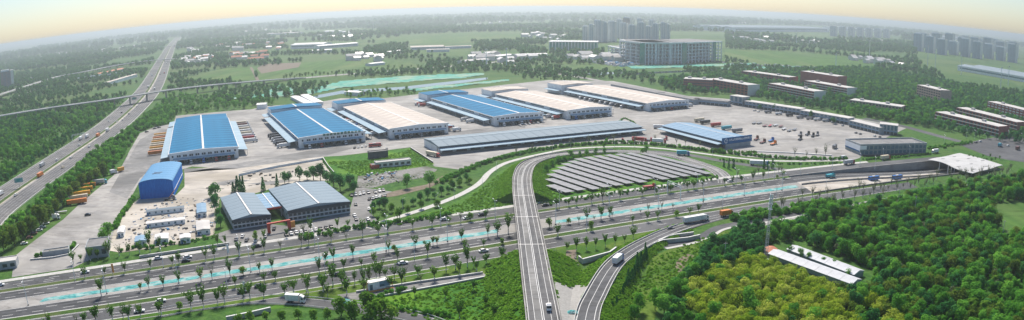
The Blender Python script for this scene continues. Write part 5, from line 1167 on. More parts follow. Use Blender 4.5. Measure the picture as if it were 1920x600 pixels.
row_of('sparse', [g(x, y) for x, y in ((1490, 292), (1512, 296), (1530, 293), (1547, 295), (1268, 270), (1285, 273), (1228, 266), (1312, 277), (1190, 268), (1150, 268), (1105, 270), (1070, 274), (1035, 279), (998, 284), (968, 290))], 'bare sapling from the left behind the long hedge', 'saplings behind the hedge', 1.2)
row_of('sparse', rowx(150, 420, 288, 7, 5, .1), 'grey sapling from the left in the strip by the underpass', 'saplings in the eastern strip', 1.15)
row_of('sparse', rowx(190, 440, 299, 7, 4, .1), 'grey sapling from the left close to the underpass wall', 'saplings at the underpass wall', 1.15)
row_of('tall_street', [g(x, y) for x, y in ((1808, 297), (1816, 299), (1824, 301), (1832, 303), (1841, 305), (1849, 306), (1858, 305), (1866, 302), (1874, 300), (1843, 296), (1856, 297))], 'bushy tree from the left behind the white underpass roof', 'trees behind the underpass roof', .8)
# big trees along the truck park
row_of('olive', [g(x, y) for x, y in ((8, 472), (28, 462), (44, 450), (60, 437), (76, 424), (92, 412), (106, 399), (118, 387), (131, 376), (143, 366), (156, 356), (168, 348), (182, 342), (194, 334), (20, 452))], 'olive round tree from the left along the truck park', 'olive trees along the truck park', 1.25, 'olive_tree')
# dark trees by the factory
row_of('dark', [g(x, y) for x, y in ((562, 338), (576, 337), (588, 338), (601, 338), (614, 342), (626, 350), (638, 358), (656, 352), (664, 362), (534, 344), (542, 342))], 'dark dense tree from the left behind the larger factory hall', 'dark trees behind the factory', 1.0, 'dark_tree')
row_of('dark', [g(x, y) for x, y in ((404, 368), (406, 383), (404, 398), (410, 412), (414, 425), (398, 372))], 'dark tree from the left in the hedge beside the smaller factory hall', 'dark trees beside the small factory', .8, 'dark_tree')
row_of('cypress', [g(x, y) for x, y in ((438, 360), (446, 358), (452, 360), (457, 361), (494, 357), (520, 349))], 'dark pointed tree from the left on the cream yard edge', 'pointed trees on the yard edge', 1.5, 'pointed_tree')
row_of('broad', [g(x, y) for x, y in ((763, 352), (806, 352), (195, 452), (203, 446))], 'lone round tree from the left between truck park and rubble ground', 'lone round trees', 1.0, 'round_tree')
row_of('cypress', [p + Vector((rt.uniform(-.6, .6), 0, 0)) for p in smooth(G([(1150, 590), (1170, 555), (1188, 522), (1203, 496), (1212, 482)]), 7)], 'dark cypress from the front along the stone lined drain', 'cypresses along the drain', .9, 'cypress')
row_of('cypress', [g(x, y) for x, y in ((1357, 313), (1366, 317), (1375, 315), (1432, 316), (1440, 318), (1448, 316))], 'dark cypress from the left on the triangle of grass', 'cypresses on the triangle', 1.1, 'cypress')
row_of('broad', [g(x, y) for x, y in ((1048, 306), (1058, 302), (1070, 297), (1087, 296), (1100, 294), (1117, 292), (1133, 292), (1036, 312), (1025, 322), (1205, 288), (1212, 288))], 'round bush from the left along the top of the solar field', 'bushes above the solar field', .55, 'round_bush')
row_of('dark', [g(x, y) for x, y in ((1404, 199), (1425, 206), (1452, 208), (1520, 222), (1562, 232))], 'dark round tree from the left before the shop row', 'dark trees before the shops', .9, 'dark_tree')
row_of('bright', [g(x, y) for x, y in ((640, 592), (665, 596), (690, 590), (715, 596), (735, 602), (700, 606), (660, 608))], 'pale green leafy tree from the left at the front edge', 'pale trees at the front edge', 1.25, 'pale_tree')
row_of('tall_street', [g(x, y) for x, y in ((888, 545), (911, 575), (778, 557), (940, 567), (862, 600), (835, 560), (928, 596))], 'thin upright tree from the left on the lush south lawn', 'thin trees on the south lawn', .8, 'thin_tree')
row_of('bright', [g(x, y) for x, y in ((765, 400), (790, 392), (820, 388), (735, 398), (745, 410), (862, 350), (880, 345), (845, 352), (700, 405), (720, 412))], 'bright green tree from the left inside the curved path', 'bright trees inside the path', .8, 'bright_tree')
row_of('dark', [g(x, y) for x, y in ((700, 395), (712, 390), (722, 393), (775, 385), (788, 378), (802, 372), (815, 372), (828, 366), (840, 362), (850, 355), (862, 348), (874, 340), (756, 388))], 'dark shrubby tree from the left inside the curved path', 'dark shrubs inside the path', .6, 'shrubby_tree')
row_of('broad', [g(x, y) for x, y in ((1270, 598), (1190, 598), (1196, 585), (1228, 580), (1245, 590), (1255, 560), (1282, 545))], 'round green tree from the left below the grass bank', 'round trees below the bank', .75, 'round_tree')

row_of('broad', [g(x, y) for x, y in ((1500, 486), (1516, 490), (1545, 497), (1562, 502), (1590, 520), (1480, 476))], 'green tree from the left between the two white forest sheds', 'trees between the forest sheds', .42, 'round_tree')
row_of('bright', [g(x, y) for x, y in ((470, 604), (500, 600), (530, 603), (560, 598), (590, 604), (615, 600), (450, 612))], 'leafy shrubby tree from the left below the south slip road', 'trees below the slip road', .8, 'shrubby_tree')
# ------------------------------------------------------------------ woods: the nearest trees singly, the rest as one mass each
SRC = {}
def source(kind):
    if kind in SRC: return SRC[kind]
    cl = bpy.data.collections.new('src_' + kind)
    for i, (tr, cr) in enumerate(KIND[kind]):
        bm = bmesh.new(); bm.from_mesh(tr); n0 = len(bm.faces); bm.from_mesh(cr)
        bm.faces.ensure_lookup_table()
        for f in bm.faces[n0:]: f.material_index = 2
        me = bpy.data.meshes.new('wood_tree'); bm.to_mesh(me); bm.free()
        for m_ in (tr.materials[0], MATS['limewash'], cr.materials[0]): me.materials.append(m_)
        o = bpy.data.objects.new('wood_tree', me); cl.objects.link(o)
    SRC[kind] = cl; return cl
def mass(name, kind, pts, label, cat, smin, smax, seed=1):
    """many trees that read as one mass: instanced on points, one object"""
    r = random.Random(seed); me = bpy.data.meshes.new(name); me.from_pydata([tuple(p) for p in pts], [], [])
    a1 = me.attributes.new('scl', 'FLOAT', 'POINT'); a1.data.foreach_set('value', [r.uniform(smin, smax) * getattr(p, 'k', 1) for p in pts])
    a2 = me.attributes.new('rot', 'FLOAT', 'POINT'); a2.data.foreach_set('value', [r.uniform(0, 6.28) for p in pts])
    a3 = me.attributes.new('idx', 'INT', 'POINT'); a3.data.foreach_set('value', [r.randrange(100) for p in pts])
    o = link(name, me); ng = bpy.data.node_groups.new(name, 'GeometryNodeTree')
    ng.interface.new_socket('Geometry', in_out='INPUT', socket_type='NodeSocketGeometry'); ng.interface.new_socket('Geometry', in_out='OUTPUT', socket_type='NodeSocketGeometry')
    N, L = ng.nodes, ng.links; gi = N.new('NodeGroupInput'); go = N.new('NodeGroupOutput')
    ci = N.new('GeometryNodeCollectionInfo'); ci.inputs['Collection'].default_value = source(kind); ci.inputs['Separate Children'].default_value = True; ci.inputs['Reset Children'].default_value = True
    ip = N.new('GeometryNodeInstanceOnPoints'); ip.inputs['Pick Instance'].default_value = True
    def at(nm, ty):
        q = N.new('GeometryNodeInputNamedAttribute'); q.data_type = ty; q.inputs[0].default_value = nm; return q.outputs[0]
    cx = N.new('ShaderNodeCombineXYZ'); L.new(at('rot', 'FLOAT'), cx.inputs[2]); L.new(cx.outputs[0], ip.inputs['Rotation'])
    L.new(at('idx', 'INT'), ip.inputs['Instance Index']); L.new(at('scl', 'FLOAT'), ip.inputs['Scale'])
    L.new(gi.outputs[0], ip.inputs['Points']); L.new(ci.outputs[0], ip.inputs['Instance']); L.new(ip.outputs[0], go.inputs[0])
    md = o.modifiers.new('scatter', 'NODES'); md.node_group = ng
    return tag(o, label, cat, None, 'stuff')
def seg_d(p, a, b):
    ab = b - a; t = max(0, min(1, (p - a).dot(ab) / max(ab.length_squared, 1e-9))); return (p - a - ab * t).length
def near_path(p, path, dmin):
    q = Vector((p.x, p.y, 0))
    for k in range(0, len(path) - 1):
        if (path[k].x - q.x) ** 2 + (path[k].y - q.y) ** 2 < (dmin + 60) ** 2 or True:
            a = Vector((path[k].x, path[k].y, 0)); b = Vector((path[k + 1].x, path[k + 1].y, 0))
            if seg_d(q, a, b) < dmin: return True
    return False
rw = random.Random(77)
shed_no = G([(1428, 462), (1485, 448), (1635, 505), (1640, 552), (1560, 560), (1428, 500)])
mast_no = g(1434, 490)
def ok_forest(p): return not inside(p, shed_no) and (p - mast_no).length > 4
forest = G([(1425, 500), (1436, 440), (1480, 418), (1560, 402), (1690, 378), (1800, 356), (1920, 333), (1990, 325), (1990, 372), (1900, 375), (1848, 386), (1870, 425), (1905, 452), (1990, 468), (2010, 680), (1640, 690), (1600, 600), (1560, 560), (1500, 520)])
bloomP = G([(1300, 610), (1285, 560), (1330, 515), (1380, 492), (1425, 492), (1500, 520), (1570, 560), (1610, 600), (1640, 690), (1320, 690)])
edgeP = G([(1250, 620), (1262, 545), (1295, 508), (1320, 470), (1385, 432), (1432, 430), (1428, 492), (1380, 492), (1330, 515), (1285, 560), (1300, 640)])
def clearing(p): return noise.noise(Vector((p.x * .045, p.y * .045, 7.7))) < .36
fp = scatter(forest, 4.7, .45, lambda p: ok_forest(p) and clearing(p), rw); bp_ = scatter(bloomP, 4.4, .42, None, rw); ep = scatter(edgeP, 5.0, .42, None, rw)
fp.sort(key=lambda p: p.length); bp_.sort(key=lambda p: p.length); ep.sort(key=lambda p: p.length)
# only what the picture can show counts as near
def inpic(p):
    v = Vector((p.x, p.y, p.z + 4 - CAM_H)); v.normalize(); x, y, z = v.dot(CR), v.dot(CU), v.dot(_f); h = hypot(x, y); rr_ = 2 * FPX * sin(math.acos(z) / 2)
    return -20 < 960 + rr_ * x / h < 1940 and -20 < 300 - rr_ * y / h < 640
fp = [p for p in fp if inpic(p)]; bp_ = [p for p in bp_ if inpic(p)]; ep = [p for p in ep if inpic(p)]
N1 = 170
bl2 = [p for p in fp if any((p - q).length < 26 for q in bp_[::9]) and rw.random() < .45]; sset = {id(p) for p in bl2}; fp = [p for p in fp if id(p) not in sset]
sw = [p for p in bp_ if rw.random() < .12]; sset = {id(p) for p in sw}; bp_ = [p for p in bp_ if id(p) not in sset] + bl2; fp += sw; fp.sort(key=lambda p: p.length); bp_.sort(key=lambda p: p.length)
for p in fp[:N1]:
    k = rw.choice(['broad', 'broad', 'broad', 'dark', 'bright', 'olive']); plant(k, p, 'leafy tree among the nearest of the dense green forest', 'nearest trees of the green forest', .74 if k != 'bright' else .95, rw, nm='forest_tree')
for p in bp_[:80]: plant('bloom', p, 'yellow green blossoming tree among the nearest of its grove', 'nearest trees of the yellow grove', .78, rw, nm='blossoming_tree')
for p in ep[:45]: plant(rw.choice(['dark', 'broad', 'shrub']), p, 'dark tree in the fringe between grass bank and yellow grove', 'trees of the forest fringe', .7, rw, nm='fringe_tree')
rest = fp[N1:]; pick = {'broad': [], 'dark': [], 'bright': [], 'olive': [], 'grey': []}
for p in rest: pick[rw.choices(['broad', 'dark', 'bright', 'olive', 'grey'], [5, 2.2, 2.2, 1.2, 1.0])[0]].append(p)
for k, lb in (('broad', 'dense green forest filling the lower right'), ('dark', 'dark crowns scattered through the green forest'), ('bright', 'bright young crowns scattered through the green forest'), ('olive', 'olive crowns scattered through the green forest'), ('grey', 'dusty grey crowns scattered through the green forest')):
    mass('forest', k, pick[k], lb, 'forest', .5, 1.0, 5)
mass('grove', 'bloom', bp_[80:], 'yellow green blossoming grove in the lower right', 'grove', .6, .95, 6)
mass('fringe', 'dark', ep[45:], 'dark fringe of trees beside the yellow grove', 'trees', .5, .9, 7)
# undergrowth of the forest floor
under = scatter(forest, 4.2, .5, lambda p: ok_forest(p) and inpic(p), rw) + scatter(edgeP, 3.6, .5, inpic, rw)
mass('undergrowth', 'shrub', under, 'low green undergrowth on the forest floor', 'undergrowth', .6, 1.1, 8)
# other woods
HWP = [Vector((p.x, p.y, 0)) for p in hw]
def clear(p): return not near_path(p, hw, 30) and not near_path(p, vp, 13)
def wood(px, step, kind, label, smin, smax, seed, keep=None, nm='woodland'):
    pts = scatter(G(px), step, .5, keep, random.Random(seed)); mass(nm, kind, pts, label, 'wood', smin, smax, seed)
wood([(-60, 260), (0, 228), (120, 206), (232, 190), (212, 214), (150, 246), (70, 296), (0, 348), (-60, 400)], 9.5, 'broad', 'mixed green wood west of the highway', .5, 1.0, 31, lambda p: clear(p) and noise.noise(p * .016) < .12)
wood([(-60, 260), (0, 228), (120, 206), (232, 190), (212, 214), (150, 246), (70, 296), (0, 348), (-60, 400)], 8, 'shrub', 'green scrub in the clearings west of the highway', .5, 1.4, 42, clear)
wood([(-60, 250), (0, 228), (80, 216), (140, 225), (60, 262), (0, 290), (-60, 330)], 12, 'dark', 'dark copse below the viaduct west of the highway', .7, 1.1, 32, clear)
wood([(45, 395), (105, 345), (165, 296), (215, 262), (262, 228), (300, 200), (325, 196), (330, 214), (320, 232), (262, 247), (225, 305), (205, 328), (150, 372), (60, 430), (0, 465), (0, 440)], 6.5, 'shrub', 'green shrub belt between highway and truck park', .8, 1.9, 33, clear, 'shrub_belt')
wood([(150, 310), (215, 262), (262, 230), (296, 200), (310, 205), (285, 232), (240, 262), (190, 310)], 10, 'broad', 'line of green trees along the east side of the highway', .5, .85, 34, clear)
wood([(-10, 338), (50, 298), (140, 244), (192, 212), (205, 222), (155, 258), (70, 312), (0, 362)], 8, 'dark', 'dark hedge along the west side of the highway', .45, .7, 35, clear, 'hedge')
wood([(300, 200), (330, 178), (420, 186), (520, 190), (510, 199), (440, 206), (335, 216), (318, 226)], 12, 'broad', 'scrubby wood behind the western warehouse', .5, 1.0, 36, clear)
CAMP = [(G(b_[0])[0], G(b_[0])[1]) for b_ in BR]
CAMP += [((G(b_[0])[0] + G(b_[0])[3]) / 2, (G(b_[0])[1] + G(b_[0])[2]) / 2) for b_ in BR]
wood([(1238, 150), (1290, 146), (1360, 142), (1420, 136), (1560, 128), (1640, 130), (1760, 150), (1840, 170), (1990, 195), (1990, 290), (1900, 270), (1780, 250), (1700, 232), (1610, 216), (1520, 204), (1420, 184), (1370, 178), (1300, 178), (1245, 170)], 10.5, 'dark', 'broad dark wood around the brick campus', .6, 1.05, 37,
     lambda p: not any(seg_d(p, *s_) < 13 for s_ in CAMP) and not near_path(p, cr, 10))

wood([(1560, 215), (1640, 196), (1720, 200), (1800, 222), (1760, 240), (1690, 232), (1620, 224)], 9, 'broad', 'lighter green trees before the junction block', .55, .95, 38, lambda p: not any(seg_d(p, *s_) < 13 for s_ in CAMP) and not near_path(p, cr, 10))
wood([(1238, 152), (1420, 140), (1560, 130), (1640, 132), (1840, 172), (1990, 200), (1990, 280), (1780, 248), (1610, 214), (1420, 182), (1250, 168)], 17, 'broad', 'lighter crowns through the campus wood', .6, 1.1, 43, lambda p: not any(seg_d(p, *s_) < 13 for s_ in CAMP) and not near_path(p, cr, 10))
wood([(940, 118), (1010, 122), (1080, 132), (1060, 140), (990, 134), (945, 126)], 16, 'far', 'loose trees along the northern road', .5, .9, 39)
wood([(965, 132), (1040, 144), (1110, 152), (1040, 152), (985, 146), (960, 138)], 15, 'far', 'scrub north of the cream warehouses', .3, .7, 40)
wood([(640, 176), (760, 170), (790, 176), (720, 183), (650, 185)], 13, 'broad', 'thicket between river and warehouses', .4, .8, 41)
# hedges
def hedge(pts, step, kind, label, smin, smax, seed, wd=2.5, nm='hedge'):
    p = smooth(G(pts), 10); r = random.Random(seed); out = []; acc = 0
    for i in range(1, len(p)):
        L_ = (p[i] - p[i - 1]).length; k = 0
        while k < L_: q = p[i - 1].lerp(p[i], k / L_); out.append(Vector((q.x + r.uniform(-wd, wd), q.y + r.uniform(-wd, wd), 0))); k += step
    mass(nm, kind, out, label, 'hedge', smin, smax, seed)
hedge([(820, 345), (880, 318), (930, 300), (1000, 284), (1080, 273), (1160, 269), (1240, 273), (1330, 284), (1420, 293), (1500, 299), (1590, 299)], 1.3, 'shrub', 'long green hedge between yard and cycle path', .5, .95, 51, 2.4)
hedge([(1330, 284), (1380, 288), (1420, 290)], 2.2, 'bright', 'pale blossoming bushes below the freight hall sign', .35, .55, 52, 2.0)
hedge([(560, 448), (640, 433), (700, 424), (760, 416), (840, 404)], 1.5, 'shrub', 'clipped hedge north of the service road', .5, .9, 53, 2.2)
hedge([(225, 470), (300, 462), (400, 446)], 2.4, 'shrub', 'low planting along the building site frontage', .4, .7, 54, 2.0)
hedge([(214, 432), (225, 412), (238, 392), (252, 372)], 1.6, 'shrub', 'dark hedge between truck park and building site', .7, 1.1, 55, 1.4)
hedge([(66, 482), (90, 478), (128, 470), (142, 458)], 1.2, 'shrub', 'green hedge around the walled enclosure', .5, .8, 56, 1.2)
hedge([(1012, 384), (1100, 372), (1200, 357), (1290, 343), (1345, 333)], 1.5, 'shrub', 'low green planting below the solar field', .3, .6, 57, 3.5)
hedge([(1008, 345), (1018, 325), (1040, 308), (1080, 296)], 1.6, 'shrub', 'bushes on the inner side of the overpass loop', .5, .9, 58, 2.5)
hedge([(1620, 300), (1680, 296), (1745, 289)], 1.6, 'shrub', 'low hedge before the market building', .4, .7, 59, 1.0)
hedge([(1745, 280), (1790, 272), (1820, 268)], 1.3, 'shrub', 'shrubs on the corner before the junction', .5, .9, 60, 4.5)
hedge([(1380, 415), (1440, 402), (1500, 393), (1570, 383)], 1.3, 'shrub', 'shrub belt between slip road and footpath', .9, 1.5, 61, 5.5, 'shrub_belt')
hedge([(1130, 275), (1164, 226), (1180, 226), (1196, 238)], 2.0, 'shrub', 'dark creeper around the end of the long freight shed', .3, .6, 62, .8)
hedge([(1350, 300), (1420, 306), (1500, 308), (1580, 306)], 2.6, 'shrub', 'low shrubs beside the link road', .35, .6, 63, 2.0)
hedge([(760, 545), (700, 566), (780, 585), (850, 595)], 1.4, 'shrub', 'low bushes at the edge of the lush lawn', .4, .8, 64, 1.5)
hedge([(605, 300), (615, 315), (628, 330)], 2.0, 'shrub', 'climbing plants on the lawn fence', .3, .5, 65, .5)
# tufts that roughen the lawns
def tufts(px, step, label, smin, smax, seed, kind='tuft'):
    pts = scatter(G(px), step, .5, None, random.Random(seed)); mass('grass_tufts', kind, pts, label, 'grass', smin, smax, seed)
tufts([(700, 566), (800, 545), (920, 520), (962, 490), (978, 620), (860, 620), (790, 598)], 2.3, 'rough tufted grass on the lush south lawn', .5, 1.5, 71)
tufts([(720, 428), (800, 402), (870, 378), (920, 340), (960, 312), (958, 385), (830, 406)], 2.3, 'rough tufted grass on the slope beside the path', .5, 1.5, 72)
tufts([(1003, 362), (1001, 340), (1012, 320), (1026, 330), (1028, 352), (1060, 370), (1040, 384), (1012, 386)], 2.3, 'rough tufted grass around the solar field', .5, 1.5, 73)
tufts([(700, 300), (612, 304), (672, 330), (815, 308), (770, 280)], 2.3, 'rough tufted grass on the fenced lawn', .5, 1.5, 74)
tufts([(1180, 570), (1225, 485), (1300, 452), (1400, 422), (1330, 468), (1280, 515), (1240, 560)], 2.3, 'rough tufted grass on the sunny bank', .5, 1.5, 75)
APRON = aL + aR[::-1]
def bank_tufts(o, n_, label, seed, lim):
    r = random.Random(seed); pts = []; me = o.data; ps = [q for q in me.polygons if inpic(q.center) and q.center.y < lim and q.center.z > .2 and abs(q.normal.z) > .25]; ar = np.cumsum([q.area for q in ps])
    for k in range(n_):
        q = ps[int(np.searchsorted(ar, r.random() * ar[-1]))]; vs = [me.vertices[i].co for i in q.vertices]; u, v = r.random(), r.random()
        t_ = vs[0].lerp(vs[1], u).lerp(vs[3].lerp(vs[2], u), v)
        if not inside(t_, APRON): pts.append(t_)
    mass('grass_tufts', 'tuft', pts, label, 'grass', .5, 1.6, seed)
bank_tufts(EMB[0], 5200, 'rough tufted grass on the overpass embankment', 76, 700); bank_tufts(EMB[1], 3000, 'rough tufted grass on the slip road embankment', 77, 600)
# far landscape: woods and tree belts out to the haze
rf2 = random.Random(99)
KEEP = [G(q) for q in ([(480, 128), (560, 116), (690, 106), (800, 118), (800, 130), (650, 141), (488, 152)], [(335, 150), (420, 128), (470, 126), (478, 148), (400, 155)], [(1360, 92), (1500, 98), (1640, 112), (1660, 126), (1560, 130), (1420, 122), (1358, 110)], [(660, 76), (860, 62), (1000, 64), (960, 78), (740, 84)],
        [(1130, 130), (1130, 60), (1360, 60), (1360, 130)], [(1025, 98), (1025, 76), (1130, 76), (1130, 98)], [(1720, 120), (1720, 64), (1990, 100), (1990, 170), (1795, 160)], [(1365, 64), (1365, 46), (1560, 50), (1690, 70), (1690, 78), (1550, 74)], [(560, 190), (640, 150), (920, 134), (920, 152), (640, 180)], [(540, 100), (540, 78), (680, 78), (680, 100)], [(765, 100), (765, 80), (890, 80), (890, 100)])]
def far_ok(p, thr, sc):
    if noise.noise(Vector((p.x * sc, p.y * sc * 1.6, 3.3))) < thr: return False
    if any(inside(p, q) for q in KEEP): return False
    if any(abs(p.x - q.x) < 60 and -45 < p.y - q.y < 14 and (p - q).length < (38 if p.y < q.y else 14) for q in HOUSES): return False
    return not near_path(p, hw, 36) and not any(near_path(p, v_, 20) for v_ in VIAS)
def band(d0, d1, step, thr, sc, k0, k1, label, seed, kind='far'):
    r = random.Random(seed); out = []; d = d0
    while d < d1:
        a_ = radians(-46)
        while a_ < radians(46):
            p = Vector((sin(a_) * d, cos(a_) * d, 0)) + Vector((r.uniform(-.5, .5) * step, r.uniform(-.5, .5) * step, 0))
            if far_ok(p, thr, sc) and not (inside(p, YARD) if d < 1150 else False): out.append(p)
            a_ += step / d
        d += step
    mass('far_woodland', kind, out, label, 'wood', k0, k1, seed)
YARD = G([(200, 400), (262, 210), (430, 196), (600, 186), (800, 160), (1030, 142), (1160, 148), (1300, 172), (1440, 130), (1990, 130), (1990, 350), (1000, 420), (500, 460)])
band(1000, 1700, 15, .05, .0042, .6, 1.15, 'scattered woods between the viaduct and the villages', 81)
band(1700, 2900, 21, -.01, .0028, .9, 1.6, 'broken woods behind the villages', 82)
band(2900, 5200, 36, .02, .0016, 1.5, 2.6, 'hazy tree belts towards the horizon', 83)
band(5200, 9500, 75, .0, .0010, 2.6, 5.0, 'faint tree belts below the horizon', 84)
bdt = []
for k, p in enumerate(bd):
    n_ = normals(bd)[k]
    if k % 1 == 0 and p.x < g(900, 120).x: bdt += [p + n_ * 11, p - n_ * 11]
pts_ = []
for s_ in (-15, 15):
    for k in range(len(bd) - 1):
        L_ = (bd[k + 1] - bd[k]).length; m_ = max(1, int(L_ / 13))
        for j in range(m_): q = bd[k].lerp(bd[k + 1], j / m_) + normals(bd)[k] * s_; pts_.append(q)
row_of('tall_street', [p for p in pts_ if g(535, 149).x < p.x < g(800, 128).x], 'tree from the left lining the boulevard behind the field', 'trees along the boulevard', 1.1, 'boulevard_tree')
# ------------------------------------------------------------------ street lamps, gantries, masts
lp = MB().tube((0, 0, 0), (0, 0, 10.5), .16, .09, 6).mesh('pole', 'wall_white')
la = MB().tube((0, 0, 10.3), (1.9, 0, 11.0), .07, .05, 5, cap=False).mesh('arm', 'wall_white')
lh = MB().hexa([(1.7, -.2, 10.95), (3.0, -.22, 11.05), (3.0, .22, 11.05), (1.7, .2, 10.95)], [(1.7, -.14, 11.1), (3.0, -.14, 11.2), (3.0, .14, 11.2), (1.7, .14, 11.1)]).mesh('lamp_head', 'sign_white')
lb_ = MB().box(-.3, .3, -.3, .3, 0, .4).mesh('base', 'concrete_grey')
def lamp(p, rz, label, group, two=False, sc=1.0):
    t = thing('street_lamp', label, 'street lamp', p, rz, group, sc); link('pole', lp, t); link('base', lb_, t)
    for k in range(2 if two else 1): link('lamp_arm', la, t, rz=pi * k); link('lamp_head', lh, t, rz=pi * k)
xs = [-226, -190, -158, -126, -95, -64, -34, 24, 56, 88, 120, 152, 184]
for i, x in enumerate(xs): lamp(road(x, 323.6, .05), rang(x) + pi / 2, '%s double armed lamp from the left on the median' % ordn(i), 'lamps on the median', True, 1.15)
xs = [-218, -176, -140, -104, -68, -40, -10, 28, 60, 92, 124, 156, 190]
for i, x in enumerate(xs): lamp(road(x, 349.4, .12), rang(x) + pi / 2, '%s lamp from the left in the verge north of the main road' % ordn(i), 'lamps in the north verge', True, 1.0)
xs = [-130, -88, -48, 40, 84, 128, 170, 214]
for i, x in enumerate(xs): lamp(road(x, 306.2, .12), rang(x) - pi / 2, '%s lamp from the left in the verge south of the main road' % ordn(i), 'lamps in the south verge', False, .95)
pxs = [(697, 408), (755, 392), (818, 383), (852, 372), (905, 350), (931, 322), (975, 298), (1036, 288), (1070, 280), (1110, 276), (1152, 275), (1190, 276), (1218, 279), (1294, 287), (1336, 291), (1380, 298), (1428, 303), (1484, 309), (1522, 311)]
for i, (x, y) in enumerate(pxs): lamp(g(x, y), i * .3, '%s small lamp from the left along the cycle path' % ordn(i), 'lamps along the cycle path', False, .62)
pxs = [(1612, 312), (1655, 302), (1704, 296), (1713, 288), (1770, 272), (1812, 260), (1827, 262), (1850, 260), (1890, 262), (1915, 268), (1640, 318), (1560, 318), (1500, 330), (1440, 336)]
for i, (x, y) in enumerate(sorted(pxs)): lamp(g(x, y), 1.2, '%s lamp from the left along the road to the junction' % ordn(i), 'lamps near the junction', i % 2 == 0, .95)
def gantry(p0, p1, label, h=7.5, panel=False, mat='wall_white'):
    a = atan2((p1 - p0).y, (p1 - p0).x); L = (p1 - p0).length; t = thing('sign_gantry', label, 'gantry', p0, a)
    for x in (0, L): part('post', MB().tube((x, 0, 0), (x, 0, h + .8), .25, .22, 6), mat, t)
    m = MB().box(0, L, -.12, .12, h, h + .25).box(0, L, -.12, .12, h + 1.3, h + 1.55)
    k = 8
    for i in range(k): m.tube((L * i / k, 0, h + .1), (L * (i + 1) / k, 0, h + 1.4), .08, .08, 4)
    part('truss', m, mat, t)
    if panel: part('sign_panel', MB().box(L * .35, L * .35 + 6.5, -.35, -.14, h - .8, h + 2.4), 'teal_net', t)
gantry(g(1251, 363), g(1275.5, 373.5), 'white lattice gantry over the main road below the solar field')
gantry(g(136, 267), g(160, 262), 'grey gantry at the west edge of the highway', 7)
for px, py, lb in ((37, 352, 'near teal road sign over the highway median'), (252, 192, 'far teal road sign over the highway below the viaduct')):
    q = g(px, py); k = min(range(len(hw)), key=lambda i: (hw[i] - q).length); t = thing('road_sign', lb, 'road sign', q, .5)
    part('post', MB().tube((0, 0, 0), (0, 0, 8), .22, .18, 6), 'steel', t); part('sign_panel', MB().box(-4.2, 4.2, -.3, -.1, 4.6, 8.2), 'teal_net', t); part('frame', MB().box(-4.3, 4.3, -.08, .05, 8.2, 8.4), 'steel', t)
q = g(1434, 490); t = thing('telecom_mast', 'tall white telecom mast rising from the forest edge', 'mast', q)
def lat(z): return 1.15 - .75 * z / 34
for i in range(3):
    a = 2.094 * i; q_ = lambda z, k=0: Vector((cos(2.094 * (i + k)) * lat(z), sin(2.094 * (i + k)) * lat(z), z))
    part('lattice_leg', MB().tube(q_(0), q_(34), .13, .08, 5), 'steel', t)
    m = MB()
    for z in range(0, 34, 2): m.tube(q_(z), q_(z + 2, 1), .05, .05, 4, cap=False); m.tube(q_(z + 2), q_(z + 2, 1), .05, .05, 4, cap=False)
    part('lattice_bracing', m, 'steel', t)
for z in (33.2, 30.6, 28.0):
    for i in range(3):
        a = 2.1 * i + z; part('antenna', MB().box(.5, .95, -.22, .22, z - 1.1, z + 1.1), 'sign_white', t, (0, 0, 0), a)
    part('platform', MB().tube((0, 0, z - 1.35), (0, 0, z - 1.2), 1.2, 1.2, 10), 'steel', t)
part('cabinet', MB().box(-1.2, 1.2, -2.8, -1.2, 0, 2), 'wall_grey', t)
for i, (px, py, h, lb) in enumerate(((1684, 382, 13, 'pale wooden pole at the forest edge'), (1713, 408, 14, 'pale pole beside the forest track'), (1877, 456, 14, 'pale pole standing before the ploughed field'), (1358, 486, 9, 'thin white pole in the dark fringe'))):
    t = thing('utility_pole', lb, 'pole', g(px, py)); part('pole', MB().tube((0, 0, 0), (0, 0, h), .22, .14, 6), 'kerb', t); part('crossarm', MB().box(-1, 1, -.08, .08, h - .8, h - .6), 'kerb', t)
wall_line('thin white wall along the forest track', [(1692, 400), (1730, 412), (1792, 433)], 1.2, .4)
# flags / banner signs on the verge
for px, py, lb in ((427, 480, 'white banner sign standing in the north verge'), (458, 552, 'white banner sign standing by the south service road'), (212, 517, 'yellow and white banner sign near the truck park entrance')):
    t = thing('banner_sign', lb, 'sign', g(px, py), .4); part('post', MB().tube((0, 0, 0), (0, 0, 6.5), .12, .1, 6), 'steel', t); part('panel', MB().box(-.1, 1.1, -.08, .08, 1.6, 6.3), 'sign_white' if px != 212 else 'orange_paint', t)
# printed kiosk by the sunken lane
p0, p1 = g(692, 547), g(731, 539); a = atan2((p1 - p0).y, (p1 - p0).x); L = (p1 - p0).length
t = thing('site_container', 'white printed site container beside the sunken lane', 'container', p0, a)
part('body', MB().box(0, L, 0, 3, .3, 3.9), 'sign_white', t); part('roof', MB().box(-.2, L + .2, -.2, 3.2, 3.91, 4.1), 'skylight', t)
part('door', MB().box(.5, 1.9, -.08, .02, .5, 3.0), 'glass_blue', t)
part('print', MB().box(L * .52, L * .98, -.1, .02, 1.3, 3.8), 'roof_blue_pale', t); part('print_stripe', MB().box(L * .52, L * .75, -.13, -.101, 1.4, 2.4), 'glass_blue', t)
part('step', MB().box(-1, L + 1.4, -1.4, -.05, 0, .25), 'orange_paint', t)
for x in (-.8, L + 1.2): part('corner_post', MB().box(x - .12, x + .12, -.3, -.06, 0, 4.4), 'orange_paint', t)
o = part('dust_net', MB().add([(p.x, p.y, .25 + .5 * (i % 2)) for i, p in enumerate(G([(634, 568), (645, 562), (655, 562), (662, 570), (650, 576)]))], [(0, 1, 2, 3, 4)]), 'teal_net', None); tag(o, 'small teal net sheet at the mouth of the sunken lane', 'dust net')
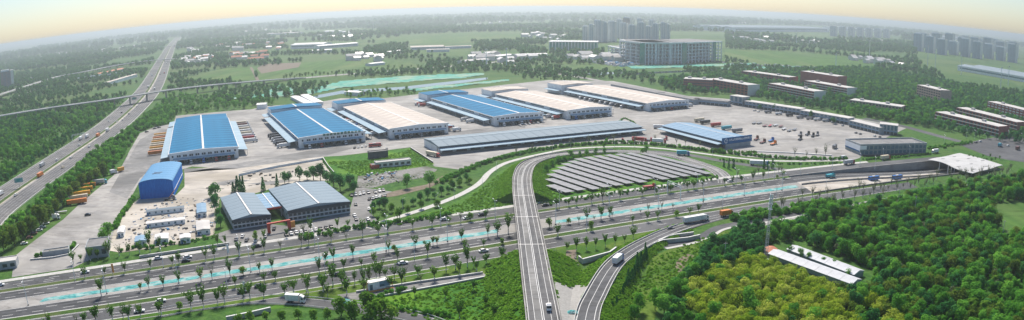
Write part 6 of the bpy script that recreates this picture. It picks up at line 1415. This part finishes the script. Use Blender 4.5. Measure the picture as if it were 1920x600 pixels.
# yard fences and kerb walls
wall_line('low white wall along the edge of the truck park entrance', [(57, 488), (100, 484), (130, 478), (148, 460)], .8, .5, nm='low_wall', cat='wall')
wall_line('pale boundary wall along the building site pavement', [(262, 484), (330, 474), (430, 459)], 1.4, .5, nm='low_wall', cat='wall')
wall_line('pale yard wall between roadway and cream yard', [(448, 330), (520, 314), (606, 299)], 1.6, .4, 'wall_white', nm='yard_wall', cat='wall')
wall_line('dark fence on the west side of the fenced lawn', [(606, 299), (616, 314), (630, 330)], 1.6, .2, 'dark_steel', nm='yard_fence', cat='fence')
wall_line('brown fence on the east side of the fenced lawn', [(770, 279), (792, 293), (812, 306)], 1.4, .3, 'soil', nm='yard_fence', cat='fence')
wall_line('low pale wall across the yard below the freight hall', [(1400, 284), (1480, 287), (1560, 292)], .7, 1.6, 'skylight', nm='low_wall', cat='wall')
# ------------------------------------------------------------------ vehicles
wh = MB().tube((0, -.11, 0), (0, .11, 0), .33, .33, 10).mesh('wheel', 'rubber'); WH2 = MB().tube((0, -.16, 0), (0, .16, 0), .5, .5, 10).mesh('wheel', 'rubber')
body = MB()
prof = [(-2.2, .35), (2.15, .35), (2.25, .6), (2.2, .82), (1.15, .95), (-1.75, 1.0), (-2.25, .92), (-2.28, .6)]
body.add([(x, -.86, z) for x, z in prof] + [(x, .86, z) for x, z in prof], [tuple(range(8)), tuple(range(8, 16))[::-1]] + [(i, 8 + i, 8 + (i + 1) % 8, (i + 1) % 8) for i in range(8)])
body = body.mesh('body', 'paint')
gl = MB().hexa([(-1.8, -.8, .97), (1.2, -.8, .94), (1.2, .8, .94), (-1.8, .8, .97)], [(-1.35, -.64, 1.42), (.35, -.64, 1.44), (.35, .64, 1.44), (-1.35, .64, 1.42)]).mesh('windows', 'glass_dark')
rfm = MB().hexa([(-1.37, -.66, 1.42), (.37, -.66, 1.44), (.37, .66, 1.44), (-1.37, .66, 1.42)], [(-1.25, -.58, 1.5), (.25, -.58, 1.51), (.25, .58, 1.51), (-1.25, .58, 1.5)]).mesh('roof', 'paint')
light_me = MB().box(-.05, .05, -.18, .18, -.07, .07).mesh('headlight', 'sign_white')
CL = {'white': (.80, .80, .79), 'black': (.03, .03, .035), 'silver': (.50, .51, .52), 'red': (.45, .035, .03), 'blue': (.03, .16, .48), 'grey': (.2, .2, .21), 'yellow': (.75, .35, .02), 'orange': (.72, .22, .03), 'teal': (.05, .38, .45), 'brown': (.2, .07, .05), 'cream': (.72, .62, .45)}
def paint(o, c): o.color = (*CL[c], 1); return o
def car(p, rz, c, label, group, sc=1.12):
    t = thing('car', label, 'car', p, rz, group, sc)
    paint(link('body', body, t), c); link('windows', gl, t); paint(link('roof', rfm, t), c)
    for x in (-1.35, 1.35):
        for y in (-.82, .82): link('wheel', wh, t, (x, y, .33))
    for y in (-.6, .6): link('headlight', light_me, t, (2.22, y, .72))
    return t
cabm = MB().hexa([(0, -1.2, .6), (2.1, -1.2, .6), (2.1, 1.2, .6), (0, 1.2, .6)], [(0, -1.15, 3.0), (1.75, -1.15, 3.0), (1.75, 1.15, 3.0), (0, 1.15, 3.0)]).hexa([(0, -1.1, 3.0), (1.6, -1.1, 3.0), (1.6, 1.1, 3.0), (0, 1.1, 3.0)], [(0, -1.0, 3.7), (.6, -1.0, 3.6), (.6, 1.0, 3.6), (0, 1.0, 3.7)]).mesh('cab', 'paint')
scr = MB().hexa([(1.98, -1.05, 1.8), (2.04, -1.05, 1.75), (2.04, 1.05, 1.75), (1.98, 1.05, 1.8)], [(1.79, -1.02, 2.8), (1.83, -1.02, 2.8), (1.83, 1.02, 2.8), (1.79, 1.02, 2.8)]).box(.6, 1.5, -1.22, 1.22, 1.9, 2.7).mesh('windscreen', 'glass_dark')
BOXES, CHS = {}, {}
def truck(p, rz, L, cab, cargo, label, group=None, h=3.9, sc=1.0, cabin=True, canvas=False, kind='truck', flat=False):
    t = thing(kind, label, 'truck' if cabin else 'trailer', p, rz, group, sc)
    if cabin:
        x0 = L / 2 - 2.2; paint(link('cab', cabm, t, (x0, 0, 0)), cab); link('windscreen', scr, t, (x0, 0, 0)); x1 = x0 - .5
    else: x1 = L / 2
    k = (L, h, cabin, flat)
    if k not in BOXES:
        m = MB().box(-L / 2, x1, -1.25, 1.25, 1.15, 1.4 if flat else h)
        if not flat: 
            for i in range(int((x1 + L / 2) / 1.3)): m.box(-L / 2 + .2 + i * 1.3, -L / 2 + .28 + i * 1.3, -1.29, 1.29, 1.2, h - .05)
        BOXES[k] = m.mesh('cargo_box', 'paint'); CHS[k] = MB().box(-L / 2 + .3, L / 2 - .4, -.5, .5, .7, 1.14).mesh('chassis', 'dark_steel')
    paint(link('cargo_box', BOXES[k], t), cargo); link('chassis', CHS[k], t)
    ax = [-L / 2 + 1.4, -L / 2 + 2.7] + ([L / 2 - 1.2] if cabin else []) + ([L / 2 - 4.6] if cabin and L > 10 else [])
    for x in ax:
        for y in (-1.05, 1.05): link('wheel', WH2, t, (x, y, .5))
    return t
def bus(p, rz, c, c2, label, group=None):
    t = thing('bus', label, 'bus', p, rz, group); L = 11
    paint(part('body', MB().box(-L / 2, L / 2, -1.25, 1.25, .45, 2.0).hexa([(-L / 2, -1.25, 2.85), (L / 2, -1.25, 2.85), (L / 2, 1.25, 2.85), (-L / 2, 1.25, 2.85)], [(-L / 2 + .1, -1.1, 3.2), (L / 2 - .2, -1.1, 3.2), (L / 2 - .2, 1.1, 3.2), (-L / 2 + .1, 1.1, 3.2)]), 'paint', t), c)
    part('windows', MB().box(-L / 2 + .03, L / 2 - .03, -1.22, 1.22, 2.0, 2.85), 'glass_dark', t)
    paint(part('roof_unit', MB().box(-2, 1, -.7, .7, 3.2, 3.5), 'paint', t), c2)
    for x in (-3.4, 3.2):
        for y in (-1.1, 1.1): link('wheel', WH2, t, (x, y, .5))
def dirpx(a, b, z=0): p, q = g(*a, z), g(*b, z); return atan2((q - p).y, (q - p).x)
def onroad(px, py, z=.06): p = g(px, py, z); return p, rang(p.x)
# cars on the main road
CARS = [(160, 512, 'white', 'white car on the service road by the truck park entrance'), (297, 486, 'white', 'white car on the service road below the building site'), (352, 484, 'white', 'white car beside the dark car below the smaller factory hall'), (349, 491, 'black', 'dark car beside the white car below the smaller factory hall'),
        (302, 566, 'white', 'white car at the foot of a median lamp'), (262, 585, 'white', 'white car nearest the lower left edge'), (455, 549, 'black', 'dark car with white roof by the banner sign on the south road'), (487, 538, 'black', 'black car on the south service road'), (635, 516, 'black', 'dark car half hidden by trees on the south road'),
        (756, 495, 'white', 'white car on the south service road among young trees'), (907, 472, 'white', 'white car on the south service road left of the overpass'), (833, 413, 'silver', 'silver car on the north service road'), (876, 411, 'white', 'white car between silver and black car on the north service road'), (904, 404, 'black', 'black car on the north service road left of the overpass'),
        (1023, 386, 'black', 'dark car just east of the overpass below the solar field'), (1, 536, 'white', 'white car at the left edge of the main road'), (483, 463, 'black', 'dark car stopped before the factory trees'), (1256, 431, 'black', 'dark car climbing off the slip road'), (1370, 341, 'white', 'white car leaving the loop road'), (1362, 338, 'grey', 'grey car leaving the loop road')]
for px, py, c, lb in CARS: p, a = onroad(px, py); car(p, a, c, lb, None)
pk = random.Random(12)
def parked(pts, rz, label, group, cols=('white', 'white', 'silver', 'black', 'white', 'grey'), sc=1.1):
    for i, (x, y) in enumerate(pts): c = pk.choice(cols); car(g(x, y, .1), rz + pk.uniform(-.08, .08), c, label % (ordn(i), c), group, sc)
parked([(660, 367), (667, 366), (675, 365), (682, 363), (691, 362), (704, 361), (712, 359), (719, 358)], dirpx((690, 362), (692, 368)), '%s parked car from the left below the dark trees, %s', 'cars in the upper parking row')
parked([(693, 374), (700, 373), (706, 371), (713, 370), (722, 368)], dirpx((690, 372), (694, 366)), '%s parked car from the left in the second parking row, %s', 'cars in the second parking row')
parked([(667, 384), (692, 393), (665, 405), (668, 412), (690, 412)], dirpx((667, 384), (664, 376)), '%s car from the left on the factory side lane, %s', 'cars on the side lane')
parked([(537, 441), (546, 439), (556, 437), (565, 436), (573, 435), (583, 434), (592, 432), (601, 430), (612, 428), (621, 426)], dirpx((540, 441), (536, 433)), '%s car from the left parked before the larger factory hall, %s', 'cars before the larger factory')
parked([(443, 450), (455, 444), (463, 451), (498, 444), (514, 430), (480, 452)], dirpx((443, 450), (448, 441)), '%s car from the left parked before the smaller factory hall, %s', 'cars before the smaller factory')
parked([(46, 458), (56, 447), (64, 439), (74, 433), (80, 427), (87, 420)], dirpx((46, 458), (58, 456)), '%s car from the left under the olive trees, %s', 'cars under the olive trees', ('white', 'white', 'brown'))
parked([(665, 278), (672, 277), (679, 276), (686, 275), (693, 273), (700, 272), (715, 272), (725, 280), (748, 260), (762, 258), (770, 256)], dirpx((665, 278), (668, 272)), '%s small car from the left on the roadway above the fenced lawn, %s', 'cars above the fenced lawn')
parked([(1315, 191), (1322, 193), (1330, 194), (1337, 195), (1345, 195), (1375, 196), (1415, 208), (1422, 210), (1552, 228), (1560, 230), (1567, 232), (1580, 236), (1605, 250), (1613, 252), (1640, 256), (1650, 258), (1600, 276)], .6, '%s car from the left scattered over the eastern yard, %s', 'cars on the eastern yard')
parked([(1830, 268), (1890, 274), (1838, 266)], .2, '%s car from the left waiting at the junction, %s', 'cars at the junction')
parked([(165, 404), (304, 396)], .5, '%s lone car from the left on the open western ground, %s', 'lone cars in the west', ('grey', 'black'))
parked([(985, 234), (992, 233), (1000, 232), (1008, 231), (1017, 230), (975, 236)], 2.0, '%s car from the left before the western blue warehouse front, %s', 'cars before the warehouse fronts')
parked([(290, 242), (298, 240), (275, 248)], .9, '%s dark car from the left at the head of the truck park, %s', 'cars at the head of the truck park', ('grey', 'black'))
# trucks
def tk(px, py, rz, L, cab, cargo, lb, z=.06, **k): return truck(g(px, py, z), rz, L, cab, cargo, lb, **k)
p = g(555, 567, .1); truck(p, dirpx((575, 567.5), (535, 565)) + pi, 9, 'white', 'white', 'white box truck on the south slip road')
tk(1305, 416, rang(100), 17.5, 'white', 'white', 'long white articulated truck on the road to the slip road')
tk(1362, 405, rang(120), 9, 'orange', 'orange', 'orange cargo truck behind the long white truck')
q = min(sl, key=lambda s_: (s_ - g(1160, 490, 3.2)).length); truck(g(1159, 492, 3.3), dirpx((1148, 503, ), (1172, 482)), 9.5, 'blue', 'white', 'white box truck with blue cab on the curved slip road')
truck(g(1029, 580, 7.55), dirpx((1031, 590), (1027, 560)) + pi, 5.6, 'white', 'white', 'small white pickup on the overpass', h=2.0, sc=.8)
tk(1218, 354, rang(90), 10, 'red', 'red', 'red lorry below the solar field', h=2.4)
tk(1281, 291, -.15, 11, 'blue', 'teal', 'blue lorry on the loop road')
tk(1424, 310, -.25, 16, 'blue', 'white', 'blue and white articulated truck on the link road')
tk(1592, 308, rang(190), 13, 'red', 'silver', 'red cabbed flat lorry near the underpass'); tk(1660, 299, rang(200), 13, 'red', 'cream', 'red cabbed lorry before the market building'); tk(1753, 287, rang(230) + pi, 10, 'white', 'white', 'white box truck on the road to the junction')
tk(1582, 298, rang(180), 8, 'white', 'white', 'white van at the yard exit', sc=.8)
tk(1875, 275, .4, 8, 'white', 'teal', 'teal and white lorry at the junction'); tk(1908, 281, .4, 9, 'black', 'brown', 'dark red lorry at the junction edge')
for px, py, lb in ((1622, 327, 'left of two dark roofed buses in the road cutting'), (1667, 322.5, 'right of two dark roofed buses in the road cutting')):
    p = g(px, py, -1.5); p.z = tz(p.x) + .05; bus(Vector((p.x, road(p.x, 326).y, p.z)), rang(p.x), 'blue', 'white', lb)
p = g(1557, 333, -.5); p.z = tz(p.x) + .05; truck(p, rang(p.x), 9, 'teal', 'teal', 'teal covered lorry beside the median net', h=3.0)
bus(g(703, 275, .1), dirpx((690, 276), (716, 274)), 'red', 'white', 'white and red coach on the roadway above the fenced lawn')
tk(812, 293, dirpx((800, 291), (826, 296)), 15, 'red', 'cream', 'cream articulated truck with red cab at the end of the long shed'); tk(657, 246, 2.0, 7, 'white', 'white', 'white van by the blue warehouse side', sc=.8)
# highway traffic
HV = [(152, 262, 1, 'white'), (164, 258, 1, 'white'), (186, 247, 0, 'white'), (202, 246, 1, 'white'), (149, 273, 0, 'white'), (168, 276, 0, 'white'), (133, 297, 0, 'white'), (118, 315, 0, 'cream'), (107, 301, 0, 'white'), (80, 312, 1, 'silver'), (76, 331, 1, 'orange'), (30, 367, 0, 'white'), (204, 228, 0, 'white'), (220, 229, 0, 'white'), (230, 226, 0, 'white'), (184, 256, 1, 'orange'), (270, 158, 0, 'white'), (283, 148, 0, 'white'), (285, 142, 1, 'white'), (300, 140, 0, 'black'), (308, 138, 1, 'red'), (278, 164, 1, 'white'), (297, 152, 0, 'white'), (248, 202, 0, 'white'), (257, 200, 0, 'white'), (1, 367, 1, 'white'), (242, 214, 0, 'silver'), (228, 212, 0, 'black'), (252, 176, 0, 'white'), (290, 168, 1, 'white'), (296, 128, 0, 'white'), (312, 120, 1, 'white')]
for i, (px, py, tr_, c) in enumerate(sorted(HV, key=lambda v: -v[1])):
    p = g(px, py, .1); k = min(range(len(hw) - 1), key=lambda j: (hw[j] - p).length); d_ = hw[min(k + 1, len(hw) - 1)] - hw[k]; a = atan2(d_.y, d_.x)
    if tr_: truck(p, a, 12, c, c if c != 'orange' else 'orange', '%s vehicle from the front on the highway, a %s lorry' % (ordn(i), c), 'highway traffic')
    else: car(p, a, c, '%s vehicle from the front on the highway, a %s car' % (ordn(i), c), 'highway traffic', 1.3)
# trailers at the docks
def docked(wi, side, v0, v1, n_, cols, label, group, L=13, off=9.5, cabin=False, rot=0):
    c, a, w, d = W[wi]
    for i in range(n_):
        v = -d / 2 + d * (v0 + (v1 - v0) * i / max(1, n_ - 1)); u = side * (w / 2 + off + L / 2 - 3)
        p = c + Vector((cos(a) * u - sin(a) * v, sin(a) * u + cos(a) * v, .06)); col = cols[i % len(cols)]
        truck(p, a + (0 if side > 0 else pi) + rot, L, 'white' if col != 'black' else 'black', col, label % ordn(i), group, cabin=cabin, kind='trailer' if not cabin else 'truck')
docked(0, -1, .30, .86, 10, ['orange', 'cream', 'yellow', 'cream', 'cream', 'yellow', 'cream'], '%s yellow roofed trailer from the front docked west of the westernmost warehouse', 'trailers west of the first warehouse', L=17, off=10)
docked(0, 1, .36, .98, 9, ['white', 'red', 'white', 'cream', 'white', 'cream', 'white', 'brown', 'cream'], '%s trailer from the front docked east of the westernmost warehouse', 'trailers east of the first warehouse', L=17, off=10, cabin=True)
docked(1, -1, .08, .42, 6, ['white', 'black', 'grey', 'grey', 'black', 'black'], '%s dark trailer from the front docked at the green lettered warehouse', 'trailers west of the second warehouse', cabin=True)
docked(3, -1, .18, .26, 2, ['white', 'silver'], '%s van from the front beside the western blue warehouse', 'vans beside the blue warehouse', 9, 12, True)
docked(3, -1, .98, 1.04, 2, ['red', 'red'], '%s red lorry from the front behind the western blue warehouse', 'red lorries behind the blue warehouse', 10, 12, True)
docked(4, -1, .05, .12, 2, ['red', 'white'], '%s lorry from the front beside the middle cream warehouse', 'lorries beside the middle cream warehouse', 10, 8, True)
docked(5, -1, .2, .7, 9, ['grey', 'black', 'silver', 'grey'], '%s lorry from the front docked at the easternmost warehouse', 'lorries at the easternmost warehouse', 9, 9, True)
docked(1, 1, .3, .62, 5, ['white', 'silver', 'grey', 'cream', 'white'], '%s lorry from the front docked east of the green lettered warehouse', 'lorries east of the second warehouse', 10, 9, True)
docked(2, -1, .15, .8, 7, ['white', 'grey', 'silver', 'blue', 'white', 'red', 'grey'], '%s lorry from the front docked west of the blue and cream warehouse', 'lorries west of the third warehouse', 9, 8, True)
docked(2, 1, .02, .3, 4, ['white', 'red', 'silver', 'white'], '%s lorry from the front docked east of the blue and cream warehouse', 'lorries east of the third warehouse', 9, 9, True)
docked(4, -1, .3, .85, 6, ['grey', 'white', 'silver', 'black', 'white', 'blue'], '%s lorry from the front docked along the middle cream warehouse', 'lorries along the middle cream warehouse', 9, 9, True)
docked(5, 1, .05, .5, 7, ['white', 'black', 'silver', 'grey', 'red', 'white', 'grey'], '%s lorry from the front docked east of the easternmost warehouse', 'lorries east of the easternmost warehouse', 9, 9, True)
for wi, nm_ in ((0, 'westernmost'), (1, 'green lettered'), (2, 'blue and cream'), (3, 'western blue'), (4, 'middle cream'), (5, 'easternmost')):
    c, a, w, d = W[wi]
    for i in range(5):
        u = -w / 2 + w * (i + .7) / 5.5; v = -d / 2 - 3.5
        p = c + Vector((cos(a) * u - sin(a) * v, sin(a) * u + cos(a) * v, .08)); cc = pk.choice(['red', 'grey', 'black', 'white', 'silver', 'blue'])
        truck(p, a - pi / 2 + pk.uniform(-.05, .05), 7, cc, pk.choice(['white', 'grey', 'silver', 'black']), '%s small lorry from the left under the front canopy of the %s warehouse' % (ordn(i), nm_), 'small lorries under front canopies', h=3.0)
for i, (x, y, c, cb) in enumerate([(145, 383, 'orange', False), (147, 375, 'cream', False), (152, 368, 'yellow', False), (157, 360, 'yellow', False), (163, 353, 'orange', False)]):
    truck(g(x, y, .06), dirpx((128, 384), (168, 378)), 16, 'white', c, '%s yellow trailer from the front parked beside the olive trees' % ordn(i), 'yellow trailers beside the olive trees', cabin=cb, kind='trailer')
truck(g(188, 345, .06), dirpx((172, 346), (202, 343)), 13, 'teal', 'silver', 'white trailer with green cab at the end of the yellow trailers')
truck(g(213, 326, .06), 1.1, 7, 'white', 'white', 'white tractor beside the yellow container'); truck(g(227, 322, .06), 1.1, 6, 'yellow', 'yellow', 'short yellow container standing on the truck park', cabin=False, kind='trailer')
truck(g(114, 400, .06), .5, 10, 'white', 'silver', 'flatbed trailer under the olive trees', flat=True, cabin=False, kind='trailer'); truck(g(106, 411, .06), .5, 6, 'white', 'white', 'white lorry under the olive trees'); truck(g(152, 381, .06), .2, 6, 'brown', 'brown', 'dark red lorry in front of the yellow trailers', h=2)
# eastern yard: red trucks, flatbeds
for i, (x, y, r_, c, k) in enumerate([(1164, 266, -.3, 'red', 6), (1182, 266, -.2, 'red', 7), (1199, 265, -.35, 'red', 14), (1218, 265, -.4, 'red', 6), (1236, 268, -.3, 'white', 13), (1246, 262, -.3, 'red', 6), (1237, 241, -.1, 'white', 13)]):
    truck(g(x, y, .06), r_, k, 'red' if i != 6 else 'blue', c if k > 8 else 'black', '%s lorry from the left in the red group below the long shed' % ordn(i), 'red lorries below the long shed', h=3.9 if k > 8 else 1.6)
for i, (x, y, c) in enumerate([(1311, 228, 'cream'), (1322, 232, 'black'), (1342, 237, 'red'), (1362, 243, 'teal'), (1382, 248, 'grey')]):
    truck(g(x, y, .06), ha + pi / 2, 13, 'white', c, '%s trailer from the left docked behind the freight hall' % ordn(i), 'trailers behind the freight hall', cabin=False, kind='trailer')
for i, (x, y, c) in enumerate([(1414, 232, 'grey'), (1424, 232, 'grey'), (1434, 237, 'brown'), (1444, 237, 'red'), (1454, 236, 'silver'), (1464, 238, 'brown'), (1470, 243, 'silver'), (1480, 246, 'grey'), (1490, 244, 'grey'), (1500, 254, 'grey'), (1514, 253, 'black'), (1524, 256, 'black'), (1532, 254, 'grey'), (1418, 262, 'brown'), (1430, 268, 'brown'), (1446, 265, 'blue'), (1450, 271, 'orange'), (1500, 262, 'black')]):
    truck(g(x, y, .06), .9 + pk.uniform(-.15, .15), 11, c, c, '%s flatbed from the left parked on the open eastern yard' % ordn(i), 'flatbeds on the eastern yard', flat=True, cabin=i > 8, kind='flatbed', h=2)
truck(g(1565, 278, .06), .8, 9, 'grey', 'grey', 'grey covered lorry near the yard exit', h=3.4)
for i, (x, y, c) in enumerate([(1518, 224, 'grey'), (1532, 226, 'white'), (1548, 228, 'silver'), (1440, 212, 'grey'), (1480, 218, 'black'), (1500, 222, 'grey'), (1256, 184, 'white'), (1270, 188, 'grey'), (1460, 215, 'white')]):
    truck(g(x, y, .06), .3, 10, c, c, '%s van from the left parked before the shop row' % ordn(i), 'vans before the shops', h=3.0)
# crane lorry and clutter on the building site
t = truck(g(318, 375, .1), .45, 9, 'grey', 'grey', 'grey crane lorry with a yellow jib beside the blue barn', flat=True); part('crane_jib', MB().tube((0, 0, 1.6), (6.5, 0, 9), .3, .15, 6), 'orange_paint', t); part('turntable', MB().tube((0, 0, 1.3), (0, 0, 2.0), 1, .9, 8), 'dark_steel', t)
rc = random.Random(8)
def clutter(px, n_, label, mats, smin, smax, seed):
    P = G(px); mb = MB(); r = random.Random(seed); xs = [p.x for p in P]; ys = [p.y for p in P]; k = 0
    while k < n_:
        q = Vector((r.uniform(min(xs), max(xs)), r.uniform(min(ys), max(ys)), 0))
        if not inside(q, P): continue
        k += 1; s = r.uniform(smin, smax); a = r.uniform(0, 3); m_ = Matrix.Rotation(a, 3, 'Z'); h = s * r.uniform(.2, .8)
        c = [m_ @ Vector((x * s * r.uniform(.6, 2.2), y * s, 0)) + q for x, y in ((-.5, -.5), (.5, -.5), (.5, .5), (-.5, .5))]
        mb.hexa([v + Vector((0, 0, .05)) for v in c], [q + (v - q) * .8 + Vector((0, 0, h)) for v in c], r.randrange(len(mats)))
    o = part('debris', mb, mats, None); tag(o, label, 'debris', None, 'stuff')
clutter([(678, 338), (690, 325), (742, 322), (745, 332), (700, 340)], 60, 'blue and white rubbish heap on the rubble ground', ('plastic_sheet', 'barn_roof', 'soil', 'concrete'), .5, 1.6, 1)
clutter([(668, 350), (690, 340), (800, 325), (800, 332), (700, 352)], 160, 'small stones and rubbish on the rubble ground', ('concrete', 'gravel', 'plastic_sheet', 'grass'), .3, .8, 2)
clutter([(230, 460), (245, 400), (330, 370), (395, 370), (400, 435), (330, 455)], 300, 'building materials scattered over the building site', ('plastic_sheet', 'concrete', 'soil', 'barn_roof', 'dark_steel', 'wall_grey'), .4, 1.5, 3)
clutter([(375, 350), (450, 330), (600, 308), (615, 328), (480, 352), (400, 360)], 50, 'planks and sand ridges on the cream yard', ('concrete_grey', 'soil', 'concrete_warm'), .6, 1.8, 4)
clutter([(1130, 112), (1200, 122), (1160, 126), (1090, 114)], 120, 'materials on the site before the concrete frame', ('plastic_sheet', 'skylight', 'barn_roof', 'concrete'), 3, 8, 5)
clutter([(1350, 117), (1480, 124), (1600, 128), (1560, 132), (1400, 126)], 120, 'pale clutter along the campus edge road', ('plastic_sheet', 'skylight', 'concrete'), 2, 6, 6)
clutter([(1066, 478), (1082, 475), (1090, 528), (1072, 534)], 90, 'rubble in the gully between the embankments', ('gravel', 'soil', 'concrete', 'grass'), .3, 1.0, 7)
for i, (pts, lb) in enumerate((([(452, 322), (470, 318), (540, 316), (500, 324)], 'long sand ridge across the top of the cream yard'), ([(460, 345), (540, 336), (560, 338), (500, 347)], 'lower sand ridge on the cream yard'), ([(395, 345), (440, 336), (470, 338), (420, 348)], 'western sand ridge on the cream yard'))):
    P = G(pts); c = sum(P, Vector()) / 4; mb = MB().add([tuple(p + Vector((0, 0, .08))) for p in P] + [(c.x, c.y, .9)], [(0, 1, 4), (1, 2, 4), (2, 3, 4), (3, 0, 4)]); o = part('sand_ridge', mb, 'concrete_grey', None); tag(o, lb, 'sand', 'sand ridges')
# ------------------------------------------------------------------ the hazy air
hz = MB().box(-GE - 500, GE + 500, -GE - 500, GE + 500, -9.0, 126.0)
m = bpy.data.materials.new('air'); m.use_nodes = True; nt = m.node_tree; nt.nodes.remove(nt.nodes['Principled BSDF'])
v = nt.nodes.new('ShaderNodeVolumePrincipled'); v.inputs['Color'].default_value = (.70, .78, .81, 1); v.inputs['Density'].default_value = HAZE; v.inputs['Anisotropy'].default_value = 0.6
nt.links.new(v.outputs[0], nt.nodes['Material Output'].inputs['Volume']); MATS['air'] = m
o = part('haze', hz, 'air', None); tag(o, 'pale blue haze lying over the whole plain', 'haze', None, 'stuff')
